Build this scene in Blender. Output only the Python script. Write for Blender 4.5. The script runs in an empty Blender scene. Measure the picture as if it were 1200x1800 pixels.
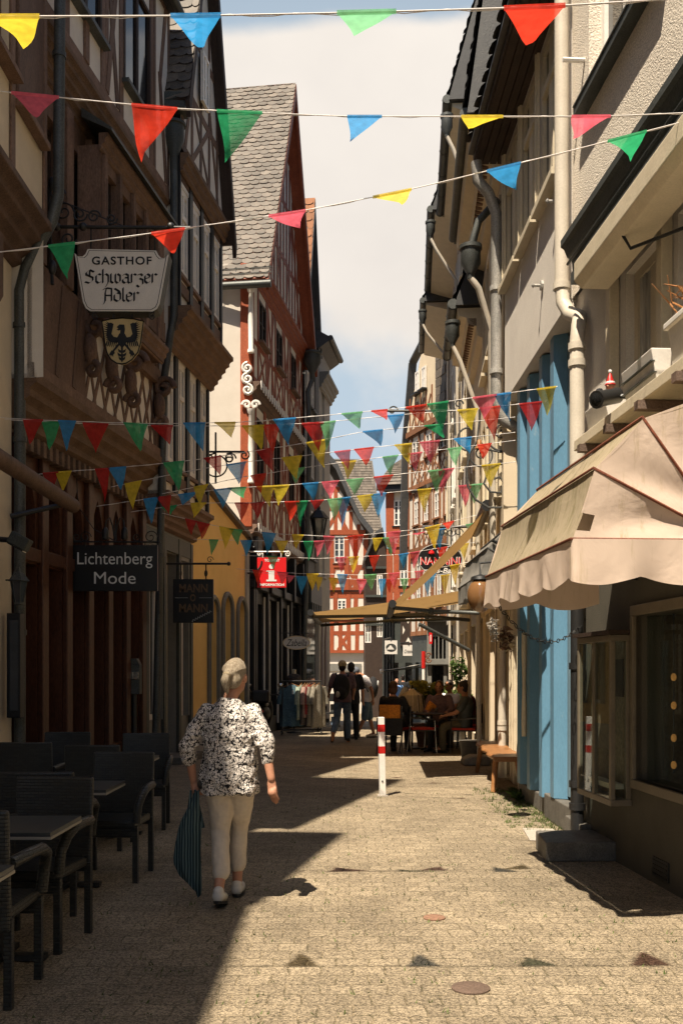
import bpy, bmesh, math, random
from mathutils import Vector, Matrix
R = random.Random(7)
S = bpy.context.scene
COL = S.collection
# ------------------------------------------------------------------ camera, sky, sun
F = 1750.0; CX = 600.0; HY = 1181.0; CH = 1.55          # lens (px of a 1200 px wide frame), horizon, eye height
cam = bpy.data.cameras.new('camera'); camo = bpy.data.objects.new('camera', cam); COL.objects.link(camo)
cam.sensor_fit = 'HORIZONTAL'; cam.sensor_width = 36; cam.lens = 36 * F / 1200
cam.shift_y = (HY - 900) / 1200; cam.clip_start = 0.05; cam.clip_end = 3000
camo.location = (0, 0, CH); camo.rotation_euler = (math.radians(90), 0, 0)
S.camera = camo
SUN = Vector((.245, .45, -1)).normalized()               # direction the light travels
sl = bpy.data.lights.new('sun', 'SUN'); sl.energy = 5.0; sl.angle = math.radians(.5); sl.color = (1, .875, .70)
so = bpy.data.objects.new('sun', sl); COL.objects.link(so); so.location = (-12, -18, 60)
so.rotation_euler = SUN.to_track_quat('-Z', 'Y').to_euler()
W = bpy.data.worlds.new('World'); S.world = W; W.use_nodes = True
def world():
    n = W.node_tree.nodes; l = W.node_tree.links; n.clear()
    out = n.new('ShaderNodeOutputWorld'); sky = n.new('ShaderNodeTexSky'); sky.sky_type = 'NISHITA'; sky.sun_disc = False
    sky.sun_elevation = math.asin(-SUN.z); sky.sun_rotation = math.atan2(-SUN.x, -SUN.y); sky.air_density = 1.0; sky.dust_density = .6; sky.ozone_density = 1.2
    b1 = n.new('ShaderNodeBackground'); b1.inputs[1].default_value = .05
    l.new(sky.outputs[0], b1.inputs[0])
    tc = n.new('ShaderNodeTexCoord')
    mp = n.new('ShaderNodeMapping'); mp.inputs['Scale'].default_value = (1.5, 1.2, 2.1); mp.inputs['Location'].default_value = (.37, .1, .23)
    l.new(tc.outputs['Generated'], mp.inputs[0])
    no = n.new('ShaderNodeTexNoise'); no.inputs['Scale'].default_value = 2.3; no.inputs['Detail'].default_value = 7; no.inputs['Roughness'].default_value = .52; no.inputs['Distortion'].default_value = .25
    l.new(mp.outputs[0], no.inputs[0])
    sp = n.new('ShaderNodeSeparateXYZ'); l.new(tc.outputs['Generated'], sp.inputs[0])
    # one big cloud bank stands north over the street, the rest of the sky is mostly blue
    ry = n.new('ShaderNodeMapRange'); ry.inputs[1].default_value = .60; ry.inputs[2].default_value = .82; ry.inputs[3].default_value = -.75; ry.inputs[4].default_value = .12
    l.new(sp.outputs['Y'], ry.inputs[0])
    rz = n.new('ShaderNodeMapRange'); rz.inputs[1].default_value = .26; rz.inputs[2].default_value = .42; rz.inputs[3].default_value = -.16; rz.inputs[4].default_value = .16
    l.new(sp.outputs['Z'], rz.inputs[0])
    a1 = n.new('ShaderNodeMath'); a1.operation = 'ADD'; l.new(no.outputs[0], a1.inputs[0]); l.new(ry.outputs[0], a1.inputs[1])
    a3 = n.new('ShaderNodeMath'); a3.operation = 'ADD'; l.new(a1.outputs[0], a3.inputs[0]); l.new(rz.outputs[0], a3.inputs[1])
    rt = n.new('ShaderNodeMapRange'); rt.inputs[1].default_value = .530; rt.inputs[2].default_value = .575; rt.inputs[3].default_value = 0; rt.inputs[4].default_value = -.9; l.new(sp.outputs['Z'], rt.inputs[0])
    a2 = n.new('ShaderNodeMath'); a2.operation = 'ADD'; l.new(a3.outputs[0], a2.inputs[0]); l.new(rt.outputs[0], a2.inputs[1])
    mk = n.new('ShaderNodeMapRange'); mk.interpolation_type = 'SMOOTHSTEP'; mk.inputs[1].default_value = .40; mk.inputs[2].default_value = .66
    l.new(a2.outputs[0], mk.inputs[0])
    n2 = n.new('ShaderNodeTexNoise'); n2.inputs['Scale'].default_value = 3.1; n2.inputs['Detail'].default_value = 5; l.new(mp.outputs[0], n2.inputs[0])
    cr = n.new('ShaderNodeValToRGB'); cr.color_ramp.elements[0].position = .35; cr.color_ramp.elements[0].color = (.80, .74, .68, 1); cr.color_ramp.elements[1].position = .68; cr.color_ramp.elements[1].color = (.92, .85, .77, 1)
    l.new(n2.outputs[0], cr.inputs[0])
    b2 = n.new('ShaderNodeBackground'); b2.inputs[1].default_value = .56; l.new(cr.outputs[0], b2.inputs[0])
    hz = n.new('ShaderNodeMapRange'); hz.inputs[1].default_value = .68; hz.inputs[2].default_value = .86; hz.inputs[3].default_value = 0; hz.inputs[4].default_value = .85; l.new(sp.outputs['Y'], hz.inputs[0])
    b3 = n.new('ShaderNodeBackground'); b3.inputs[0].default_value = (.30, .36, .41, 1); m0 = n.new('ShaderNodeMixShader'); l.new(hz.outputs[0], m0.inputs[0]); l.new(b1.outputs[0], m0.inputs[1]); l.new(b3.outputs[0], m0.inputs[2])
    mx = n.new('ShaderNodeMixShader'); l.new(mk.outputs[0], mx.inputs[0]); l.new(m0.outputs[0], mx.inputs[1]); l.new(b2.outputs[0], mx.inputs[2])
    l.new(mx.outputs[0], out.inputs[0])
world()
S.cycles.diffuse_bounces = 2
S.view_settings.view_transform = 'Standard'; S.view_settings.look = 'None'; S.view_settings.exposure = .95; S.view_settings.gamma = 1
# ------------------------------------------------------------------ helpers
def pw(px, py, Y): return Vector(((px - CX) * Y / F, Y, CH - (py - HY) * Y / F))
def gnd(px, py):
    Y = F * CH / (py - HY); return Vector(((px - CX) * Y / F, Y, 0))
WL = {}                                                  # world place of every Empty made by thing()
def setp(o, label=None, cat=None, group=None, kind=None):
    if label: o['label'] = label
    if cat: o['category'] = cat
    if group: o['group'] = group
    if kind: o['kind'] = kind
    return o
def thing(name, label, cat, loc=(0, 0, 0), rotz=0, group=None, kind=None):
    o = bpy.data.objects.new(name, None); COL.objects.link(o); o.location = loc; o.rotation_euler = (0, 0, rotz); o.empty_display_size = .1
    WL[o.name] = Vector(loc)
    return setp(o, label, cat, group, kind)
def dup(root, loc, rotz, label=None, group=None, scale=None):
    r = root.copy(); COL.objects.link(r); r.location = loc; r.rotation_euler = (0, 0, rotz)
    if scale: r.scale = scale
    if label: r['label'] = label
    if group: r['group'] = group
    for ch in list(root.children):
        c = ch.copy(); COL.objects.link(c); c.parent = r
        for g in list(ch.children):
            d = g.copy(); COL.objects.link(d); d.parent = c
    return r
class MB:
    def __init__(s): s.v = []; s.f = []; s.m = []; s.r = []
    def add(s, pts, faces, mi=0, rnd=None):
        b = len(s.v); s.v += [Vector(p) for p in pts]; rr = R.random() if rnd is None else rnd
        for f in faces: s.f.append([b + i for i in f]); s.m.append(mi); s.r.append(rr)
    def poly(s, pts, mi=0, rnd=None): s.add(pts, [list(range(len(pts)))], mi, rnd)
    def box8(s, p, mi=0, rnd=None): s.add(p, [(0, 3, 2, 1), (4, 5, 6, 7), (0, 1, 5, 4), (1, 2, 6, 5), (2, 3, 7, 6), (3, 0, 4, 7)], mi, rnd)
    def box(s, c, d, mi=0, rot=None, rnd=None):
        c = Vector(c); x, y, z = d[0] / 2, d[1] / 2, d[2] / 2
        p = [Vector(q) for q in ((-x, -y, -z), (x, -y, -z), (x, y, -z), (-x, y, -z), (-x, -y, z), (x, -y, z), (x, y, z), (-x, y, z))]
        if rot is not None: p = [rot @ q for q in p]
        s.box8([c + q for q in p], mi, rnd)
    def bb(s, x0, x1, y0, y1, z0, z1, mi=0, rnd=None): s.box(((x0 + x1) / 2, (y0 + y1) / 2, (z0 + z1) / 2), (x1 - x0, y1 - y0, z1 - z0), mi, None, rnd)
    def prism(s, pts, vec, mi=0, rnd=None):
        n = len(pts); vec = Vector(vec); a = [Vector(p) for p in pts]
        s.add(a + [p + vec for p in a], [list(range(n - 1, -1, -1)), list(range(n, 2 * n))] + [(i, (i + 1) % n, n + (i + 1) % n, n + i) for i in range(n)], mi, rnd)
    def tube(s, path, r, n=8, mi=0, caps=True, closed=False, ry=None, rnd=None):
        P = [Vector(p) for p in path]; m = len(P)
        rs = r if isinstance(r, (list, tuple)) else [r] * m
        up = None; rings = []
        for i in range(m):
            if closed: t = P[(i + 1) % m] - P[i - 1]
            else: t = P[min(i + 1, m - 1)] - P[max(i - 1, 0)]
            if t.length < 1e-9: t = Vector((0, 0, 1))
            t.normalize()
            if up is None: up = Vector((0, 0, 1)) if abs(t.z) < .9 else Vector((0, 1, 0))
            a = t.cross(up)
            if a.length < 1e-5: a = t.cross(Vector((1, .3, .1)))
            a.normalize(); b = a.cross(t).normalized(); up = b
            k = rs[i]; kr = k if ry is None else k * ry
            rings.append([P[i] + a * (k * math.cos(2 * math.pi * j / n)) + b * (kr * math.sin(2 * math.pi * j / n)) for j in range(n)])
        pts = [q for rg in rings for q in rg]; fs = []
        for i in range(m if closed else m - 1):
            i2 = (i + 1) % m
            for j in range(n): fs.append((i * n + j, i * n + (j + 1) % n, i2 * n + (j + 1) % n, i2 * n + j))
        if caps and not closed: fs += [list(range(n - 1, -1, -1)), list(range((m - 1) * n, m * n))]
        s.add(pts, fs, mi, rnd)
    def lathe(s, prof, c=(0, 0, 0), n=16, mi=0, axis=None, caps=True):
        c = Vector(c); q = axis.normalized().to_track_quat('Z', 'Y').to_matrix() if axis is not None else None
        pts = []; m = len(prof)
        for (r, z) in prof:
            for j in range(n):
                a = 2 * math.pi * j / n; p = Vector((r * math.cos(a), r * math.sin(a), z)); pts.append(c + (q @ p if q else p))
        fs = [(i * n + j, i * n + (j + 1) % n, (i + 1) * n + (j + 1) % n, (i + 1) * n + j) for i in range(m - 1) for j in range(n)]
        if caps: fs += [list(range(n - 1, -1, -1)), list(range((m - 1) * n, m * n))]
        s.add(pts, fs, mi)
    def ball(s, c, r, nu=12, nv=8, mi=0, rot=None):
        r = (r, r, r) if not isinstance(r, (tuple, list)) else r; c = Vector(c); pts = []; fs = []
        for i in range(nv + 1):
            th = math.pi * i / nv * .998 + .003
            for j in range(nu):
                a = 2 * math.pi * j / nu; p = Vector((r[0] * math.sin(th) * math.cos(a), r[1] * math.sin(th) * math.sin(a), r[2] * math.cos(th)))
                pts.append(c + (rot @ p if rot is not None else p))
        for i in range(nv):
            for j in range(nu): fs.append((i * nu + j, (i + 1) * nu + j, (i + 1) * nu + (j + 1) % nu, i * nu + (j + 1) % nu))
        fs += [list(range(nu)), list(range(nv * nu + nu - 1, nv * nu - 1, -1))]
        s.add(pts, fs, mi)
    def loft(s, rings, mi=0, caps=True):
        n = len(rings[0]); m = len(rings); pts = [Vector(p) for r in rings for p in r]
        fs = [(i * n + j, i * n + (j + 1) % n, (i + 1) * n + (j + 1) % n, (i + 1) * n + j) for i in range(m - 1) for j in range(n)]
        if caps: fs += [list(range(n - 1, -1, -1)), list(range((m - 1) * n, m * n))]
        s.add(pts, fs, mi)
    def build(s, name, mats, parent=None, smooth=None, bevel=0, local=False, origin=None, fixn=True):
        if not isinstance(mats, (list, tuple)): mats = [mats]
        if local: off = Vector((0, 0, 0))
        elif parent is not None: off = WL.get(parent.name, Vector((0, 0, 0)))
        elif origin is not None: off = Vector(origin)
        else:
            xs = [p.x for p in s.v]; ys = [p.y for p in s.v]; off = Vector(((min(xs) + max(xs)) / 2, (min(ys) + max(ys)) / 2, min(p.z for p in s.v)))
        me = bpy.data.meshes.new(name); me.from_pydata([p - off for p in s.v], [], s.f)
        for m in mats: me.materials.append(m)
        me.polygons.foreach_set('material_index', s.m)
        at = me.attributes.new('rnd', 'FLOAT', 'FACE'); at.data.foreach_set('value', s.r)
        if fixn:
            bm = bmesh.new(); bm.from_mesh(me); bmesh.ops.recalc_face_normals(bm, faces=bm.faces); bm.to_mesh(me); bm.free()
        if smooth is not None:
            me.polygons.foreach_set('use_smooth', [True] * len(me.polygons)); me.set_sharp_from_angle(angle=math.radians(smooth))
        me.update()
        o = bpy.data.objects.new(name, me); COL.objects.link(o)
        if parent is not None: o.parent = parent; WL[o.name] = off
        else:
            o.location = off if not local else (0, 0, 0); WL[o.name] = off
        if bevel:
            b = o.modifiers.new('Bevel', 'BEVEL'); b.width = bevel; b.segments = 2; b.limit_method = 'ANGLE'; b.angle_limit = math.radians(40)
        return o
def single(mb, name, mats, label, cat, group=None, kind=None, **k):
    return setp(mb.build(name, mats, None, **k), label, cat, group, kind)
class Fac:                                               # a vertical facade plane: u along it (away from the eye), z up, w out to the street
    def __init__(s, x0, y0, slope, side):
        s.p = Vector((x0, y0, 0)); s.d = Vector((slope, 1, 0)).normalized()
        s.o = Vector((s.d.y, -s.d.x, 0)) * (1 if side == 'L' else -1)
    def P(s, u, z, w=0): return s.p + s.d * u + s.o * w + Vector((0, 0, z))
    def U(s, px, w=0):
        k = (px - CX) / F; q = s.p + s.o * w; return (k * q.y - q.x) / (s.d.x - k * s.d.y)
    def UY(s, Y): return (Y - s.p.y) / s.d.y
    def Z(s, px, py, w=0): return CH - (py - HY) * s.P(s.U(px, w), 0, w).y / F
    def box(s, mb, u0, u1, z0, z1, w0, w1, mi=0, rnd=None):
        mb.box8([s.P(u0, z0, w0), s.P(u1, z0, w0), s.P(u1, z0, w1), s.P(u0, z0, w1), s.P(u0, z1, w0), s.P(u1, z1, w0), s.P(u1, z1, w1), s.P(u0, z1, w1)], mi, rnd)
    def poly(s, mb, pts, w0, w1, mi=0, rnd=None): mb.prism([s.P(u, z, w0) for u, z in pts], s.o * (w1 - w0), mi, rnd)
    def beam(s, mb, a, b, wd, w0, w1, mi=0):
        d = Vector((b[0] - a[0], b[1] - a[1])); n = Vector((-d.y, d.x)).normalized() * (wd / 2)
        w1 = w1 + R.random() * .006; w1 = w0 + (w1 - w0) * .35 if w1 - w0 < .07 else w1
        s.poly(mb, [(a[0] + n.x, a[1] + n.y), (b[0] + n.x, b[1] + n.y), (b[0] - n.x, b[1] - n.y), (a[0] - n.x, a[1] - n.y)], w0, w1, mi)
    def profile(s, mb, u0, u1, prof, mi=0): mb.prism([s.P(u0, z, w) for w, z in prof], s.d * (u1 - u0), mi)   # moulding: (w, z) outline swept along u
    def wall(s, mb, u0, u1, z0, z1, holes=(), w=0, dep=.14, mi=0):
        us = sorted({u0, u1} | {min(max(h[i], u0), u1) for h in holes for i in (0, 1)}); zs = sorted({z0, z1} | {min(max(h[i], z0), z1) for h in holes for i in (2, 3)})
        for a, b in zip(us, us[1:]):
            for c, d in zip(zs, zs[1:]):
                mu, mz = (a + b) / 2, (c + d) / 2
                if any(h[0] < mu < h[1] and h[2] < mz < h[3] for h in holes): continue
                mb.poly([s.P(a, c, w), s.P(b, c, w), s.P(b, d, w), s.P(a, d, w)], mi, .5)
        for h in holes:
            c = [(h[0], h[2]), (h[1], h[2]), (h[1], h[3]), (h[0], h[3])]
            for i in range(4):
                a, b = c[i], c[(i + 1) % 4]; mb.poly([s.P(*a, w), s.P(*b, w), s.P(*b, w - dep), s.P(*a, w - dep)], mi, .5)
# ------------------------------------------------------------------ materials
def base(name):
    m = bpy.data.materials.new(name); m.use_nodes = True; t = m.node_tree; return m, t.nodes, t.links, t.nodes['Principled BSDF']
def c4(c): return (c[0], c[1], c[2], 1)
def mk(name, c1, c2=None, scale=6, rough=.75, bump=.25, bs=90, metal=0, spec=.35, rv=.25, stretch=(1, 1, 1), fine=.35, bd=.01, wear=None):
    m, n, l, b = base(name); c2 = c2 or tuple(x * .7 for x in c1)
    tc = n.new('ShaderNodeTexCoord'); mp = n.new('ShaderNodeMapping'); mp.inputs['Scale'].default_value = stretch; l.new(tc.outputs['Object'], mp.inputs[0])
    no = n.new('ShaderNodeTexNoise'); no.inputs['Scale'].default_value = scale; no.inputs['Detail'].default_value = 8; no.inputs['Roughness'].default_value = .62; l.new(mp.outputs[0], no.inputs[0])
    fi = n.new('ShaderNodeTexNoise'); fi.inputs['Scale'].default_value = bs; fi.inputs['Detail'].default_value = 4; l.new(mp.outputs[0], fi.inputs[0])
    r = n.new('ShaderNodeMapRange'); r.inputs[1].default_value = .32; r.inputs[2].default_value = .68; l.new(no.outputs[0], r.inputs[0])
    mx = n.new('ShaderNodeMix'); mx.data_type = 'RGBA'; mx.inputs[6].default_value = c4(c1); mx.inputs[7].default_value = c4(c2); l.new(r.outputs[0], mx.inputs[0])
    at = n.new('ShaderNodeAttribute'); at.attribute_name = 'rnd'
    rm = n.new('ShaderNodeMapRange'); rm.inputs[3].default_value = 1 - rv; rm.inputs[4].default_value = 1 + rv; l.new(at.outputs['Fac'], rm.inputs[0])
    fm = n.new('ShaderNodeMapRange'); fm.inputs[1].default_value = .25; fm.inputs[2].default_value = .75; fm.inputs[3].default_value = 1 - fine; fm.inputs[4].default_value = 1 + fine; l.new(fi.outputs[0], fm.inputs[0])
    mu = n.new('ShaderNodeMath'); mu.operation = 'MULTIPLY'; l.new(rm.outputs[0], mu.inputs[0]); l.new(fm.outputs[0], mu.inputs[1])
    sc = n.new('ShaderNodeVectorMath'); sc.operation = 'SCALE'; l.new(mx.outputs[2], sc.inputs[0]); l.new(mu.outputs[0], sc.inputs['Scale'])
    last = sc.outputs[0]
    if wear:
        wn = n.new('ShaderNodeTexNoise'); wn.inputs['Scale'].default_value = wear[1]; wn.inputs['Detail'].default_value = 9; wn.inputs['Roughness'].default_value = .7; l.new(mp.outputs[0], wn.inputs[0])
        wr = n.new('ShaderNodeMapRange'); wr.inputs[1].default_value = wear[2]; wr.inputs[2].default_value = wear[2] + .07; l.new(wn.outputs[0], wr.inputs[0])
        wm = n.new('ShaderNodeMix'); wm.data_type = 'RGBA'; wm.inputs[7].default_value = c4(wear[0]); l.new(wr.outputs[0], wm.inputs[0]); l.new(last, wm.inputs[6]); last = wm.outputs[2]
    l.new(last, b.inputs['Base Color'])
    b.inputs['Roughness'].default_value = rough; b.inputs['Metallic'].default_value = metal; b.inputs['Specular IOR Level'].default_value = spec
    if bump:
        bu = n.new('ShaderNodeBump'); bu.inputs['Strength'].default_value = bump; bu.inputs['Distance'].default_value = bd; l.new(fi.outputs[0], bu.inputs['Height']); l.new(bu.outputs[0], b.inputs['Normal'])
    return m
def flat(name, c, rough=.5, spec=.4, metal=0, emit=None, es=1):
    m, n, l, b = base(name); b.inputs['Base Color'].default_value = c4(c); b.inputs['Roughness'].default_value = rough; b.inputs['Specular IOR Level'].default_value = spec; b.inputs['Metallic'].default_value = metal
    if emit: b.inputs['Emission Color'].default_value = c4(emit); b.inputs['Emission Strength'].default_value = es
    return m
def pavers():
    m, n, l, b = base('pavers')
    g = n.new('ShaderNodeNewGeometry')
    dn = n.new('ShaderNodeTexNoise'); dn.inputs['Scale'].default_value = 5; dn.inputs['Detail'].default_value = 3; l.new(g.outputs['Position'], dn.inputs[0])
    off = n.new('ShaderNodeVectorMath'); off.operation = 'SCALE'; off.inputs['Scale'].default_value = .05; l.new(dn.outputs['Color'], off.inputs[0])
    ad = n.new('ShaderNodeVectorMath'); l.new(g.outputs['Position'], ad.inputs[0]); l.new(off.outputs[0], ad.inputs[1])
    br = n.new('ShaderNodeTexBrick'); br.inputs['Scale'].default_value = 1; br.inputs['Brick Width'].default_value = .165; br.inputs['Row Height'].default_value = .15; br.inputs['Mortar Size'].default_value = .006; br.inputs['Mortar Smooth'].default_value = .55
    br.offset = .5; br.inputs['Color1'].default_value = (.292, .235, .160, 1); br.inputs['Color2'].default_value = (.226, .181, .122, 1); br.inputs['Mortar'].default_value = (.27, .21, .135, 1); l.new(ad.outputs[0], br.inputs[0])
    vo = n.new('ShaderNodeTexVoronoi'); vo.inputs['Scale'].default_value = 110; l.new(g.outputs['Position'], vo.inputs[0])
    v2 = n.new('ShaderNodeTexNoise'); v2.inputs['Scale'].default_value = 170; v2.inputs['Detail'].default_value = 3; l.new(g.outputs['Position'], v2.inputs[0])
    sp = n.new('ShaderNodeSeparateColor'); l.new(vo.outputs['Color'], sp.inputs[0])
    mr = n.new('ShaderNodeMapRange'); mr.inputs[3].default_value = .40; mr.inputs[4].default_value = 1.6; l.new(sp.outputs[0], mr.inputs[0])
    mr2 = n.new('ShaderNodeMapRange'); mr2.inputs[1].default_value = .3; mr2.inputs[2].default_value = .7; mr2.inputs[3].default_value = .6; mr2.inputs[4].default_value = 1.4; l.new(v2.outputs[0], mr2.inputs[0])
    big = n.new('ShaderNodeTexNoise'); big.inputs['Scale'].default_value = .9; big.inputs['Detail'].default_value = 6; l.new(g.outputs['Position'], big.inputs[0])
    mr3 = n.new('ShaderNodeMapRange'); mr3.inputs[1].default_value = .3; mr3.inputs[2].default_value = .7; mr3.inputs[3].default_value = .74; mr3.inputs[4].default_value = 1.16; l.new(big.outputs[0], mr3.inputs[0])
    m1 = n.new('ShaderNodeMath'); m1.operation = 'MULTIPLY'; l.new(mr.outputs[0], m1.inputs[0]); l.new(mr2.outputs[0], m1.inputs[1])
    m2 = n.new('ShaderNodeMath'); m2.operation = 'MULTIPLY'; l.new(m1.outputs[0], m2.inputs[0]); l.new(mr3.outputs[0], m2.inputs[1])
    sc = n.new('ShaderNodeVectorMath'); sc.operation = 'SCALE'; l.new(br.outputs['Color'], sc.inputs[0]); l.new(m2.outputs[0], sc.inputs['Scale'])
    jn = n.new('ShaderNodeTexNoise'); jn.inputs['Scale'].default_value = 14; jn.inputs['Detail'].default_value = 5; l.new(g.outputs['Position'], jn.inputs[0])
    jr = n.new('ShaderNodeMapRange'); jr.inputs[1].default_value = .44; jr.inputs[2].default_value = .62; jr.inputs[3].default_value = .12; jr.inputs[4].default_value = .65; l.new(jn.outputs[0], jr.inputs[0])
    jf = n.new('ShaderNodeMath'); jf.operation = 'MULTIPLY'; l.new(br.outputs['Fac'], jf.inputs[0]); l.new(jr.outputs[0], jf.inputs[1])
    jc = n.new('ShaderNodeMix'); jc.data_type = 'RGBA'; jc.inputs[6].default_value = (.035, .03, .018, 1); jc.inputs[7].default_value = (.055, .06, .018, 1); l.new(big.outputs[0], jc.inputs[0])
    mx = n.new('ShaderNodeMix'); mx.data_type = 'RGBA'; l.new(jf.outputs[0], mx.inputs[0]); l.new(sc.outputs[0], mx.inputs[6]); l.new(jc.outputs[2], mx.inputs[7])
    l.new(mx.outputs[2], b.inputs['Base Color']); b.inputs['Roughness'].default_value = .8; b.inputs['Specular IOR Level'].default_value = .35
    h1 = n.new('ShaderNodeMath'); h1.operation = 'MULTIPLY_ADD'; h1.inputs[1].default_value = -.006; h1.inputs[2].default_value = 0; l.new(br.outputs['Fac'], h1.inputs[0])
    h2 = n.new('ShaderNodeMath'); h2.operation = 'MULTIPLY_ADD'; h2.inputs[1].default_value = .0035; l.new(vo.outputs['Distance'], h2.inputs[0]); l.new(h1.outputs[0], h2.inputs[2])
    h3 = n.new('ShaderNodeMath'); h3.operation = 'MULTIPLY_ADD'; h3.inputs[1].default_value = .006; l.new(v2.outputs[0], h3.inputs[0]); l.new(h2.outputs[0], h3.inputs[2])
    bu = n.new('ShaderNodeBump'); bu.inputs['Strength'].default_value = .8; bu.inputs['Distance'].default_value = 1; l.new(h3.outputs[0], bu.inputs['Height']); l.new(bu.outputs[0], b.inputs['Normal'])
    return m
def flagm(name, c):
    m, n, l, b = base(name); out = n['Material Output']; n.remove(b)
    d = n.new('ShaderNodeBsdfDiffuse'); t = n.new('ShaderNodeBsdfTranslucent'); g = n.new('ShaderNodeBsdfGlossy'); tr = n.new('ShaderNodeBsdfTransparent')
    tc = n.new('ShaderNodeTexCoord'); no = n.new('ShaderNodeTexNoise'); no.inputs['Scale'].default_value = 22; no.inputs['Detail'].default_value = 3; l.new(tc.outputs['Object'], no.inputs[0])
    mr = n.new('ShaderNodeMapRange'); mr.inputs[1].default_value = .3; mr.inputs[2].default_value = .7; mr.inputs[3].default_value = .8; mr.inputs[4].default_value = 1.1; l.new(no.outputs[0], mr.inputs[0])
    sc = n.new('ShaderNodeVectorMath'); sc.operation = 'SCALE'; sc.inputs[0].default_value = c; l.new(mr.outputs[0], sc.inputs['Scale'])
    bu = n.new('ShaderNodeBump'); bu.inputs['Strength'].default_value = .15; bu.inputs['Distance'].default_value = .02; l.new(no.outputs[0], bu.inputs['Height'])
    for q in (d, t): l.new(sc.outputs[0], q.inputs[0]); l.new(bu.outputs[0], q.inputs['Normal'])
    g.inputs['Roughness'].default_value = .35; l.new(bu.outputs[0], g.inputs['Normal'])
    a = n.new('ShaderNodeMixShader'); a.inputs[0].default_value = .58; l.new(d.outputs[0], a.inputs[1]); l.new(t.outputs[0], a.inputs[2])
    a2 = n.new('ShaderNodeMixShader'); a2.inputs[0].default_value = .012; l.new(a.outputs[0], a2.inputs[1]); l.new(g.outputs[0], a2.inputs[2])
    tr.inputs[0].default_value = c4([.6 + .4 * x for x in c])
    a3 = n.new('ShaderNodeMixShader'); a3.inputs[0].default_value = .24; l.new(a2.outputs[0], a3.inputs[1]); l.new(tr.outputs[0], a3.inputs[2])
    l.new(a3.outputs[0], out.inputs[0]); return m
def floral():
    m, n, l, b = base('floral_cloth'); tc = n.new('ShaderNodeTexCoord')
    dn = n.new('ShaderNodeTexNoise'); dn.inputs['Scale'].default_value = 40; l.new(tc.outputs['Object'], dn.inputs[0])
    ds = n.new('ShaderNodeVectorMath'); ds.operation = 'SCALE'; ds.inputs['Scale'].default_value = .010; l.new(dn.outputs['Color'], ds.inputs[0])
    ad = n.new('ShaderNodeVectorMath'); l.new(tc.outputs['Object'], ad.inputs[0]); l.new(ds.outputs[0], ad.inputs[1])
    v = n.new('ShaderNodeTexVoronoi'); v.inputs['Scale'].default_value = 58; v.inputs['Randomness'].default_value = .8; l.new(ad.outputs[0], v.inputs[0])
    v2 = n.new('ShaderNodeTexVoronoi'); v2.inputs['Scale'].default_value = 135; l.new(ad.outputs[0], v2.inputs[0])
    r1 = n.new('ShaderNodeMapRange'); r1.inputs[1].default_value = .70; r1.inputs[2].default_value = .56; l.new(v.outputs['Distance'], r1.inputs[0])
    r2 = n.new('ShaderNodeMapRange'); r2.inputs[1].default_value = .74; r2.inputs[2].default_value = .52; l.new(v2.outputs['Distance'], r2.inputs[0])
    mm = n.new('ShaderNodeMath'); mm.operation = 'MULTIPLY'; l.new(r1.outputs[0], mm.inputs[0]); l.new(r2.outputs[0], mm.inputs[1])
    mx = n.new('ShaderNodeMix'); mx.data_type = 'RGBA'; mx.inputs[6].default_value = (.012, .012, .016, 1); mx.inputs[7].default_value = (.72, .66, .60, 1); l.new(mm.outputs[0], mx.inputs[0])
    l.new(mx.outputs[2], b.inputs['Base Color']); b.inputs['Roughness'].default_value = .75; b.inputs['Specular IOR Level'].default_value = .2
    fo = n.new('ShaderNodeTexNoise'); fo.inputs['Scale'].default_value = 9; fo.inputs['Detail'].default_value = 3; fo.inputs['Distortion'].default_value = 1.2; l.new(tc.outputs['Object'], fo.inputs[0])
    bu = n.new('ShaderNodeBump'); bu.inputs['Strength'].default_value = .6; bu.inputs['Distance'].default_value = .05; l.new(fo.outputs[0], bu.inputs['Height']); l.new(bu.outputs[0], b.inputs['Normal'])
    return m
def stripes(name, c1, c2, scale=40, axis=0, thin=.5, rough=.8):
    m, n, l, b = base(name); tc = n.new('ShaderNodeTexCoord'); w = n.new('ShaderNodeTexWave'); w.bands_direction = 'XYZ'[axis]; w.inputs['Scale'].default_value = scale; w.inputs['Distortion'].default_value = 1.2; w.inputs['Detail'].default_value = 1; w.inputs['Detail Scale'].default_value = .5; l.new(tc.outputs['Object'], w.inputs[0])
    r = n.new('ShaderNodeMapRange'); r.inputs[1].default_value = thin - .08; r.inputs[2].default_value = thin + .08; l.new(w.outputs[1], r.inputs[0])
    mx = n.new('ShaderNodeMix'); mx.data_type = 'RGBA'; mx.inputs[6].default_value = c4(c1); mx.inputs[7].default_value = c4(c2); l.new(r.outputs[0], mx.inputs[0]); l.new(mx.outputs[2], b.inputs['Base Color'])
    b.inputs['Roughness'].default_value = rough; b.inputs['Specular IOR Level'].default_value = .2; return m
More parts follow.
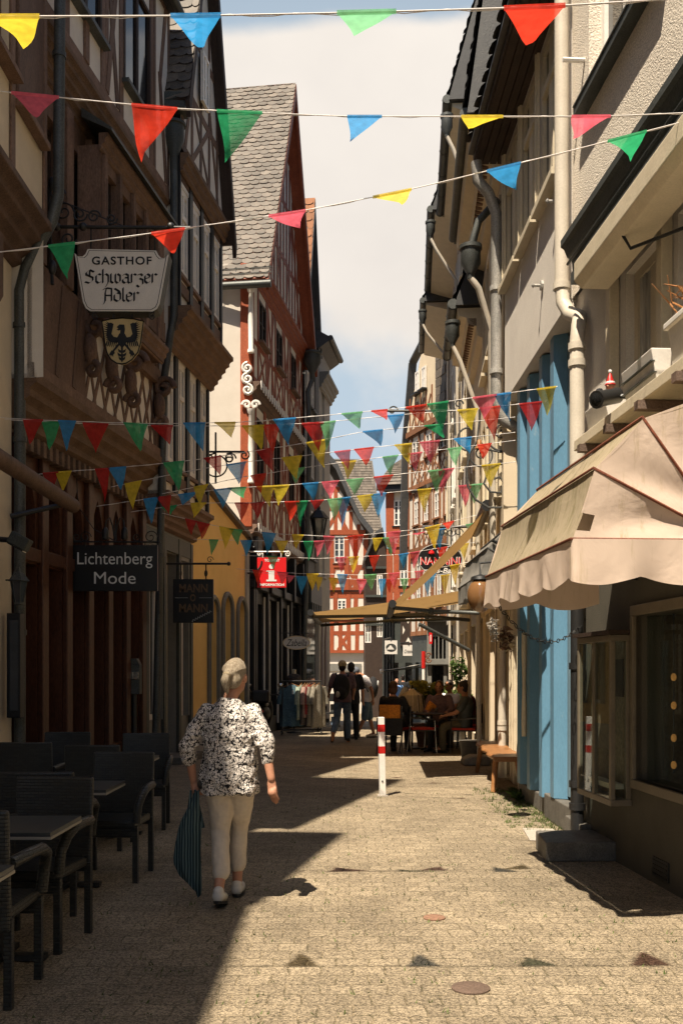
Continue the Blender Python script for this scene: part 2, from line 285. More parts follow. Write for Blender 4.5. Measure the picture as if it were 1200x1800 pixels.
def awncloth(name, c, stain, amt=.5, trans=.25):
    m, n, l, b = base(name); out = n['Material Output']
    tc = n.new('ShaderNodeTexCoord'); mp = n.new('ShaderNodeMapping'); mp.inputs['Scale'].default_value = (9, 9, .8); l.new(tc.outputs['Object'], mp.inputs[0])
    no = n.new('ShaderNodeTexNoise'); no.inputs['Scale'].default_value = 2.2; no.inputs['Detail'].default_value = 8; no.inputs['Roughness'].default_value = .7; l.new(mp.outputs[0], no.inputs[0])
    r = n.new('ShaderNodeMapRange'); r.inputs[1].default_value = .72 - amt * .5; r.inputs[2].default_value = .95 - amt * .4; l.new(no.outputs[0], r.inputs[0])
    mx = n.new('ShaderNodeMix'); mx.data_type = 'RGBA'; mx.inputs[6].default_value = c4(c); mx.inputs[7].default_value = c4(stain); l.new(r.outputs[0], mx.inputs[0])
    l.new(mx.outputs[2], b.inputs['Base Color']); b.inputs['Roughness'].default_value = .85; b.inputs['Specular IOR Level'].default_value = .15
    f = n.new('ShaderNodeTexNoise'); f.inputs['Scale'].default_value = 3.4; f.inputs['Detail'].default_value = 5; f.inputs['Distortion'].default_value = .8; l.new(tc.outputs['Object'], f.inputs[0])
    bu = n.new('ShaderNodeBump'); bu.inputs['Strength'].default_value = .30; bu.inputs['Distance'].default_value = .04; l.new(f.outputs[0], bu.inputs['Height']); l.new(bu.outputs[0], b.inputs['Normal'])
    t = n.new('ShaderNodeBsdfTranslucent'); l.new(mx.outputs[2], t.inputs[0]); ms = n.new('ShaderNodeMixShader'); ms.inputs[0].default_value = trans; l.new(b.outputs[0], ms.inputs[1]); l.new(t.outputs[0], ms.inputs[2]); l.new(ms.outputs[0], out.inputs[0])
    return m
def glassm(name, tint=(.9, .95, .95), alpha=.75):
    m, n, l, b = base(name); out = n['Material Output']; n.remove(b)
    g = n.new('ShaderNodeBsdfGlossy'); g.inputs['Roughness'].default_value = .02; t = n.new('ShaderNodeBsdfTransparent'); t.inputs[0].default_value = c4(tint)
    fr = n.new('ShaderNodeLayerWeight'); fr.inputs[0].default_value = .5; pq = n.new('ShaderNodeMath'); pq.operation = 'POWER'; pq.inputs[1].default_value = 4; l.new(fr.outputs['Facing'], pq.inputs[0]); a = n.new('ShaderNodeMath'); a.operation = 'MULTIPLY_ADD'; a.inputs[1].default_value = .45; a.inputs[2].default_value = .03; l.new(pq.outputs[0], a.inputs[0])
    ms = n.new('ShaderNodeMixShader'); l.new(a.outputs[0], ms.inputs[0]); l.new(t.outputs[0], ms.inputs[1]); l.new(g.outputs[0], ms.inputs[2]); l.new(ms.outputs[0], out.inputs[0]); return m
def wicker():
    m, n, l, b = base('wicker'); tc = n.new('ShaderNodeTexCoord')
    br = n.new('ShaderNodeTexBrick'); br.inputs['Scale'].default_value = 1; br.inputs['Brick Width'].default_value = .05; br.inputs['Row Height'].default_value = .018; br.inputs['Mortar Size'].default_value = .003; br.inputs['Mortar Smooth'].default_value = .8
    br.inputs['Color1'].default_value = (.034, .036, .033, 1); br.inputs['Color2'].default_value = (.022, .024, .022, 1); br.inputs['Mortar'].default_value = (.004, .004, .004, 1)
    sx = n.new('ShaderNodeSeparateXYZ'); l.new(tc.outputs['Object'], sx.inputs[0]); cb = n.new('ShaderNodeCombineXYZ')
    a = n.new('ShaderNodeMath'); l.new(sx.outputs[0], a.inputs[0]); l.new(sx.outputs[1], a.inputs[1]); l.new(a.outputs[0], cb.inputs[0]); l.new(sx.outputs[2], cb.inputs[1]); l.new(cb.outputs[0], br.inputs[0])
    l.new(br.outputs['Color'], b.inputs['Base Color']); b.inputs['Roughness'].default_value = .42; b.inputs['Specular IOR Level'].default_value = .5
    bu = n.new('ShaderNodeBump'); bu.inputs['Strength'].default_value = 1; bu.inputs['Distance'].default_value = -.008; l.new(br.outputs['Fac'], bu.inputs['Height']); l.new(bu.outputs[0], b.inputs['Normal']); return m
M = {}
M['pavers'] = pavers()
M['timber_brown'] = mk('timber_brown', (.185, .112, .078), (.12, .072, .05), 5, .7, .4, 60, stretch=(1, 1, .4))
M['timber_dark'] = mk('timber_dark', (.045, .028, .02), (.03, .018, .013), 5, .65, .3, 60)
M['timber_red'] = mk('timber_red', (.30, .075, .032), (.22, .05, .022), 6, .6, .3, 60, rv=.12, wear=((.12, .045, .02), 14, .66))
M['timber_orange'] = mk('timber_orange', (.34, .078, .027), (.27, .058, .02), 6, .6, .3, 60, rv=.12)
M['redwood'] = mk('redwood', (.10, .038, .019), (.065, .024, .012), 5, .45, .3, 50, rv=.15, stretch=(1, 1, .3))
M['oak_mould'] = mk('oak_mould', (.19, .115, .07), (.11, .065, .04), 4, .75, .5, 50, stretch=(1, 1, 2))
M['plaster'] = mk('plaster', (.80, .74, .65), (.72, .66, .57), 3, .9, .2, 160, rv=.03, fine=.08)
M['plaster_white'] = mk('plaster_white', (.68, .62, .54), (.62, .56, .48), 3, .9, .15, 140, rv=.02, fine=.06)
M['plaster_cream'] = mk('plaster_cream', (.72, .60, .43), (.64, .53, .38), 3, .85, .15, 140, rv=.02, fine=.08, wear=((.45, .38, .28), 9, .70))
M['plaster_yellow'] = mk('plaster_yellow', (.95, .62, .22), (.88, .56, .19), 3, .85, .2, 120, rv=.02, fine=.08)
M['plaster_grey'] = mk('plaster_grey', (.46, .44, .41), (.40, .38, .36), 3, .85, .2, 140, rv=.02, fine=.1)
M['roughcast'] = mk('roughcast', (.78, .70, .59), (.70, .62, .52), 2.2, .9, 1.0, 75, rv=.02, fine=.32, bd=.02)
M['dash'] = mk('dash', (.76, .70, .62), (.68, .62, .55), 2.2, .9, .5, 110, rv=.02, fine=.12)
M['shadow_wall'] = mk('shop_render_shaded', (.10, .09, .068), (.08, .072, .055), 3, .85, .3, 100, rv=.02, fine=.12)  # shop floor render, awning shade put into its dark colour
M['slate'] = mk('slate', (.145, .116, .088), (.10, .083, .066), 7, .6, .5, 70, rv=.33, spec=.45, wear=((.24, .20, .14), 11, .62))
M['slate_dark'] = mk('slate_dark', (.055, .055, .055), (.035, .036, .038), 7, .55, .4, 70, rv=.4, spec=.5)
M['tile_orange'] = mk('tile_orange', (.30, .125, .055), (.24, .10, .042), 7, .75, .4, 70, rv=.18)
M['iron'] = mk('iron', (.018, .018, .019), (.012, .012, .012), 10, .45, .2, 120, spec=.5, rv=.05)
M['iron_grey'] = mk('iron_grey', (.10, .10, .095), (.07, .07, .066), 10, .5, .2, 120, metal=.3, rv=.05)
M['zinc_dark'] = mk('zinc_dark', (.10, .105, .10), (.07, .075, .07), 4, .5, .15, 60, metal=.4, rv=.1)
M['zinc'] = mk('zinc', (.42, .40, .37), (.33, .32, .29), 4, .5, .15, 60, metal=.25, rv=.08)
M['pipe_cream'] = mk('pipe_cream', (.58, .52, .43), (.50, .45, .37), 4, .45, .1, 60, rv=.05, fine=.08)
M['white_paint'] = mk('white_paint', (.82, .78, .72), (.74, .70, .64), 8, .4, .1, 60, rv=.05, fine=.06)
M['cream_paint'] = mk('cream_paint', (.66, .57, .42), (.58, .50, .36), 6, .45, .15, 60, rv=.06, fine=.08)
M['grey_blue'] = mk('grey_blue_paint', (.17, .25, .30), (.13, .20, .25), 5, .45, .12, 70, rv=.04, fine=.08)
M['frame_dim'] = mk('cream_frame_shaded', (.19, .16, .115), (.15, .125, .09), 6, .5, .15, 60, rv=.06, fine=.08)  # cream frame paint darkened to stand for the shade it is in
M['timber_far'] = mk('timber_far', (.27, .12, .055), (.20, .085, .04), 6, .7, .2, 60)
M['grey_paint'] = mk('grey_paint', (.20, .195, .175), (.16, .155, .14), 6, .5, .15, 60, rv=.06, fine=.1)
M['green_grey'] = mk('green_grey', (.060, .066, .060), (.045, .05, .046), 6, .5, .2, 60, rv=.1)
M['black_wood'] = mk('black_wood', (.016, .016, .017), (.010, .010, .011), 6, .45, .2, 60, rv=.2)
M['blue_paint'] = mk('blue_paint', (.12, .26, .385), (.10, .225, .34), 5, .45, .12, 70, rv=.04, fine=.08, stretch=(1, 1, .35), wear=((.22, .33, .41), 8, .64))
M['stone'] = mk('stone', (.30, .27, .22), (.22, .20, .165), 7, .85, .5, 70, rv=.12)
M['dark_stone'] = mk('dark_stone', (.15, .138, .12), (.10, .093, .08), 9, .7, .4, 90, rv=.1)
M['concrete'] = mk('concrete', (.42, .37, .31), (.34, .30, .25), 5, .85, .3, 90, rv=.05)
M['glass_dark'] = mk('glass_dark', (.014, .016, .017), (.008, .009, .01), 3, .06, .03, 4, spec=.6, rv=.3, fine=.1, bd=.01)
M['glass_sky'] = mk('glass_sky', (.05, .055, .06), (.025, .03, .033), 3, .05, .04, 3, spec=.9, rv=.3, fine=.1, bd=.02)
M['curtain'] = mk('curtain', (.55, .52, .46), (.42, .40, .35), 9, .9, .3, 30, stretch=(1, 1, .1))
M['glass'] = glassm('glass')
M['dark'] = flat('unlit_interior', (.006, .006, .006), 1, 0)
M['interior'] = mk('interior_wall', (.22, .17, .11), (.15, .115, .075), 3, .9, 0, 30)
M['black_sign'] = flat('black_sign', (.008, .008, .009), .35, .4)
M['sign_white'] = mk('sign_white', (.72, .68, .62), (.66, .62, .56), 5, .4, 0, 60, rv=0, fine=.04)
M['letter_black'] = flat('letter_black', (.006, .006, .006), .4)
M['letter_white'] = flat('letter_white', (.70, .69, .66), .5)
M['letter_grey'] = flat('letter_grey', (.45, .46, .45), .5)
M['letter_bronze'] = mk('letter_bronze', (.14, .085, .045), (.10, .06, .03), 20, .5, .1, 50, rv=.05)
M['sign_red'] = flat('sign_red', (.62, .008, .010), .45)
M['red_paint'] = mk('red_paint', (.55, .02, .015), (.47, .015, .012), 9, .4, .1, 60, rv=.02, fine=.06)
M['crest_gold'] = mk('crest_gold', (.52, .40, .19), (.44, .33, .15), 5, .5, .05, 60, rv=0, fine=.06)
M['wood_bench'] = mk('wood_bench', (.33, .155, .06), (.24, .105, .036), 4, .4, .3, 40, stretch=(3, .35, 3), rv=.1)
M['planter_white'] = mk('planter_white', (.70, .66, .60), (.62, .58, .52), 5, .55, .1, 60, rv=.04, fine=.06)
M['rust'] = mk('rust', (.15, .10, .075), (.11, .075, .055), 10, .8, .4, 80)
M['skin'] = mk('skin', (.50, .25, .155), (.44, .21, .13), 14, .55, .15, 90, rv=.02, fine=.06)
M['skin_tan'] = mk('skin_tan', (.40, .19, .105), (.34, .155, .085), 14, .55, .15, 90, rv=.02, fine=.06)
M['hair_white'] = mk('hair_white', (.54, .45, .33), (.20, .15, .095), 26, .5, .9, 110, stretch=(4, 4, .35), rv=.08)
M['hair_brown'] = mk('hair_brown', (.10, .045, .018), (.05, .022, .01), 22, .5, .5, 90, stretch=(3, 3, .5))
M['hair_dark'] = mk('hair_dark', (.02, .013, .01), (.012, .008, .006), 22, .5, .4, 90)
M['trousers_beige'] = mk('trousers_beige', (.62, .54, .44), (.56, .48, .39), 7, .85, .3, 25, rv=.02, fine=.08, bd=.02)
M['denim'] = mk('denim', (.14, .20, .28), (.07, .11, .17), 10, .85, .4, 60, rv=.02)
M['denim_short'] = mk('denim_short', (.09, .15, .20), (.06, .10, .14), 9, .85, .4, 60, rv=.02)
M['tee_white'] = mk('tee_white', (.70, .66, .64), (.60, .56, .55), 8, .85, .3, 20, rv=.02, fine=.08)
M['tee_black'] = mk('tee_black', (.014, .014, .016), (.02, .02, .022), 8, .85, .3, 30, rv=.02)
M['tee_mauve'] = mk('tee_mauve', (.17, .11, .13), (.13, .085, .10), 8, .85, .3, 30, rv=.02)
M['tee_blue'] = mk('tee_blue', (.20, .36, .66), (.17, .31, .58), 8, .85, .3, 30, rv=.02)
M['tee_red'] = mk('tee_red', (.20, .025, .015), (.15, .02, .012), 8, .85, .3, 30, rv=.02)
M['khaki'] = mk('khaki', (.10, .085, .05), (.08, .066, .04), 8, .85, .3, 30, rv=.02)
M['orange'] = mk('orange_cloth', (.55, .20, .025), (.45, .16, .02), 8, .85, .3, 30, rv=.02)
M['cap_tan'] = mk('cap_tan', (.42, .34, .19), (.36, .29, .16), 8, .85, .3, 30, rv=.02)
M['cap_grey'] = mk('cap_grey', (.13, .14, .17), (.10, .11, .13), 8, .85, .3, 30, rv=.02)
M['shoe_white'] = mk('shoe_white', (.68, .64, .58), (.60, .56, .50), 12, .6, .2, 50, rv=.03, fine=.06)
M['sole_dark'] = flat('sole_dark', (.03, .028, .026), .8)
M['sole_tan'] = flat('sole_tan', (.40, .18, .08), .8)
M['floral'] = floral()
M['bag'] = stripes('striped_bag_cloth', (.018, .035, .042), (.10, .15, .155), 17, 0, .72)
M['wicker'] = wicker()
M['dark_metal'] = flat('dark_metal', (.02, .02, .02), .4, .5)
M['chrome'] = flat('chrome', (.55, .55, .53), .2, .5, 1)
M['table_top'] = mk('table_top', (.05, .055, .055), (.04, .043, .043), 12, .38, .05, 60, rv=.03, fine=.08, spec=.5)
M['table_edge'] = flat('table_edge', (.30, .28, .24), .4)
M['cushion_red'] = mk('cushion_red', (.42, .03, .015), (.34, .022, .012), 9, .8, .3, 40)
M['awn_pink'] = awncloth('awning_beige', (.72, .575, .465), (.42, .33, .16), .30, .22)
M['awn_stain'] = awncloth('awning_algae', (.42, .345, .235), (.19, .17, .075), .46, .22)
M['awn_tan'] = awncloth('awning_tan', (.42, .26, .105), (.33, .20, .08), .3, .35)
M['awn_grey'] = awncloth('awning_grey', (.26, .245, .22), (.17, .16, .13), .4, .2)
M['awn_white'] = awncloth('awning_white', (.66, .62, .55), (.5, .46, .38), .3, .25)
M['piping'] = mk('rib_brown', (.20, .065, .035), (.14, .045, .025), 9, .6, .2, 60)
M['cord'] = flat('cord_white', (.75, .71, .68), .7)
FL = {'R': flagm('flag_red', (.82, .06, .03)), 'D': flagm('flag_dark_red', (.58, .03, .03)), 'K': flagm('flag_pink', (.88, .16, .23)), 'Y': flagm('flag_yellow', (.90, .70, .06)), 'G': flagm('flag_green', (.04, .48, .20)), 'L': flagm('flag_light_green', (.24, .66, .32)), 'B': flagm('flag_blue', (.045, .36, .78))}
FN = {'R': 'red', 'D': 'dark red', 'K': 'pink', 'Y': 'yellow', 'G': 'green', 'L': 'light green', 'B': 'blue'}
def leafm(name, c1, c2):
    m = mk(name, c1, c2, 9, .8, .1, 60, rv=.45, spec=.1); n = m.node_tree.nodes; l = m.node_tree.links; b = n['Principled BSDF']; out = n['Material Output']
    src = b.inputs['Base Color'].links[0].from_socket; t = n.new('ShaderNodeBsdfTranslucent'); l.new(src, t.inputs[0]); ms = n.new('ShaderNodeMixShader'); ms.inputs[0].default_value = .3; l.new(b.outputs[0], ms.inputs[1]); l.new(t.outputs[0], ms.inputs[2]); l.new(ms.outputs[0], out.inputs[0]); return m
M['leaf'] = leafm('leaf_green', (.075, .12, .03), (.05, .085, .022))
M['leaf_pale'] = leafm('leaf_pale', (.14, .18, .06), (.09, .13, .04))
M['leaf_yellow'] = leafm('leaf_yellow', (.42, .36, .07), (.30, .28, .06))
M['petal_white'] = leafm('petal_white', (.42, .38, .33), (.30, .27, .23))
M['straw'] = mk('straw', (.62, .50, .33), (.50, .40, .25), 20, .85, .4, 60, stretch=(4, 4, .4))
M['clay'] = mk('clay', (.23, .13, .085), (.18, .10, .065), 8, .8, .3, 60)
M['glass_amber'] = flat('glass_amber', (.20, .10, .04), .04, .9)
M['lamp_warm'] = flat('lamp_warm', (.5, .25, .08), .5, .4, 0, (1, .42, .10), .10)
M['lamp_spot'] = flat('lamp_spot', (.9, .7, .4), .5, .4, 0, (1, .72, .35), 4)
# ------------------------------------------------------------------ ground
mb = MB(); ys = [-60, 26, 50, 90, 900]; zs = [0, 0, -.75, -.9, -.9]; xs = [-400, 400]
for i in range(4): mb.poly([(-400, ys[i], zs[i]), (400, ys[i], zs[i]), (400, ys[i + 1], zs[i + 1]), (-400, ys[i + 1], zs[i + 1])])
single(mb, 'ground', M['pavers'], 'square tan concrete pavers with mossy joints covering the whole lane', 'pavement', kind='structure', origin=(0, 0, 0))
# ------------------------------------------------------------------ building kit
def win(Fc, par, u0, u1, z0, z1, w=0, dep=.12, fm='white_paint', gm='glass_dark', cols=2, rows=3, fr=.055, mu=.028, sill=None, sillw=.10, case=None, cw=.09, transom=None, name='window'):
    mb = MB(); a, b = w - dep, w - dep + .05
    for (p, q, r, s) in ((u0, u1, z0, z0 + fr), (u0, u1, z1 - fr, z1), (u0, u0 + fr, z0 + fr, z1 - fr), (u1 - fr, u1, z0 + fr, z1 - fr)): Fc.box(mb, p, q, r, s, a, b)
    for i in range(1, cols):
        uu = u0 + (u1 - u0) * i / cols; k = mu * (1.5 if cols % 2 == 0 and i == cols // 2 else .8); Fc.box(mb, uu - k, uu + k, z0 + fr, z1 - fr, a + .004, b - .008)
    for i in range(1, rows):
        zz = z0 + (z1 - z0) * i / rows; Fc.box(mb, u0 + fr, u1 - fr, zz - mu * .5, zz + mu * .5, a + .008, b - .016)
    if transom: zz = z0 + (z1 - z0) * transom; Fc.box(mb, u0 + fr, u1 - fr, zz - .04, zz + .04, a + .006, b + .012)
    if case:
        for (p, q, r, s) in ((u0 - cw, u1 + cw, z1, z1 + cw), (u0 - cw, u0, z0, z1), (u1, u1 + cw, z0, z1)): Fc.box(mb, p, q, r, s, w + .002, w + .035, 1)
    o = mb.build(name, [M[fm], M[case or fm]], par)
    g = MB(); Fc.box(g, u0 + .01, u1 - .01, z0 + .01, z1 - .01, a - .012, a + .012); g.build('pane', M[gm], o)
    if sill:
        s = MB(); Fc.box(s, u0 - .07, u1 + .07, z0 - .06, z0 - .002, w - dep, w + sillw); s.build('sill', M[sill], o)
    return o
def slates(mb, O, eu, ev, n, Lu, Lv, su=.26, sv=.20, mi=0, lean=.018):
    nr = int(Lv / sv); 
    for r in range(nr + 1):
        v = r * sv; c0 = -.5 * (r % 2); k = int(Lu / su) + 2
        for c in range(k):
            a0 = max(0, (c + c0) * su); a1 = min(Lu, (c + c0 + 1) * su)
            if a1 - a0 < .03: continue
            w = a1 - a0; top = min(v + sv * 1.12, Lv); j = R.uniform(-.012, .012); jl = lean * R.uniform(.7, 1.5)
            pts = [(a0, top, .004), (a0, v + sv * .35, .012)] + [(a0 + w * t, v + sv * d + j, jl) for t, d in ((.15, .12), (.4, .0), (.7, .02), (.92, .14))] + [(a1, v + sv * .35, .012), (a1, top, .004)]
            mb.poly([O + eu * p[0] + ev * p[1] + n * p[2] for p in pts], mi)
def gable_roof(Fc, par, u0, u1, ze, za, wf, wb, side=.25, mat='slate', near=True, far=False, under='timber_dark', th=.14, um=None, scale=(.26, .20)):
    um = (u0 + u1) / 2 if um is None else um; zes = ze if isinstance(ze, tuple) else (ze, ze)
    for k, (ua, on) in enumerate(((u0, near), (u1, far))):
        sg = -1 if k == 0 else 1; ze = zes[k]; sl = (za - ze) / abs(um - ua); a = (ua + sg * side, ze - side * sl); b = (um, za)
        mb = MB(); e = Vector((b[0] - a[0], b[1] - a[1])); nn = Vector((e.y * sg, e.x * -sg * 1.0)); nn = Vector((sg * abs(e.y), abs(e.x))).normalized()
        q = [(a[0], a[1]), (b[0], b[1]), (b[0] - 0, b[1] - th * 1.6), (a[0] - nn.x * th, a[1] - nn.y * th)]
        Fc.poly(mb, q, wb, wf, 1)
        if on:
            P0 = Fc.P(a[0], a[1], wb); eu = Fc.o.copy(); ev = (Fc.P(b[0], b[1], wb) - P0); Lv = ev.length; ev.normalize(); n3 = (Fc.d * nn.x + Vector((0, 0, nn.y)))
            slates(mb, P0 + n3 * .004, eu, ev, n3, wf - wb + .04, Lv, *scale)
        mb.build('roof', [M[mat], M[under]], par)
        v = MB(); h = .26
        Fc.poly(v, [(a[0], a[1] - .03), (b[0], b[1] - .03), (b[0], b[1] - h - .16), (a[0] + (-sg) * .06, a[1] - h)], wf - .02, wf + .05)
        v.build('bargeboard', M[under], par)
def body(Fc, par, u0, u1, z0, ze, za=None, back=7, mat='plaster', front=-.3, um=None):
    mb = MB(); um = (u0 + u1) / 2 if um is None else um
    pts = [(u0, z0), (u1, z0), (u1, ze)] + ([(um, za)] if za else []) + [(u0, ze)]
    Fc.poly(mb, pts, -back, front); return mb.build('wall_core', M[mat], par)
def moulding(Fc, mb, u0, u1, z, h, w0, w1, steps=4, mi=0):
    prof = [(w0, z)]; 
    for i in range(steps):
        t0, t1 = i / steps, (i + 1) / steps; wa = w0 + (w1 - w0) * t1
        prof += [(w0 + (w1 - w0) * (t0 + .35 / steps), z + h * t0 + h * .02), (wa, z + h * (t0 + .35 / steps)), (wa, z + h * (t1 - .12 / steps))]
    prof += [(w1, z + h), (w0, z + h)]
    Fc.profile(mb, u0, u1, prof, mi)
def pipe(par, pts, r=.055, mat='zinc_dark', rings=(), name='downpipe', n=12):
    mb = MB(); mb.tube(pts, r, n)
    for c in rings: mb.lathe([(r * 1.22, -.03), (r * 1.22, .03)], c, n)
    return mb.build(name, M[mat], par, smooth=50)
def studs(Fc, mb, u0, u1, z0, z1, w0, w1, n, wd=.14, braces=True, rail=None, mi=0, skip=()):
    Fc.box(mb, u0, u1, z0, z0 + .16, w0, w0 + .02, mi); Fc.box(mb, u0, u1, z1 - .16, z1, w0, w0 + .02, mi)
    for i in range(n + 1):
        u = u0 + (u1 - u0) * i / n
        if any(a - .05 < u < b + .05 for a, b in skip): continue
        Fc.beam(mb, (u + R.uniform(-.03, .03), z0 + .1), (u + R.uniform(-.03, .03), z1 - .1), wd, w0, w1, mi)
    if rail:
        for zz in rail: Fc.beam(mb, (u0, zz), (u1, zz), wd, w0, w1 - .004, mi)
def curl(c, r0, turns, a0, ax, ay, n=26, r1=.15):
    out = []
    for i in range(n + 1):
        t = i / n; a = a0 + turns * 2 * math.pi * t; r = r0 * (1 - (1 - r1) * t); out.append(Vector(c) + ax * (r * math.cos(a)) + ay * (r * math.sin(a)))
    return out
XA, YA, ZA = Vector((1, 0, 0)), Vector((0, 1, 0)), Vector((0, 0, 1))
FLf = Fac(-3.71, 12, .14, 'L'); FG = Fac(-3.75, 12, 0, 'L')
# ------------------------------------------------------------------ houses of the left row that stand beside the camera
def side_house(Y0, Y1, ze, za, label, wm, um=None, flatroof=False):
    h = thing('timber_house', label, 'house', FG.P(FG.UY((Y0 + Y1) / 2), 0))
    u0, u1 = FG.UY(Y0), FG.UY(Y1); um = None if um is None else FG.UY(um)
    nw = max(1, int((u1 - u0) / 1.7)); holes = []
    for z0 in (3.6, 6.6, 9.4):
        for i in range(nw):
            c = u0 + (u1 - u0) * (i + .5) / nw; holes.append((c - .45, c + .45, z0, z0 + 1.5))
    holes.append((u0 + .5, u0 + 1.5, 0.1, 2.4))
    mb = MB(); FG.wall(mb, u0, u1, 0, ze, holes)
    if not flatroof: mb.poly([FG.P(u0, ze), FG.P(u1, ze), FG.P((u0 + u1) / 2 if um is None else um, za - .25)])
    mb.build('wall', M[wm], h); body(FG, h, u0, u1, 0, ze - .3, None if flatroof else za - .6, 6, 'plaster_grey', um=um)
    for q in holes[:-1]: win(FG, h, *q, fm='timber_brown', sill='timber_brown')
    q = holes[-1]; d = MB(); FG.box(d, *q, -.12, -.06); FG.box(d, q[0] + .12, q[1] - .12, q[2] + .2, q[3] - .9, -.06, -.04); d.build('door', M['redwood'], h)
    t = MB()
    for z in (3.1, 6.1, 9.0): studs(FG, t, u0, u1, z, min(z + 3.0, ze), .002, .03, max(2, int((u1 - u0) / .9)), skip=[(a[0], a[1]) for a in holes[:-1]])
    t.build('timber_frame', M['timber_brown'], h)
    if flatroof:
        r = MB(); FG.poly(r, [(u0 - .1, ze), (u1 + .1, ze), (u1 + .1, ze - .16), (u0 - .1, ze - .16)], -6, .35); FG.profile(r, u0, u1, [(.35, ze - .02), (.2, ze - .18), (-3.0, ze + 3.6), (-3, ze + 3.8)]); r.build('roof', M['slate_dark'], h)
    else: gable_roof(FG, h, u0, u1, ze, za, .33, -6, side=.02, um=um, near=False)
    return h
side_house(-5, 1.42, 11.45, 15.6, 'broad half timbered house behind the viewer on the left side of the lane', 'plaster', flatroof=True)
side_house(1.47, 4.42, 11.6, 13.95, 'small gabled half timbered house level with the viewer on the left', 'plaster_cream', um=3.3)
side_house(4.47, 9.22, 12.0, 17.5, 'tall gabled half timbered house just left of the wicker chairs', 'plaster', um=6.45)
# ------------------------------------------------------------------ cream house at the left edge
h = thing('cream_house', 'cream plastered house with brown jetty beam cut by the left edge', 'house', FG.P(FG.UY(10.7), 0))
u0, u1 = FG.UY(9.27), FG.UY(11.32); um_ = (u0 + u1) / 2
mb = MB(); FG.wall(mb, u0, u1, 0, 6.2, [(u0 + .1, u1 - .38, .1, 3.2)]); FG.wall(mb, u0, u1, 6.6, 12.0, [(u0 + .1, u0 + .8, 7.6, 9.2)], w=.38)
mb.poly([FG.P(u1, 6.6, .38), FG.P(u1, 12, .38), FG.P(u1, 12, 0), FG.P(u1, 6.6, 0)]); mb.build('wall', M['plaster_cream'], h)
body(FG, h, u0, u1, 0, 11.9, None, 6, 'plaster_grey')
g = MB(); g.poly([FG.P(u0, 11.9, .05), FG.P(u1, 11.9, .05), FG.P(FG.UY(10.5), 16.2, .05)]); g.build('gable_wall', M['plaster_cream'], h); gable_roof(FG, h, u0, FG.UY(11.75), 12.1, 16.5, .36, -6, side=.02, um=FG.UY(10.5), near=False)
t = MB(); moulding(FG, t, u0, u1 + .02, 6.15, .5, .0, .46, 4); Fy = FG
for k in range(3):
    uu = u0 + .1 + k * .45; FG.poly(t, [(uu, 6.15), (uu + .2, 6.15), (uu + .2, 5.5), (uu + .1, 5.4), (uu, 5.5)], 0.002, .2)
FG.box(t, u0, u0 + .1, 6.65, 12, .382, .41); FG.box(t, u0 + .82, u0 + .95, 6.65, 12, .382, .41); FG.box(t, u1 - .12, u1, 6.65, 12, .382, .41); FG.box(t, u0, u1, 9.4, 9.6, .382, .415)
FG.box(t, u0 + 1.0, u1 - .2, 7.5, 9.3, .383, .43); FG.box(t, u0 + .97, u1 - .17, 7.38, 7.46, .383, .5); FG.box(t, u0 + 1.0, u1 - .2, 9.75, 11.6, .383, .42)
t.build('timber_frame', M['timber_brown'], h, bevel=.012)
win(FG, h, u0 + .1, u0 + .8, 7.6, 9.2, w=.38, fm='timber_brown', sill='timber_brown', sillw=.14)
d = MB(); FG.box(d, u0 + .1, u1 - .38, .1, 3.2, -.13, -.06); FG.box(d, u0 + .25, u1 - .5, 1.2, 2.9, -.06, -.03); d.build('door', M['redwood'], h)
# ------------------------------------------------------------------ the brown half-timbered inn
U = FLf.UY; UP = FLf.U; ZP = FLf.Z
h = thing('half_timbered_inn', 'brown half timbered inn with carved oriel and pointed arch shopfront at left', 'house', FLf.P(U(13.6), 0))
a, b = U(11.36), U(15.86)
# ground floor: posts with pointed windows
mb = MB(); arches = [(UP(30) + .05, UP(52)), (UP(64), UP(84)), (UP(92), UP(108)), (UP(133), UP(150)), (UP(158), UP(172)), (UP(180), UP(203)), (UP(210), UP(228))]
arches = [(a + .12 + i * (b - a - .2) / 6 + .10, a + .12 + (i + 1) * (b - a - .2) / 6 - .10) for i in range(6)]
FLf.wall(mb, a, b, 0, 4.6, [(p, q, .5, 2.85) for p, q in arches] + [(p + .06, q - .06, 3.05, 3.95) for p, q in arches], dep=.22)
for p, q in arches:   # pointed heads: spandrels that close the square top into an arch
    m_ = (p + q) / 2; hw = (q - p) / 2 - .06
    for s in (-1, 1):
        pts = [(m_ + s * hw, 3.95)] + [(m_ + s * hw * (1 - t * t), 3.95 - .55 * (1 - t)) for t in (0, .3, .55, .8, 1)]
        FLf.poly(mb, pts, -.10, .006)
mb.build('shopfront', M['redwood'], h)
g = MB(); FLf.box(g, a + .1, b - .1, .4, 4.1, -.24, -.2); g.build('shop_pane', M['glass_dark'], h)
t = MB()
for i in range(7):
    u = a + .12 + i * (b - a - .2) / 6; FLf.box(t, u - .09, u + .09, 0, 4.3, .003, .07); FLf.box(t, u - .12, u + .12, 0, .5, .072, .11)
FLf.box(t, a, b, 2.87, 3.03, .003, .05)
for p, q in arches: FLf.box(t, (p + q) / 2 - .03, (p + q) / 2 + .03, .5, 3.9, -.16, -.1)
t.build('door_posts', M['redwood'], h, bevel=.012)
# jetty mouldings
t = MB(); moulding(FLf, t, a, b, 8.55, .5, .2, .46, 5); t.build('upper_jetty_beam', M['oak_mould'], h)
t = MB(); moulding(FLf, t, a, b, 4.35, .6, 0.01, .34, 4)
for k in range(26):
    u = a + .1 + k * (b - a - .2) / 25; FLf.box(t, u - .04, u + .04, 4.12, 4.3, .012, .16)
t.build('jetty_beam', M['oak_mould'], h)
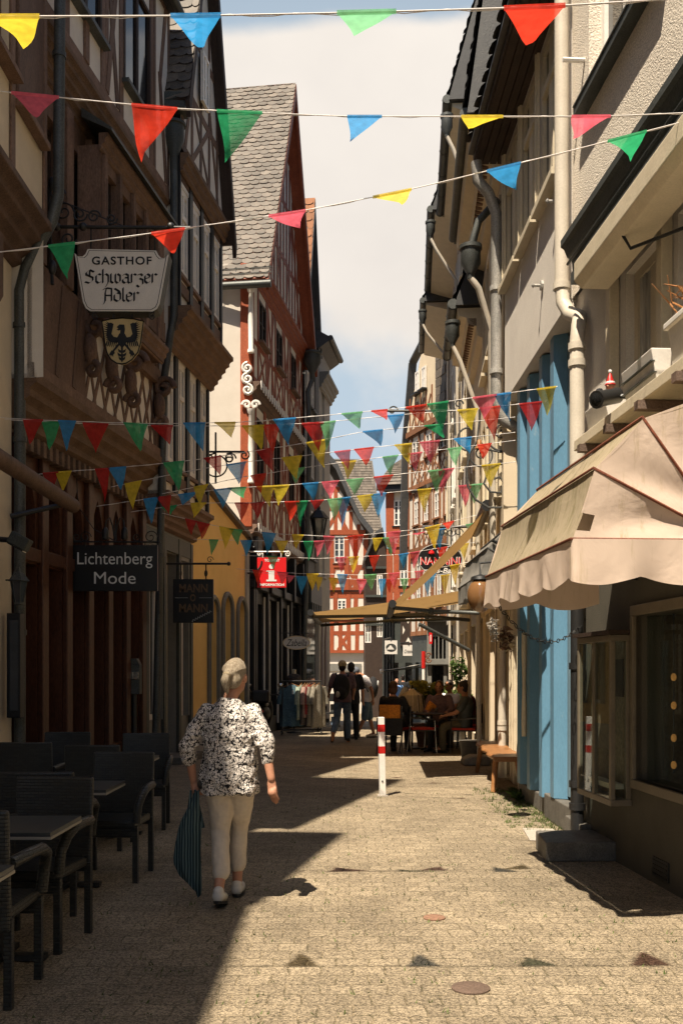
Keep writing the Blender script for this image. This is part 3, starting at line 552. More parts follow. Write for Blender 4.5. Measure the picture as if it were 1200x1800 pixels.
# first floor
w1 = .22; wins1 = [(a + .35 + i * .78, a + .95 + i * .78, 6.35, 8.2) for i in range(5)]
mb = MB(); FLf.wall(mb, a, b, 4.95, 8.6, wins1, w=w1, dep=.2); mb.build('first_floor_wall', M['timber_brown'], h)
for q in wins1: win(FLf, h, *q, w=w1, dep=.18, fm='timber_dark', cols=2, rows=2)
ap = MB()   # white parapet field behind the lattice
FLf.box(ap, a + 1.6, b - .15, 5.05, 6.1, w1 + .003, w1 + .02); ap.build('lattice_infill', M['plaster'], h)
t = MB()
for k in range(9):
    u = a + 1.5 + k * .38
    FLf.beam(t, (max(u, a + 1.6), 5.05), (min(u + .5, b - .12), 6.1), .07, w1 + .022, w1 + .06); FLf.beam(t, (min(u + .5, b - .12), 5.05), (max(u, a + 1.6), 6.1), .07, w1 + .022, w1 + .055)
FLf.box(t, a + 1.5, b - .1, 6.08, 6.3, w1 + .004, w1 + .12); FLf.box(t, a, b, 4.9, 5.08, w1, w1 + .1)
FLf.box(t, a, a + 1.55, 5.0, 6.3, w1 + .004, w1 + .07); FLf.box(t, b - .16, b, 5, 8.6, w1 + .004, w1 + .06)
for i in range(6): FLf.box(t, a + .12 + i * .78, a + .32 + i * .78, 6.3, 8.5, w1 + .003, w1 + .1)
for k in range(3): FLf.beam(t, (a + .15 + k * .5, 5.1), (a + .35 + k * .5, 6.25), .1, w1 + .072, w1 + .1)
t.build('timber_frame', M['timber_brown'], h, bevel=.01)
# carved consoles
for k, u in enumerate((a + 1.55, a + 2.3, a + 3.05, b - .2)):
    c = MB(); ax, ay = FLf.o, ZA
    for s in (0,):
        c.tube(curl(FLf.P(u, 6.0, w1 + .2), .17, 1.4, 0, FLf.o, ZA), .05, 8); c.tube(curl(FLf.P(u, 5.45, w1 + .16), .12, -1.3, math.pi, FLf.o, ZA), .045, 8)
        c.ball(FLf.P(u, 5.72, w1 + .13), (.09, .1, .22), 10, 8)
    c.build('carved_console', M['timber_brown'], h, smooth=50)
# oriel
o0, o1 = a + 1.45, b - .5; wo = .52
mb = MB(); hol = [(o0 + .18 + i * .53, o0 + .58 + i * .53, 6.95, 8.05) for i in range(4)]
FLf.wall(mb, o0, o1, 6.3, 8.3, hol, w=wo, dep=.1); mb.poly([FLf.P(o0, 6.3, wo), FLf.P(o0, 8.3, wo), FLf.P(o0, 8.3, w1), FLf.P(o0, 6.3, w1)]); mb.poly([FLf.P(o1, 6.3, wo), FLf.P(o1, 8.3, wo), FLf.P(o1, 8.3, w1), FLf.P(o1, 6.3, w1)]); mb.poly([FLf.P(o0, 6.3, wo), FLf.P(o1, 6.3, wo), FLf.P(o1, 6.3, w1), FLf.P(o0, 6.3, w1)])
orl = mb.build('oriel', M['timber_brown'], h)
mb = MB(); moulding(FLf, mb, o0 - .05, o1 + .05, 8.2, .22, wo, wo + .12, 3); moulding(FLf, mb, o0 - .03, o1 + .03, 6.28, .25, wo - .05, wo + .07, 3)
for i in range(5):
    u = o0 + .06 + i * .53; FLf.box(mb, u, u + .09, 6.55, 8.2, wo + .002, wo + .05); FLf.beam(mb, (u + .045, 6.7), (u + .046, 7.9), .04, wo + .05, wo + .075)
FLf.box(mb, o0, o1, 6.6, 6.9, wo + .003, wo + .025); mb.build('oriel_trim', M['timber_brown'], orl, bevel=.01)
mb = MB()
for q in hol: FLf.box(mb, *q, wo - .1, wo - .08)
mb.build('pane', M['glass_dark'], orl)
mb = MB(); FLf.profile(mb, o0 - .12, o1 + .12, [(wo + .2, 8.44), (w1 + .1, 8.72), (w1 + .1, 8.6), (wo + .2, 8.40)]); mb.build('oriel_roof', M['zinc_dark'], orl)
# second floor: white panels in brown frame
w2 = .42; W2 = [(a + .25, a + 1.05, 10.05, 11.5), (a + 2.0, a + 2.95, 10.05, 11.5), (b - 1.0, b - .25, 10.05, 11.5)]
W2 = [(UP(120, w2), UP(176, w2), 9.75, 11.4), (UP(215, w2), UP(262, w2), 9.75, 11.4)]
mb = MB(); FLf.wall(mb, a, b, 9.04, 12.2, W2, w=w2, dep=.05); mb.poly([FLf.P(b, 4.9, w2), FLf.P(b, 12.2, w2), FLf.P(b, 12.2, -.3), FLf.P(b, 4.9, -.3)]); mb.poly([FLf.P(a, 4.9, w2), FLf.P(a, 12.2, w2), FLf.P(a, 12.2, -.3), FLf.P(a, 4.9, -.3)])
mb.build('second_floor_wall', M['plaster'], h)
for q in W2: win(FLf, h, *q, w=w2, dep=.02, fm='timber_dark', cols=2, rows=1, sill='zinc_dark', sillw=.12)
t = MB(); studs(FLf, t, a, b, 9.05, 12.1, w2 + .002, w2 + .02, 7, .10, skip=[(q[0], q[1]) for q in W2])
for q in W2: FLf.box(t, q[0] - .14, q[0], 9.2, 12, w2 + .003, w2 + .02); FLf.box(t, q[1], q[1] + .14, 9.2, 12, w2 + .003, w2 + .02); FLf.box(t, (q[0] + q[1]) / 2 - .06, (q[0] + q[1]) / 2 + .06, 9.2, 9.7, w2 + .003, w2 + .04)
for u, s in ((W2[0][1] + .22, 1), (W2[1][0] - .2, -1), (b - .12, -1)):
    FLf.beam(t, (u, 9.25), (u + s * .32, 10.8), .12, w2 + .003, w2 + .042); FLf.beam(t, (u + s * .3, 10.7), (u + s * .02, 11.95), .11, w2 + .003, w2 + .041)
t.build('second_floor_frame', M['timber_brown'], h)
body(FLf, h, a, b, 0, 12.1, None, 6, 'plaster_grey')
# roof: long eave plus a tall dormer gable
r = MB(); FLf.poly(r, [(a, 12.2), (b, 12.2), (b, 12.0), (a, 12.0)], -3, .55); r.prism([FLf.P(a, 12.1, .6), FLf.P(a, 12.25, .6), FLf.P(a, 13.6, -3), FLf.P(a, 13.4, -3)], FLf.d * (b - a)); r.build('roof', M['slate_dark'], h)
g = MB(); g.tube([FLf.P(a, 12.02, .62), FLf.P(b, 12.0, .62)], .07, 10); g.build('gutter', M['zinc_dark'], h, smooth=50)
pipe(h, [FLf.P(U(11.45), 12, .6), FLf.P(U(11.45), 7.0, .56), FLf.P(U(11.42), 6.7, .5), FLf.P(U(11.38), 6.15, .2), FLf.P(U(11.38), 5.9, .13), FLf.P(U(11.38), 0, .13)], .065, 'zinc_dark', [FLf.P(U(11.45), z, .57) for z in (8.6, 10.2)] + [FLf.P(U(11.38), z, .13) for z in (5.5, 4.2, 2)])
# ------------------------------------------------------------------ house with the white windows, black posts and grey shop front
h = thing('gabled_house', 'tall gabled house with white windows between black posts above a grey shopfront', 'house', FLf.P(U(17.6), 0))
a, b = U(15.9), U(18.5); um_ = U(17.0)
mb = MB(); sf = [(U(16.05), U(16.75), .75, 3.55), (U(17.75), U(18.25), .75, 3.55)]; dr = (U(16.95), U(17.6), .12, 3.6)
FLf.wall(mb, a, b, 0, 4.3, sf + [dr], dep=.25); mb.build('shopfront_wall', M['grey_paint'], h)
for q in sf: win(FLf, h, *q, dep=.12, fm='white_paint', gm='glass_sky', cols=2, rows=1, transom=.78, case='grey_paint', name='shop_window', fr=.09)
d = MB(); FLf.box(d, *dr, -.22, -.15)
for (z0, z1) in ((.3, 1.15), (1.3, 2.6), (2.75, 3.45)): FLf.box(d, dr[0] + .12, dr[1] - .12, z0, z1, -.15, -.125)
d = d.build('door', M['cream_paint'], h, bevel=.008)
k = MB(); k.tube([FLf.P(dr[0] + .08, 1.1, -.14), FLf.P(dr[0] + .08, 1.1, -.06), FLf.P(dr[0] + .2, 1.1, -.06)], .012); k.build('handle', M['chrome'], d, smooth=50)
st = MB(); FLf.box(st, U(16.6), U(18), 0, .12, .002, .42); st.build('step', M['dark_stone'], h, bevel=.01)
t = MB(); moulding(FLf, t, a, b + .1, 3.95, .5, .01, .42, 5); t.build('cornice', M['timber_brown'], h)
t = MB()
for u in (a + .06, U(16.85), U(17.68), b - .1): FLf.box(t, u - .07, u + .07, 0, 3.9, .003, .06)
FLf.box(t, a, b, 3.62, 3.9, .003, .05); t.build('pilaster', M['green_grey'], h, bevel=.008)
w1 = .3
def upper(z0, z1, wz0, wz1, w, n, wt):
    ws = []; L = b - a; st_ = L / n
    for i in range(n): ws.append((a + st_ * i + st_ * .2, a + st_ * (i + 1) - st_ * .12, wz0, wz1))
    mb = MB(); FLf.wall(mb, a, b, z0, z1, ws, w=w, dep=.1); mb.poly([FLf.P(b, z0, w), FLf.P(b, z1, w), FLf.P(b, z1, -.3), FLf.P(b, z0, -.3)]); mb.poly([FLf.P(a, z0, w), FLf.P(a, z1, w), FLf.P(a, z1, -.3), FLf.P(a, z0, -.3)]); mb.build('wall', M['plaster'], h)
    for q in ws: win(FLf, h, *q, w=w, dep=.03, fm='white_paint', gm='glass_sky', cols=2, rows=1, transom=.68, fr=.10, case='white_paint', cw=.07, sill='timber_brown', sillw=.06)
    t = MB()
    for i in range(n + 1): FLf.box(t, a + st_ * i - .1 + (.1 if i == 0 else 0), a + st_ * i + .06 - (.06 if i == n else 0), z0, z1, w + .003, w + .06)
    t.build('black_post', M['black_wood'], h)
    for z_ in (wz0 - .32, wz1 + .1): t = MB(); FLf.box(t, a, b, z_, z_ + .18, w + .002, w + .04); t.build('rail', M[wt], h)
upper(4.4, 7.1, 4.95, 6.75, w1, 4, 'timber_brown')
t = MB(); moulding(FLf, t, a - .02, b + .05, 6.75, .62, w1 + .065, w1 + .5, 6); t.build('jetty_moulding', M['oak_mould'], h)
w2 = .55
upper(7.35, 9.8, 7.95, 9.35, w2, 4, 'timber_brown')
t = MB(); moulding(FLf, t, a - .02, b + .05, 9.5, .3, w2 + .065, w2 + .2, 3); t.build('gable_beam', M['oak_mould'], h)
w3 = .62; za = 14.9; ze = 10.2; um_ = U(17.0)
mb = MB(); mb.poly([FLf.P(a, ze - .2, w3), FLf.P(b, ze - .2, w3), FLf.P(b, ze, w3), FLf.P(um_, za - .3, w3), FLf.P(a, 11.2, w3)]); mb.build('gable_wall', M['plaster'], h)
t = MB()
def gx(z, s): return um_ + (b - um_) * (za - .35 - z) / (za - .35 - ze) if s > 0 else max(a, um_ - (um_ - a) * (za - .35 - z) / (za - .35 - 11.2))
for z in (9.95, 11.0, 12.1): FLf.beam(t, (gx(z, -1), z), (gx(z, 1), z), .13, w3 + .003, w3 + .035)
for k in range(-4, 6):
    uu = um_ + k * .52; zt = za - .4 - (abs(uu - um_) / (b - um_) * (za - .35 - ze) if k > 0 else abs(uu - um_) / (um_ - a) * (za - .35 - 11.2))
    if zt > 10.1: FLf.beam(t, (uu, 9.95), (uu, zt), .1, w3 + .004, w3 + .04)
FLf.beam(t, (um_ - .9, 10), (um_ - .3, 12), .1, w3 + .005, w3 + .038); FLf.beam(t, (um_ + 1.1, 10), (um_ + .3, 12), .1, w3 + .005, w3 + .038); FLf.beam(t, (um_ - .5, 10), (um_ + .5, 11), .09, w3 + .005, w3 + .037); FLf.beam(t, (um_ + .5, 10), (um_ - .5, 11), .09, w3 + .005, w3 + .036)
t.build('gable_frame', M['timber_brown'], h)
win(FLf, h, um_ - .2, um_ + .2, 11.15, 12.0, w=w3 + .16, dep=.1, fm='white_paint', cols=2, rows=2)
body(FLf, h, a, b, 0, ze, za - .7, 6, 'plaster_grey', um=um_)
gable_roof(FLf, h, a, b, (11.25, ze), za, w3 + .16, -6, side=.22, under='timber_dark', um=um_, scale=(.22, .17))
hp = MB(); c = FLf.P(U(15.86), 10.0, .52); hp.lathe([(.06, -.5), (.07, -.25), (.16, 0), (.16, .2), (.19, .21), (.19, .25)], c, 14); hp.bb(c.x - .2, c.x + .2, c.y - .18, c.y + .18, c.z + .42, c.z + .66); hp.build('hopper', M['green_grey'], h, smooth=40)
pipe(h, [c + ZA * -.4, c + ZA * -2.8, FLf.P(U(15.86), 6.9, .46), FLf.P(U(15.86), 6.2, .36), FLf.P(U(15.88), 0, .2)], .06, 'zinc_dark', [FLf.P(U(15.87), z, .3) for z in (5, 3.4)])
# ------------------------------------------------------------------ yellow annex
h = thing('yellow_house', 'low yellow plastered house with two arched windows behind the woman', 'house', FLf.P(U(21), 0))
a, b = U(18.55), U(23.0)
def arch_hole(Fc, mb, u0, u1, z0, z1, dep, w=0):  # closes a square opening to a round head
    m_ = (u0 + u1) / 2; r = (u1 - u0) / 2
    for s in (-1, 1): Fc.poly(mb, [(m_ + s * r, z1)] + [(m_ + s * r * math.cos(t), z1 - r + r * math.sin(t)) for t in [math.pi / 2 * i / 7 for i in range(8)]], w - dep, w + .003)
aw = [(U(19.7), U(20.3), .9, 3.0), (U(20.75), U(21.45), .8, 3.15), (U(22.0), U(22.7), .8, 3.15)]
mb = MB(); FLf.wall(mb, a, b, 0, 4.55, aw, dep=.2)
for q in aw: arch_hole(FLf, mb, *q, .2)
FLf.poly(mb, [(a, 4.55), (b, 4.55), (b, 4.6), (a, 5.25)], -.2, 0); mb.build('wall', M['plaster_yellow'], h)
for q in aw:
    fr = win(FLf, h, *q, dep=.16, fm='white_paint', gm='glass_sky', cols=1, rows=1, transom=.66, fr=.07)
    m_ = (q[0] + q[1]) / 2; r = (q[1] - q[0]) / 2; t = MB(); P = [FLf.P(m_ + (r + .05) * math.cos(x), q[3] - r + (r + .05) * math.sin(x), .03) for x in [math.pi * i / 14 for i in range(15)]]
    t.tube([FLf.P(q[1] + .05, q[2], .03)] + P + [FLf.P(q[0] - .05, q[2], .03)], .055, 6); t.build('arch_surround', M['grey_paint'], fr)
t = MB(); FLf.box(t, U(22.75), b, 0, 4.5, .003, .05); FLf.box(t, a, b, 0, .5, .003, .045); t.build('corner_quoin', M['plaster_grey'], h)
r = MB(); FLf.poly(r, [(a, 5.26), (b, 4.61), (b, 4.7), (a, 5.36)], -5, .12); r.build('roof', M['slate'], h)
body(FLf, h, a, b, 0, 4.5, None, 5, 'plaster_yellow')
# ------------------------------------------------------------------ red half-timbered house with carved white corner
h = thing('red_timber_house', 'red half timbered house with carved white corner columns and slate gable roof', 'house', FLf.P(U(26), 0))
a, b = U(23.05), U(29.3); um_ = (a + b) / 2; ze = 11.1; za = 17.0
mb = MB(); q3 = FLf.P(a, 0, .10)
sidew = [Vector((q3.x - 6, q3.y, 0)), Vector((q3.x - .26, q3.y, 0)), Vector((q3.x - .26, q3.y, 11.0)), Vector((q3.x - 6, q3.y, 11.0))]
mb.prism(sidew, (0, .25, 0)); mb.build('side_wall', M['plaster_white'], h)
mb = MB(); mb.bb(q3.x - .27, q3.x + .0, q3.y - .06, q3.y + .25, 4.9, 11.0); mb.build('corner_post', M['timber_orange'], h, bevel=.02)
cn = MB()
for z0, z1 in ((8.9, 10.4), (5.9, 7.6)):
    c = Vector((q3.x - .02, q3.y - .12, 0)); cn.lathe([(.08, z0), (.08, z0 + .06), (.055, z0 + .1), (.065, (z0 + z1) / 2), (.05, z1 - .12), (.08, z1 - .08), (.09, z1)], c, 12)
    for s in (-1, 1): cn.tube(curl(c + XA * s * .1 + ZA * (z1 + .1), .1, 1.2, 0, XA * s, ZA), .035, 6)
c = Vector((q3.x - .10, q3.y - .1, 0))
for z, s in ((8.55, 1), (8.05, -1), (8.3, 1)): cn.tube(curl(c + ZA * z, .13, 1.5 * s, math.pi / 2, XA, ZA), .036, 6)
cn.build('carved_column', M['white_paint'], h, smooth=50)
pier = MB(); p4 = FLf.P(a + .2, 0, .06); pier.bb(p4.x - .12, p4.x + .2, p4.y - .2, p4.y + .3, 0, .9); pier.build('stone_pier', M['stone'], h, bevel=.02)
# ground floor, dark posts
mb = MB(); gd = [(a + .5, a + 1.5, .2, 3.2), (a + 2.0, a + 3.2, .4, 3.4), (a + 3.6, a + 4.6, .2, 3.3), (a + 5.0, a + 6.0, .4, 3.4)]
FLf.wall(mb, a, b, 0, 4.7, gd, dep=.3); mb.build('ground_floor_wall', M['black_wood'], h)
for q in gd: win(FLf, h, *q, dep=.2, fm='white_paint', gm='glass_dark', cols=2, rows=1, fr=.05, transom=.8, name='shop_window')
t = MB()
for u in (a + .2, a + .42, a + 1.75, a + 3.4, a + 4.8, b - .15): FLf.box(t, u - .09, u + .09, 0, 3.6, .004, .12); FLf.poly(t, [(u - .1, 3.5), (u + .1, 3.5), (u + .14, 4.7), (u - .14, 4.7)], .004, .22)
FLf.box(t, a, b, 3.5, 3.7, .004, .16); t.build('shop_post', M['black_wood'], h, bevel=.02)
t = MB()
for u in (a + .32, a + 1.62, a + 1.88, a + 3.28, a + 3.52, a + 4.7): FLf.box(t, u - .025, u + .025, .2, 3.4, .01, .05)
t.build('white_batten', M['white_paint'], h)
for k, (z0, z1, w) in enumerate(((4.95, 8.15, .06), (8.25, 10.95, .12))):
    ws = [(a + .55 + i * 2.0, a + 1.35 + i * 2.0, z0 + 1.15, z1 - .55) for i in range(3)]
    mb = MB(); FLf.wall(mb, a, b, z0, z1, ws, w=w, dep=.1); mb.poly([FLf.P(b, z0, w), FLf.P(b, z1, w), FLf.P(b, z1, -.3), FLf.P(b, z0, -.3)]); mb.build('wall', M['plaster'], h)
    for q in ws: win(FLf, h, *q, w=w, dep=.03, fm='timber_dark', gm='glass_dark', cols=2, rows=2, sill='timber_brown', sillw=.14)
    t = MB(); studs(FLf, t, a, b, z0, z1, w + .002, w + .04, 12, .12, rail=(z0 + 1.0,), skip=[(q[0], q[1]) for q in ws])
    for i, q in enumerate(ws):
        FLf.box(t, q[0] - .12, q[0], z0 + .1, z1 - .1, w + .003, w + .02); FLf.box(t, q[1], q[1] + .12, z0 + .1, z1 - .1, w + .003, w + .02)
        FLf.beam(t, (q[1] + .15, z0 + .2), (q[1] + 1.0, z1 - .2), .1, w + .003, w + .045); FLf.beam(t, (q[1] + 1.0, z0 + .2), (q[1] + .15, z1 - .2), .1, w + .003, w + .043)
        FLf.beam(t, (q[0], z0 + .15), (q[1], z0 + 1.0), .09, w + .003, w + .04); FLf.beam(t, (q[1], z0 + .15), (q[0], z0 + 1.0), .09, w + .003, w + .038)
    t.build('timber_frame', M['timber_red'], h)
    t = MB(); moulding(FLf, t, a - .03, b + .03, z0 - .42, .44, w - .12, w + .16, 4); t.build('jetty_beam', M['timber_brown'], h)
    n_ = 26
    for i in range(n_): t = MB(); u = a + .1 + (b - a - .2) * i / (n_ - 1); FLf.poly(t, [(u - .05, z0 - .16), (u + .0, z0 - .16), (u + .015, z0 - .1), (u + .05, z0 - .1), (u + .05, z0 + .05), (u - .05, z0 + .05)], w + .165, w + .19); t.build('white_carving', M['white_paint'], h)
w = .20
mb = MB(); mb.poly([FLf.P(a, 10.9, w), FLf.P(b, 10.9, w), FLf.P(b, ze, w), FLf.P(um_, za - .3, w), FLf.P(a, ze, w)]); mb.build('gable_wall', M['plaster'], h)
t = MB(); moulding(FLf, t, a - .03, b + .03, 10.6, .44, w - .1, w + .16, 4)
for z in (12.4, 13.9, 15.3): kk = (za - .4 - z) / (za - .4 - ze) * (b - a) / 2; FLf.beam(t, (um_ - kk, z), (um_ + kk, z), .15, w + .003, w + .04)
for k in range(-7, 8):
    uu = um_ + k * .4; zt = za - .5 - abs(k * .4) / ((b - a) / 2) * (za - .4 - ze)
    if zt > 11.4: FLf.beam(t, (uu, 11), (uu, zt), .11, w + .004, w + .045)
for s in (-1, 1): FLf.beam(t, (um_ + s * 2.4, 11), (um_ + s * 1.2, 13.8), .12, w + .005, w + .042); FLf.beam(t, (um_ + s * .3, 11), (um_ + s * 1.1, 13.8), .12, w + .005, w + .041)
t.build('gable_frame', M['timber_red'], h)
body(FLf, h, a + .02, b, 0, ze - .1, za - .6, 6, 'plaster_white')
gable_roof(FLf, h, a, b, ze, za, w + .30, -6, side=.3, under='timber_red', scale=(.23, .165))
g = MB(); e0 = FLf.P(a - .36, ze - .72, .62); e1 = FLf.P(a - .36, ze - .72, -6); g.tube([e0, e1], .085, 10); g.tube([e0 + ZA * .3 + YA * .1, e1 + ZA * .3 + YA * .1], .012, 5); g.tube([e0 + ZA * .45 + YA * .18, e1 + ZA * .45 + YA * .18], .012, 5)
for i in range(14): p = e0 + FLf.o * (-i * .4 - .03); g.tube([p + ZA * .05 + YA * .05, p + ZA * .48 + YA * .2], .01, 5)
g.build('gutter', M['zinc_dark'], h, smooth=50)
hp = MB(); c = FLf.P(b - .1, 10.6, .45); hp.lathe([(.07, -.55), (.08, -.3), (.26, 0), (.26, .22), (.3, .24), (.3, .3)], c, 14); hp.build('hopper', M['zinc_dark'], h, smooth=40)
pipe(h, [c + ZA * -.5, c + ZA * -.9 - FLf.d * .2 - FLf.o * .1, FLf.P(b - .35, 8.5, .42), FLf.P(b - .3, 0, .2)], .07, 'zinc_dark', [FLf.P(b - .33, z, .3) for z in (4, 6)])
# ------------------------------------------------------------------ dark slate-clad house, then the grey house at the bend
h = thing('slate_house', 'dark slate clad house with orange tiled roof squeezed between red and grey houses', 'house', FLf.P(U(30.4), 0))
a, b = U(29.35), U(31.3)
mb = MB(); ws = [(a + .3 + (i % 2) * .85, a + .9 + (i % 2) * .85, z, z + 1.5) for i, z in enumerate((5, 5, 7.4, 7.4, 9.6, 9.6))]; FLf.wall(mb, a, b, 0, 12.6, ws, w=.2); mb.build('wall', M['slate_dark'], h)
for q in ws: win(FLf, h, *q, w=.2, dep=.06, fm='white_paint', cols=2, rows=3, sill='green_grey')
mb = MB(); FLf.box(mb, a, b, 3.6, 4.2, .21, .4); 
for i in range(6): FLf.box(mb, a + .1 + i * .32, a + .22 + i * .32, 3.3, 3.6, .21, .42)
mb.build('shop_fascia', M['green_grey'], h)
g = MB(); FLf.box(g, a + .2, b - .2, .2, 3.2, .202, .23); g.build('shop_pane', M['glass_dark'], h)
body(FLf, h, a, b, 0, 12.5, 15.5, 6, 'slate_dark')
gable_roof(FLf, h, a, b + .1, 12.7, 16.0, .30, -6, side=.3, mat='tile_orange', near=True, under='slate_dark', scale=(.3, .3))
h = thing('grey_house', 'plain grey gabled corner house where the left row ends', 'house', FLf.P(U(32.4), 0))
a, b = U(31.35), U(33.6)
mb = MB(); ws = [(a + .5, a + 1.1, z, z + 1.5) for z in (4.6, 7.2, 9.4)]; FLf.wall(mb, a, b, -.3, 11.8, ws, w=.3)
for u_ in (a, b): mb.poly([FLf.P(u_, -.3, .3), FLf.P(u_, 11.2, .3), FLf.P(u_, 11.2, -.4), FLf.P(u_, -.3, -.4)])
mb.build('wall', M['plaster_grey'], h)
for q in ws: win(FLf, h, *q, w=.3, fm='white_paint', cols=2, rows=3, sill='plaster_grey')
body(FLf, h, a, b, -.3, 12.0, None, 6, 'plaster_grey')
r = MB(); FLf.profile(r, a, b + .1, [(.31, 11.75), (.60, 11.95), (.62, 12.1), (-3, 14.2), (-3, 11.75)]); r.build('roof', M['slate_dark'], h); r = MB(); r.tube([FLf.P(a, 12.05, .66), FLf.P(b + .1, 12.05, .66)], .09, 8); r.build('gutter', M['zinc_dark'], h)
for k in range(2):
    d = MB(); u_ = a + .35 + k * .75; FLf.poly(d, [(u_, 0), (u_ + .4, 0), (u_ + .4, 2.5), (u_ + .2, 3.3), (u_, 2.5)], .305, .33); d.build('pointed_door', M['redwood'], h)
mb = MB(); moulding(FLf, mb, a, b, 10.5, .5, .31, .6, 4); mb.build('cornice', M['grey_paint'], h)
# ================================================================== right row
FA = Fac(2.24, 8.07, -.063, 'R'); FB = Fac(2.06, 12.4, -.010, 'R'); FC = Fac(2.26, 9.66, -.006, 'R'); FD = Fac(2.05, 12.4, .07, 'R')
# ------------------------------------------------------------------ rough-cast house nearest on the right
h = thing('roughcast_house', 'beige roughcast house with dark shop window nearest on the right', 'house', FA.P(FA.UY(6), 0))
U = FA.UY; a, b = U(-6), U(9.33)
uw = [(U(7.05), U(8.83), 6.62, 8.9), (U(4.2), U(6.0), 6.62, 8.9)]
mb = MB(); FA.wall(mb, a, b, 5.05, 11.5, uw, dep=.2); mb.poly([FA.P(b, 3.0), FA.P(b, 11.5), FA.P(b, 11.5, -.4), FA.P(b, 3, -.4)]); mb.build('roughcast_wall', M['roughcast'], h)
for q in uw:
    wi = win(FA, h, *q, dep=.16, fm='white_paint', gm='glass_dark', cols=3, rows=1, fr=.09, mu=.06)
    s = MB(); FA.box(s, q[0] - .06, q[1] + .1, q[2] - .09, q[2] - .01, -.15, .11); FA.box(s, q[0] - .05, q[1] + .09, q[2] - .02, q[2] - .005, -.15, .12, 1); s.build('sill', [M['green_grey'], M['zinc_dark']], wi)
    c = MB(); FA.box(c, q[0] + .25, q[1] - .95, q[2] + .1, q[3], -.19, -.175); c.build('curtain', M['curtain'], wi)
k = MB(); k.tube([FA.P(U(8.95), 7.05, 0), FA.P(U(8.95), 7.05, .2)], .022, 8); k.build('rod_bracket', M['white_paint'], h)
# first floor window band over the planter shelf
fw = [(U(7.2), U(8.0), 3.5, 4.75), (U(6.25), U(6.95), 3.5, 4.75), (U(5.2), U(6.0), 3.5, 4.75), (U(4.1), U(4.9), 3.5, 4.75)]
mb = MB(); FA.wall(mb, a, b, 3.2, 5.06, fw, w=-.04, dep=.18); mb.build('first_floor_wall', M['dash'], h)
for q in fw:
    wi = win(FA, h, *q, w=-.04, dep=.12, fm='cream_paint', gm='glass_sky', cols=2, rows=1, fr=.075, mu=.05)
    c = MB(); n_ = 14
    for i in range(n_):
        t0 = q[0] + .1 + (q[1] - q[0] - .2) * i / n_
        if abs(i - n_ / 2) > 2.5: FA.box(c, t0, t0 + (q[1] - q[0]) / n_ * .8, q[2] + .08, q[3] - .08, -.145 + .01 * (i % 2), -.13 + .01 * (i % 2))
    c.build('curtain', M['curtain'], wi)
for u in (U(8.18), U(7.08), U(6.12), U(5.05)): t = MB(); FA.box(t, u - .05, u + .05, 3.3, 4.9, -.035, .05); t.build('window_post', M['cream_paint'], h, bevel=.006)
t = MB(); FA.profile(t, a, U(8.95), [(.0, 5.42), (.22, 5.42), (.22, 5.36), (.19, 5.34), (.16, 5.27), (.12, 5.25), (.10, 5.05), (0, 5.0)]); t.build('ledge_cornice', M['green_grey'], h)
t = MB(); FA.box(t, a, U(8.7), 4.93, 5.03, .0, .2); t.tube([FA.P(a, 5.15, .2), FA.P(U(8.8), 5.15, .2)], .014, 6); t.build('ledge_rail', M['zinc_dark'], h)
t = MB(); FA.profile(t, U(-4), U(7.95), [(.10, 4.93), (.30, 4.9), (.40, 4.80), (.40, 4.66), (.34, 4.60), (.12, 4.60)]); t.build('awning_cassette', M['cream_paint'], h, bevel=.008)
t = MB(); FA.box(t, U(-4), U(7.9), 4.905, 4.925, .1, .32); t.build('cassette_rail', M['zinc_dark'], h)
t = MB(); t.tube([FA.P(U(7.0), 4.62, .34), FA.P(U(6.95), 4.5, .3), FA.P(U(6.6), 4.5, .05)], .012, 6); t.build('crank_rod', M['iron'], h)
t = MB(); FA.box(t, U(-4), U(7.75), 3.26, 3.34, -.03, .46); t.build('planter_shelf', M['cream_paint'], h, bevel=.006)
for y in (7.5, 6.9, 6.3, 5.7, 5.0):
    t = MB(); FA.box(t, U(y) - .035, U(y) + .035, 3.2, 3.255, .0, .5); FA.box(t, U(y) - .02, U(y) + .02, 3.0, 3.2, .02, .06); t.build('shelf_bracket', M['rust'], h)
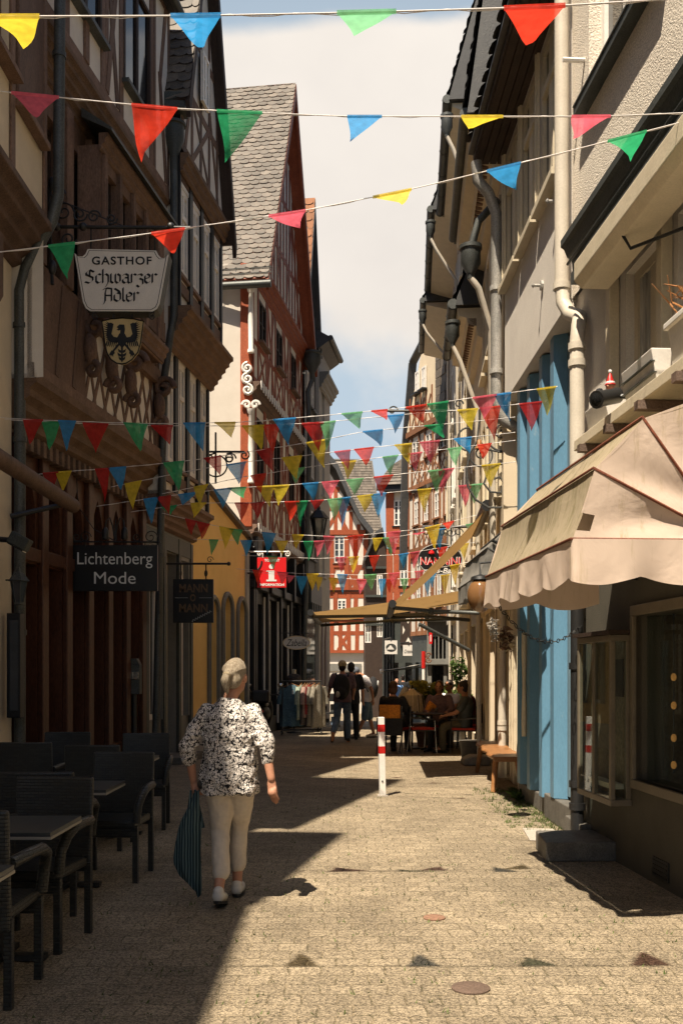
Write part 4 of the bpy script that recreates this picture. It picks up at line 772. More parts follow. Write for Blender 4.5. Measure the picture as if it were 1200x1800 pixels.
# shop floor
sw = [(U(5.0), U(7.66), .72, 1.98), (U(1.5), U(4.4), .72, 1.98)]
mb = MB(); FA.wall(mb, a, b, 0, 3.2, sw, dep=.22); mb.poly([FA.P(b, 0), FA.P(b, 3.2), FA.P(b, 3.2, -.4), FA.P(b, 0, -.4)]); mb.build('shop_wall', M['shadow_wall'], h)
for q in sw:
    fr = MB()
    for (p, r, s, v) in ((q[0] - .06, q[1] + .06, q[2] - .07, q[2]), (q[0] - .06, q[1] + .06, q[3], q[3] + .08), (q[0] - .06, q[0], q[2], q[3]), (q[1], q[1] + .06, q[2], q[3])): FA.box(fr, p, r, s, v, -.05, .03)
    FA.box(fr, (q[0] + q[1]) / 2 - .02, (q[0] + q[1]) / 2 + .02, q[2], q[3], -.1, -.05)
    fo = fr.build('shop_window', M['frame_dim'], h, bevel=.006)
    g = MB(); FA.box(g, q[0], q[1], q[2], q[3], -.09, -.084); g.build('pane', M['glass'], fo)
    n = MB(); 
    FA.box(n, q[0], q[1], q[2] - .1, q[2] - .05, -1.3, -.23); FA.box(n, q[0] - .1, q[1] + .1, 0.5, 2.4, -1.35, -1.3); FA.box(n, q[0] - .1, q[0] - .06, .5, 2.4, -1.3, -.23); FA.box(n, q[1] + .06, q[1] + .1, .5, 2.4, -1.3, -.23); FA.box(n, q[0] - .1, q[1] + .1, 2.35, 2.4, -1.3, -.23)
    n.build('display_room', M['interior'], fo)
    n = MB(); 
    for i in range(9):
        t0 = q[0] + .15 + i * (q[1] - q[0] - .3) / 9
        FA.box(n, t0, t0 + .12, q[2], q[3] - .15, -1.0 + .05 * (i % 2), -.97 + .05 * (i % 2))
    n.build('display_curtain', M['curtain'], fo)
bt = thing('bulb_garland', 'string of small warm bulbs hanging behind the dark shop window', 'lights', FA.P(U(7.35), 1.98, -.17))
c = MB(); c.tube([FA.P(U(7.35), 2.33, -.17), FA.P(U(7.35), .8, -.17)], .006, 5); c.build('cable', M['iron'], bt)
for z in (1.51, 1.3, 1.06, .86):
    c = MB(); c.ball(FA.P(U(7.35), z, -.17), (.022, .022, .03), 10, 8); c.build('bulb', M['lamp_warm'], bt, smooth=60)
v = MB(); FA.box(v, U(7.0), U(7.3), .06, .2, .003, .012); 
for i in range(4): FA.box(v, U(7.02), U(7.28), .075 + i * .032, .085 + i * .032, .013, .02)
v.build('vent_grille', M['iron'], h)
mb = MB(); FA.box(mb, a, b, 0, 3.15, -6, -1.4); FA.box(mb, a, b, 3.15, 11.4, -6, -.3); mb.build('wall_core', M['plaster_grey'], h)
mb = MB(); FA.box(mb, a - .1, b + .05, 11.5, 11.7, -6, .12); mb.build('roof', M['slate_dark'], h)
# cream downpipe with swan neck
px = lambda Y, w, z: FA.P(U(Y), z, w)
pipe(h, [px(9.3, .30, 11.0), px(9.3, .13, 10.2), px(9.3, .11, 9.3), px(9.3, .11, 5.2), px(9.29, .10, 5.0), px(9.2, .06, 4.86), px(9.0, .03, 4.76), px(8.9, .07, 4.66), px(8.88, .09, 4.5), px(8.88, .09, 3.0)], .066, 'pipe_cream', [px(9.3, .11, z) for z in (7.9, 5.15)] + [px(8.88, .09, z) for z in (4.45, 4.3)])
pipe(h, [px(8.88, .09, 2.97), px(8.88, .09, .0)], .06, 'iron', [px(8.88, .09, z) for z in (.35, 1.6, .55)])
# ------------------------------------------------------------------ blue house
h = thing('blue_house', 'house with bright blue timber shopfront under a jettied grey upper floor', 'house', FC.P(FC.UY(11), 0))
UB = FB.UY; a, b = UB(9.35), UB(12.5); uc, ud = FC.UY(9.38), FC.UY(12.3)
ww = [(UB(11.5), UB(12.5), 6.36, 8.0), (UB(10.5), UB(11.42), 6.36, 8.0), (UB(9.48), UB(10.42), 6.36, 8.0)]
mb = MB(); FB.wall(mb, a, b + .05, 4.96, 8.5, [(q[0] + .04, q[1] - .04, q[2], q[3]) for q in ww], dep=.2)
for u_ in (a, b + .05): mb.poly([FB.P(u_, 4.96), FB.P(u_, 8.5), FB.P(u_, 8.5, -.5), FB.P(u_, 4.96, -.5)])
mb.poly([FB.P(a, 4.96), FB.P(b + .05, 4.96), FB.P(b + .05, 4.96, -.5), FB.P(a, 4.96, -.5)]); mb.build('upper_wall', M['dash'], h)
for q in ww:
    wi = win(FB, h, q[0] + .04, q[1] - .04, q[2], q[3], dep=.05, fm='cream_paint', gm='glass_sky', cols=2, rows=1, fr=.09, mu=.06, transom=.7)
    s = MB(); FB.box(s, q[0] - .02, q[1] + .0, q[2] - .07, q[2] - .004, -.05, .10); s.build('sill', M['cream_paint'], wi)
for u_ in (ww[0][1], ww[1][1], ww[1][0] - .04, ww[2][0] + .0): t = MB(); FB.box(t, u_ - .05, u_ + .05, 6.36, 8.05, .003, .035); FB.box(t, u_ - .02, u_ + .02, 6.36, 8.05, .034, .05); t.build('pilaster', M['cream_paint'], h, bevel=.005)
for y, z in ((9.62, 6.1), (10.3, 5.55)): k = MB(); k.lathe([(.05, 0), (.05, .025), (.015, .03), (.015, .09), (.03, .1), (.0, .12)], FB.P(UB(y), z, 0), 10, axis=FB.o); k.build('anchor_plate', M['zinc'], h)
# roof with deep dark soffit
mb = MB(); FB.box(mb, a, b + .2, 8.06, 8.14, -.3, .38); mb.build('soffit', M['timber_dark'], h)
mb = MB()
for i in range(6): FB.box(mb, a, b + .2, 8.03, 8.056, -.2 + i * .095, -.2 + i * .095 + .083)
mb.build('soffit_board', M['timber_dark'], h)
mb = MB(); FB.profile(mb, a, b + .22, [(.44, 8.16), (.42, 8.28), (-4, 13.2), (-4, 13.0), (.38, 8.15)]); 
P0 = FB.P(b + .25, 8.26, .44); eu = -FB.d; ev = (FB.P(b + .25, 13.2, -4) - P0).normalized(); nn = eu.cross(ev).normalized(); nn = nn if nn.z > 0 else -nn
slates(mb, P0 + nn * .02, eu, ev, nn, 3.3, 3.2, .26, .2, lean=.03); mb.build('roof', M['slate_dark'], h)
body(FB, h, a, b, 0, 8.4, None, 5, 'plaster_grey', front=-.55)
# ground floor: plinth, blue posts, panels
t = MB(); FC.box(t, uc, FC.UY(10.6), 0, .26, -.3, .1); FC.box(t, FC.UY(10.6), ud, 0, .2, -.3, .06); t.build('plinth', M['dark_stone'], h, bevel=.012)
UC = FC.U
posts = [(UC(1039), UC(1012)), (UC(995), UC(982)), (UC(973), UC(962)), (UC(950), UC(940)), (UC(932), UC(922))]
for i, (p, q) in enumerate(posts):
    t = MB(); zb = .262 if q < FC.UY(10.6) else .202
    if i == 0: FC.box(t, p, q, zb, 4.97, -.15, .02); FC.box(t, p + .04, q - .02, zb + .1, 4.8, .021, .03)
    else: t.prism([FC.P(p, zb, -.02), FC.P(q, zb, -.02), FC.P(q - (q - p) * .25, zb, .11), FC.P(p + (q - p) * .25, zb, .11)], (0, 0, 4.74))
    t.build('blue_post', M['blue_paint'], h, bevel=.006)
mb = MB(); FC.poly(mb, [(uc, .21), (ud, .21), (ud, .62), (uc, .62)], -.12, -.06); mb.build('base_panel', M['zinc'], h)
gaps = [(posts[i][1], posts[i + 1][0]) for i in range(4)]
for i, (p, q) in enumerate(gaps):
    d = MB(); FC.box(d, p, q, .63, 3.05, -.16, -.11)
    FC.box(d, q - (q - p) * .42, q, .3, 4.9, -.109, -.04); FC.box(d, q - (q - p) * .22, q, .3, 4.9, -.038, -.01); FC.box(d, p, q - (q - p) * .42, 3.06, 3.16, -.109, -.05)
    o = d.build('door_panel', M[('grey_blue', 'grey_blue', 'cream_paint', 'cream_paint')[i]], h)
    g = MB(); FC.box(g, p, q, 3.2, 4.95, -.16, -.14); FC.box(g, p, p + (q - p) * .4, .7, 3.0, -.105, -.10); g.build('upper_pane', M['glass_dark'], o)
    if i == 0:
        m_ = (p + q) / 2; hw = (q - p) / 2 - .05
        for zc, hh in ((1.55, .62), (2.75, .22)):
            g = MB(); FC.poly(g, [(m_, zc - hh), (m_ + hw, zc - hh * .7), (m_ + hw, zc + hh * .7), (m_, zc + hh), (m_ - hw, zc + hh * .7), (m_ - hw, zc - hh * .7)], -.055 - .05, -.045 - .05); g.build('hexagon_pane', M['glass_dark'], o)
        g = MB(); FC.box(g, m_ - .012, m_ + .012, .64, 3.0, -.094, -.088); g.build('glazing_bar', M['cream_paint'], o)
hd = MB(); c0 = FC.P(UC(936), .85, .1); c1 = FC.P(UC(936), 1.95, .1)
hd.tube([c0 - FC.o * .12, c0, c0 + ZA * .05], .018, 8); hd.tube([c1 - FC.o * .12, c1, c1 - ZA * .05], .018, 8); hd.tube([c0 - ZA * .06, c0 + ZA * .15, (c0 + c1) / 2, c1 - ZA * .15, c1 + ZA * .06], [.03, .034, .022, .034, .03], 10)
hd.build('handle', M['cream_paint'], h, smooth=60)
for z in (1.18, 1.68):
    c = MB(); c.ball(FC.P(UC(957), z, .02), .022, 8, 6); c.build('knob', M['white_paint'], h, smooth=60)
pipe(h, [FB.P(UB(12.55), 7.98, .36), FB.P(UB(12.56), 7.75, .34), FB.P(UB(12.58), 7.6, .2), FB.P(UB(12.6), 7.35, .1), FB.P(UB(12.62), 5.0, .1), FB.P(UB(12.63), 4.75, .02), FB.P(UB(12.64), 4.6, -.25), FB.P(UB(12.66), 4.4, -.32), FB.P(UB(12.66), 0, -.34)], .07, 'zinc', [FB.P(UB(12.6), z, .1) for z in (5.35, 6.4)])
# stone steps in front of the blue door
s = MB(); s.box8([Vector(p) for p in ((1.70, 8.72, 0), (1.66, 8.10, 0), (2.24, 8.12, 0), (2.26, 8.74, 0), (1.70, 8.72, .16), (1.66, 8.10, .16), (2.24, 8.12, .16), (2.26, 8.74, .16))]); s.bb(2.10, 2.27, 8.76, 9.36, 0, .2)
single(s, 'stone_step', M['dark_stone'], 'dark stone doorstep block in front of the blue shopfront', 'step', bevel=.012)
s = MB(); s.box8([Vector(p) for p in ((1.72, 9.1, .004), (2.05, 9.0, .004), (2.07, 9.75, .004), (1.78, 9.8, .004), (1.72, 9.1, .012), (2.05, 9.0, .012), (2.07, 9.75, .012), (1.78, 9.8, .012))])
single(s, 'utility_cover', M['concrete'], 'pale rectangular cover slab in the paving beside the stone doorstep', 'cover', bevel=.003)
# ------------------------------------------------------------------ cream house behind the bench
UD = FD.UY
h = thing('cream_shop_house', 'cream house with fluted door posts behind the wooden bench and dentil eaves', 'house', FD.P(UD(14.3), 0))
a, b = UD(12.75), UD(16.2)
cw_ = [(a + .35 + i * .8, a + .85 + i * .8, z, z + 1.5) for z in (3.9, 6.2) for i in range(4)]
mb = MB(); FD.wall(mb, a, b, 3.2, 8.6, cw_, dep=.1); mb.poly([FD.P(a, 3.2), FD.P(a, 8.6), FD.P(a, 8.6, -.5), FD.P(a, 3.2, -.5)]); mb.build('wall', M['plaster_cream'], h)
for q in cw_: win(FD, h, *q, dep=.05, fm='cream_paint', gm='glass_sky', cols=2, rows=2, sill='cream_paint', case='cream_paint')
t = MB(); lo = -.32
for u in (a - .1, a + .25, a + .95, a + 1.3, a + 2.3, a + 2.65, b - .2): FD.box(t, u, u + .17, 0, 3.2, lo + .004, lo + .1); FD.box(t, u + .03, u + .06, .4, 3.0, lo + .101, lo + .115); FD.box(t, u + .11, u + .14, .4, 3.0, lo + .101, lo + .115)
FD.box(t, a - .1, b, 3.0, 3.2, lo, .04); t.build('fluted_post', M['cream_paint'], h, bevel=.006)
mb = MB(); FD.wall(mb, a - .2, b, 0, 3.2, [(a + .45, a + .92, .1, 2.7), (a + 1.5, a + 2.25, .5, 2.7), (a + 2.9, a + 3.3, .1, 2.7)], w=lo, dep=.15); mb.poly([FD.P(a - .2, 3.2, lo), FD.P(b, 3.2, lo), FD.P(b, 3.2, .02), FD.P(a - .2, 3.2, .02)]); mb.build('shop_wall', M['cream_paint'], h)
g = MB(); FD.box(g, a + .1, b - .1, 0, 3, lo - .2, lo - .16); g.build('shop_pane', M['glass_dark'], h)
body(FD, h, a, b, 0, 8.5, None, 5, 'plaster_grey', front=-.6)
def dentil_eave(h, u0, u1, z, w1=.42):
    mb = MB(); FD.profile(mb, u0, u1, [(0, z - .5), (.1, z - .46), (.12, z - .3), (.26, z - .26), (.28, z - .16), (w1, z - .12), (w1 + .03, z), (0, z)]); mb.build('eave_moulding', M['cream_paint'], h)
    n_ = int((u1 - u0) / .13); mb = MB()
    for i in range(n_): FD.box(mb, u0 + i * .13, u0 + i * .13 + .075, z - .29, z - .17, .12, .25)
    mb.build('dentil', M['timber_brown'], h)
def slope_roof(h, u0, u1, z, w1, rise=3.2, run=2.0, mat='slate_dark', over=.1, sl=True):
    mb = MB(); FD.profile(mb, u0 - over, u1 + over, [(w1 + .06, z + .02), (w1 + .04, z + .14), (-run, z + rise), (-run - 2, z + rise + .6), (-run - 2, z + .02)])
    if sl:
        P0 = FD.P(u0 - over, z + .13, w1 + .06); ev = (FD.P(u0 - over, z + rise, -run) - P0).normalized(); nn = FD.d.cross(ev).normalized(); nn = nn if nn.z > 0 else -nn
        slates(mb, P0 + nn * .02, FD.d.copy(), ev, nn, u1 - u0 + 2 * over, min(rise, 4.2), .3, .24, lean=.035)
    mb.build('roof', M[mat], h)
dentil_eave(h, a - .2, b, 8.55); slope_roof(h, a - .2, b, 8.55, .42, 4.2, .1)
g = MB(); g.tube([FD.P(a - .2, 8.62, .5), FD.P(b, 8.62, .5)], .07, 10); g.build('gutter', M['zinc_dark'], h, smooth=50)
def hopper(h, c, r=.15, mat='zinc', tail=.35):
    m = MB(); m.lathe([(r * .35, -tail), (r * .4, -tail * .7), (r, -.04), (r, .14), (r * 1.15, .15), (r * 1.15, .2)], c, 14); return m.build('hopper', M[mat], h, smooth=40)
c = FD.P(a + .3, 6.95, .40); hopper(h, c, .13, 'zinc_dark', .24); pipe(h, [FD.P(a + .2, 7.7, .05), FD.P(a + .25, 7.45, .3), c + ZA * .15], .05, 'zinc_dark'); pipe(h, [c - ZA * .22, c - ZA * .36 - FD.o * .1, FD.P(a + .5, 6.1, .12), FD.P(a + .5, 3.3, .1), FD.P(a + .5, 3.1, -.1), FD.P(a + .5, 2.9, -.2)], .045, 'pipe_cream'); p_ = [FD.P(UD(14.6), z, -.15) for z in (3.2, 0)]; pipe(h, p_, .06, 'pipe_cream', [FD.P(UD(14.6), z, -.15) for z in (.72, .8)])
# ------------------------------------------------------------------ the next houses down the right row
def row_house(label, Y0, Y1, zd, zt, mat, fm, gut='zinc_dark', ov=.4, dent=False, roof='slate_dark', nwin=3, hop=True, ground='plaster_cream', rise=3):
    h = thing('row_house', label, 'house', FD.P(UD((Y0 + Y1) / 2), 0)); a, b = UD(Y0), UD(Y1); L = b - a; st = L / nwin
    ws = [(a + st * i + st * .25, a + st * i + st * .75, z, z + 1.5) for z in [zz for zz in (3.8, 6.1, 8.4, 10.5) if zz + 1.7 < zd] for i in range(nwin)]
    mb = MB(); FD.wall(mb, a, b, 3.1, zd, ws, dep=.1); mb.poly([FD.P(a, 3.1), FD.P(a, zd), FD.P(a, zd, -.5), FD.P(a, 3.1, -.5)]); mb.build('wall', M[mat], h)
    for q in ws: win(FD, h, *q, dep=.05, fm=fm, gm='glass_sky', cols=2, rows=2, sill=fm, case=fm)
    mb = MB(); FD.wall(mb, a, b, -.1, 3.1, [(a + .3, a + L * .45, .2, 2.6), (a + L * .55, b - .3, .2, 2.6)], w=-.2); mb.poly([FD.P(a, 3.1, -.2), FD.P(b, 3.1, -.2), FD.P(b, 3.1, .0), FD.P(a, 3.1, 0)]); mb.build('shop_wall', M[ground], h)
    g = MB(); FD.box(g, a + .1, b - .1, 0, 2.9, -.36, -.33); g.build('shop_pane', M['glass_dark'], h)
    body(FD, h, a, b, -.1, zd, None, 5, mat, front=-.5)
    if dent: dentil_eave(h, a, b, zd, ov)
    else: mb = MB(); FD.profile(mb, a, b, [(0, zd - .25), (ov, zd - .06), (ov, zd), (0, zd)]); mb.build('soffit', M['cream_paint'], h)
    slope_roof(h, a, b, zd, ov, rise, .35)
    g = MB(); g.tube([FD.P(a - .05, zd + .06, ov + .1), FD.P(b + .05, zd + .06, ov + .1)], .085, 10)
    for i in range(6): g.lathe([(.094, -.015), (.094, .015)], FD.P(a + L * i / 5, zd + .06, ov + .1), 10, axis=FD.d)
    g.build('gutter', M[gut], h, smooth=50)
    if hop:
        c = FD.P(a + .05, zd - .1, ov + .1); hopper(h, c - ZA * .3, .11, 'zinc_dark', .22); pipe(h, [c - ZA * .5, c - ZA * .75 - FD.o * .12, FD.P(a + .15, zd - 1.6, .1), FD.P(a + .15, 0, .06)], .038, 'pipe_cream')
    return h
row_house('cream house with low dentil eaves between the bench house and the tall cream houses', 16.25, 18.9, 7.5, 11, 'plaster_cream', 'cream_paint', dent=True, nwin=2, rise=2.2)
row_house('tall cream house with long dark half round gutter high on the right row', 18.95, 23.6, 12.4, 15, 'plaster_white', 'cream_paint', nwin=3)
row_house('tall white rendered house with grey gutter box beyond the long dark gutter', 23.65, 28.6, 12.5, 15, 'plaster_cream', 'white_paint', nwin=3, ov=.62)
row_house('white house with conical gutter hopper just before the tall striped gable', 28.65, 33.2, 12.2, 15, 'plaster_white', 'cream_paint', nwin=3, ov=.75)
# ================================================================== houses at the end of the lane
def timber_face(Fc, h, u0, u1, z0, z1, w, tm, wm='plaster_white', wins=(), n=8, wd=.16, lattice=None, xs=(), rails=(), fm='white_paint', cols=2, rows=3, sill=None):
    mb = MB(); Fc.wall(mb, u0, u1, z0, z1, wins, w=w, dep=.1)
    for u_ in (u0, u1): mb.poly([Fc.P(u_, z0, w), Fc.P(u_, z1, w), Fc.P(u_, z1, w - .6), Fc.P(u_, z0, w - .6)])
    mb.build('wall', M[wm], h)
    for q in wins: win(Fc, h, *q, w=w, dep=.02, fm=fm, gm='glass_sky', cols=cols, rows=rows, sill=sill)
    t = MB(); studs(Fc, t, u0, u1, z0, z1, w + .002, w + .05, n, wd, skip=[(q[0] - .05, q[1] + .05) for q in wins], rail=rails)
    for q in wins: Fc.box(t, q[0] - wd, q[0], z0, z1, w + .003, w + .06); Fc.box(t, q[1], q[1] + wd, z0, z1, w + .003, w + .06); Fc.box(t, q[0], q[1], q[2] - wd, q[2], w + .003, w + .055)
    for (p, q, r, s) in xs: Fc.beam(t, (p, r), (q, s), wd * .8, w + .004, w + .058); Fc.beam(t, (q, r), (p, s), wd * .8, w + .004, w + .056)
    if lattice:
        p, q, r, s, k = lattice
        for i in range(k): uu = p + (q - p) * i / k; du = (q - p) / k * 1.6; Fc.beam(t, (uu, r), (min(uu + du, q), s), wd * .6, w + .004, w + .05); Fc.beam(t, (min(uu + du, q), r), (uu, s), wd * .5, w + .004, w + .048)
    t.build('timber_frame', M[tm], h)
# orange-red gabled house closing the view
YH = 55.0
class FX(Fac):
    def __init__(s, x0, y0, dx, dy):
        s.p = Vector((x0, y0, 0)); s.d = Vector((dx, dy, 0)).normalized(); s.o = Vector((s.d.y, -s.d.x, 0))
def X(px, Y=YH): return (px - CX) * Y / F
def Zz(py, Y=YH): return CH - (py - HY) * Y / F
FH = FX(X(540), YH, 1, 0)
h = thing('orange_timber_house', 'orange red half timbered gable house closing the lane above a white ground floor', 'house', (X(600), YH, -.8))
u0, u1 = 0.0, X(642) - X(540)
zb = Zz(1148)
mb = MB(); up = lambda px: X(px) - X(540)
FH.wall(mb, u0, u1, -.9, zb, [(up(602), up(621), -.8, Zz(1182))], w=-.2); mb.poly([FH.P(u1, -.9, -.2), FH.P(u1, zb, -.2), FH.P(u1, zb, -3), FH.P(u1, -.9, -3)]); mb.build('ground_floor_wall', M['plaster_white'], h)
d = MB(); FH.box(d, up(602), up(621), -.8, Zz(1182), -.33, -.27); d.build('door', M['black_wood'], h)
d = MB(); FH.box(d, up(575), up(635), Zz(1180), Zz(1167), -.198, -.15); d.build('notice_panel', M['grey_paint'], h)
w0 = [(up(585), up(605), Zz(1112), Zz(1090)), (up(560), up(572), Zz(1112), Zz(1090))]
timber_face(FH, h, u0, u1, zb, Zz(1090), 0, 'timber_orange', wins=(), n=7, wd=.22, xs=((up(594), up(612), Zz(1143), Zz(1114)), (up(556), up(566), Zz(1143), Zz(1118)), (up(566), up(576), Zz(1143), Zz(1118))), rails=(Zz(1113),))
timber_face(FH, h, u0, u1, Zz(1088), Zz(1040), .08, 'timber_orange', wins=[(up(556), up(570), Zz(1072), Zz(1055)), (up(593), up(608), Zz(1072), Zz(1055))], n=6, wd=.24, rails=(Zz(1076), Zz(1048)), sill='white_paint')
timber_face(FH, h, u0, u1, Zz(1038), Zz(937), .18, 'timber_orange', wins=[(up(555), up(569), Zz(990), Zz(950)), (up(587), up(605), Zz(990), Zz(945))], n=6, wd=.26, rails=(Zz(998), Zz(1022)), xs=((up(612), up(630), Zz(1035), Zz(1000)), (up(575), up(587), Zz(1035), Zz(1002))), cols=2, rows=4, sill='timber_brown')
mb = MB(); za = Zz(800); um_ = up(560)
um_ = up(563); wt = .28
mb.poly([FH.P(u0, Zz(937), wt), FH.P(u1, Zz(937), wt), FH.P(um_, Zz(806), wt)]); mb.build('gable_wall', M['plaster_white'], h)
t = MB()
for py in (937, 895, 862): kk = (py - 806) / 131; FH.beam(t, (um_ + (u0 - um_) * kk, Zz(py)), (um_ + (u1 - um_) * kk, Zz(py)), .26, wt + .003, wt + .06)
for k in range(-3, 8):
    uu = um_ + k * .42; top = Zz(806 + 131 * abs(uu - um_) / (u1 - um_ if uu > um_ else um_ - u0)) - .2
    if top > Zz(935): FH.beam(t, (uu, Zz(937)), (uu, top), .2, wt + .004, wt + .055)
FH.beam(t, (um_ + .3, Zz(935)), (um_ + 1.4, Zz(880)), .2, wt + .005, wt + .05); FH.beam(t, (um_ + 1.5, Zz(935)), (um_ + .4, Zz(870)), .2, wt + .005, wt + .049)
t.build('gable_frame', M['timber_orange'], h)
r = MB()   # sweeping roof edge
pts = [(um_ - .1, Zz(795)), (up(590), Zz(830)), (up(612), Zz(880)), (up(628), Zz(915)), (up(652), Zz(945))]
for p, q in zip(pts, pts[1:]): FH.poly(r, [p, q, (q[0] + .12, q[1] + .28), (p[0] + .12, p[1] + .28)], -5, .9)
FH.poly(r, [(um_ - .1, Zz(795)), (u0 - .4, Zz(935)), (u0 - .6, Zz(930)), (um_ - .1, Zz(788))], -5, .9); r.build('roof', M['slate_dark'], h)
mb = MB(); FH.box(mb, u0, u1, -.9, Zz(937), -5, -.65); mb.build('wall_core', M['plaster_grey'], h)
# big slate roof behind
h = thing('slate_roof_house', 'large house whose steep pale slate roof rises behind the orange gable', 'house', (X(610, 60), 60, -.9))
Y2 = 59.0; F2 = FX(X(500, Y2), Y2, 1, 0); v = lambda px: X(px, Y2) - X(500, Y2); z2 = lambda py: Zz(py, Y2)
mb = MB(); FX.box(F2, mb, v(500), v(668), -.9, z2(950), -5, 0); mb.build('wall', M['plaster_grey'], h)
mb = MB(); A = [F2.P(v(500), z2(960), .4), F2.P(v(672), z2(960), .4), F2.P(v(655), z2(783), -4.2), F2.P(v(500), z2(783), -4.2)]
mb.prism(A, (0, 0, -.2)); ev = (A[3] - A[0]); nn = Vector((1, 0, 0)).cross(ev).normalized(); Lv = ev.length; ev.normalize()
nr = int(Lv / .24)
for r_ in range(nr):
    for c_ in range(36):
        L = (v(672) - v(500)) - (v(672) - v(655)) * r_ / nr; su = L / 36; o = A[0] + ev * (r_ * .24) + Vector((1, 0, 0)) * (su * c_)
        mb.poly([o + nn * .07, o + Vector((su * .5, 0, 0)) + nn * .08 - ev * .05, o + Vector((su, 0, 0)) + nn * .07, o + Vector((su, 0, 0)) + ev * .27 + nn * .03, o + ev * .27 + nn * .03])
mb.prism([A[1], A[2], F2.P(v(668), z2(960), -9)], (.1, 0, 0)); mb.build('roof', M['slate'], h)
mb = MB(); p = F2.P(v(653), z2(783), -4.2); mb.tube([F2.P(v(500), z2(781), -4.2), p], .09, 6); mb.bb(X(668, Y2) - .25, X(668, Y2) + .35, Y2 - 1.2, Y2 - .6, z2(866), z2(858)); mb.build('ridge_trim', M['slate_dark'], h)
# dark slate house to its right, its shade deepened by the near-black wall colour
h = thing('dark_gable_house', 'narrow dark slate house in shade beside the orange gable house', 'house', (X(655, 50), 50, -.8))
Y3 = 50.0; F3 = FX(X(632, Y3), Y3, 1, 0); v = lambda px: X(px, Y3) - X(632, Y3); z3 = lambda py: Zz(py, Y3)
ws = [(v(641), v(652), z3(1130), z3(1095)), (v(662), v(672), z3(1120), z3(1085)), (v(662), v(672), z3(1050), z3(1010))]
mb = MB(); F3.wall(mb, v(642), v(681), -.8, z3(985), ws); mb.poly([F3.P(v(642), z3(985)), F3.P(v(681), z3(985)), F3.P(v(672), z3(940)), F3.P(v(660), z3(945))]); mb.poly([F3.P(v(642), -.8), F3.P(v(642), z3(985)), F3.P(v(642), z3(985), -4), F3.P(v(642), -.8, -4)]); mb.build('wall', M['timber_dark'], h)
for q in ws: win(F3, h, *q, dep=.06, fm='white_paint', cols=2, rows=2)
for k_ in range(3):
    t = MB(); F3.box(t, v(642), v(681), z3(1100 - k_ * 50), z3(1096 - k_ * 50), .003, .12); t.build('ledge', M['green_grey'], h)
r = MB(); F3.poly(r, [(v(640), z3(988)), (v(660), z3(942)), (v(672), z3(935)), (v(683), z3(985)), (v(683), z3(980)), (v(672), z3(928)), (v(659), z3(936)), (v(638), z3(984))], -4, .3); r.build('roof', M['slate_dark'], h)
# red narrow house with bell roof
h = thing('bell_roof_house', 'narrow red timbered house with slate bell roof and tall white windows', 'house', (X(705, 46), 46, -.7))
Y4 = 46.0; F4 = FX(X(684, Y4), Y4, 1, -.25); kk = F4.d.x; v = lambda px: (X(px, Y4) - X(684, Y4)) / kk * 1.0; z4 = lambda py: Zz(py, Y4)
L = v(734)
timber_face(F4, h, 0, L, z4(1180), z4(960), -.1, 'timber_orange', wins=[(v(702), v(716), z4(1030), z4(978))], n=3, wd=.3, rails=(z4(1035), z4(1085), z4(1130)), sill='black_wood', rows=4)
timber_face(F4, h, 0, L, z4(962), z4(858), 0, 'timber_orange', wins=[(v(692), v(708), z4(925), z4(880))], n=3, wd=.3, rails=(z4(930), z4(940)), xs=((v(700), v(716), z4(955), z4(935)),), sill='black_wood', rows=4)
mb = MB(); F4.box(mb, 0, L, -.8, z4(860), -4, -.62); mb.build('wall_core', M['plaster_white'], h)
mb = MB(); F4.wall(mb, 0, L, -.8, z4(1180), (), w=-.2); mb.build('shop_wall', M['black_wood'], h)
mb = MB(); rings = []
for t_ in range(9):
    t0 = t_ / 8; s_ = (1 - t0) ** 1.0 * .55 + .45 * (1 - t0 ** 2.2); zz = z4(855) + (z4(790) - z4(855)) * (t0 ** .8)
    rings.append([F4.P(L / 2 - (L / 2 + .35) * s_, zz, .45 * s_ - 1.5 * (1 - s_)), F4.P(L / 2 + (L / 2 + .35) * s_, zz, .45 * s_ - 1.5 * (1 - s_)), F4.P(L / 2 + (L / 2 + .35) * s_, zz, -4), F4.P(L / 2 - (L / 2 + .35) * s_, zz, -4)])
mb.loft(rings); 
for r_ in range(1, 9):
    for c_ in range(8):
        A0, B0 = rings[r_ - 1][0], rings[r_ - 1][1]; A1, B1 = rings[r_][0], rings[r_][1]; f = lambda P, Q, t: P + (Q - P) * t
        for hh in range(2):
            p = [f(f(A0, A1, hh / 2), f(B0, B1, hh / 2), c_ / 8), f(f(A0, A1, hh / 2), f(B0, B1, hh / 2), (c_ + 1) / 8), f(f(A0, A1, (hh + 1) / 2), f(B0, B1, (hh + 1) / 2), (c_ + 1) / 8), f(f(A0, A1, (hh + 1) / 2), f(B0, B1, (hh + 1) / 2), c_ / 8)]
            mb.poly([p[0] + F4.o * .07, p[1] + F4.o * .07, p[2] + F4.o * .03, p[3] + F4.o * .03])
mb.build('roof', M['slate'], h)
t = MB(); F4.box(t, -.2, L + .2, z4(866), z4(852), -.3, .42); t.build('eave_board', M['black_wood'], h)
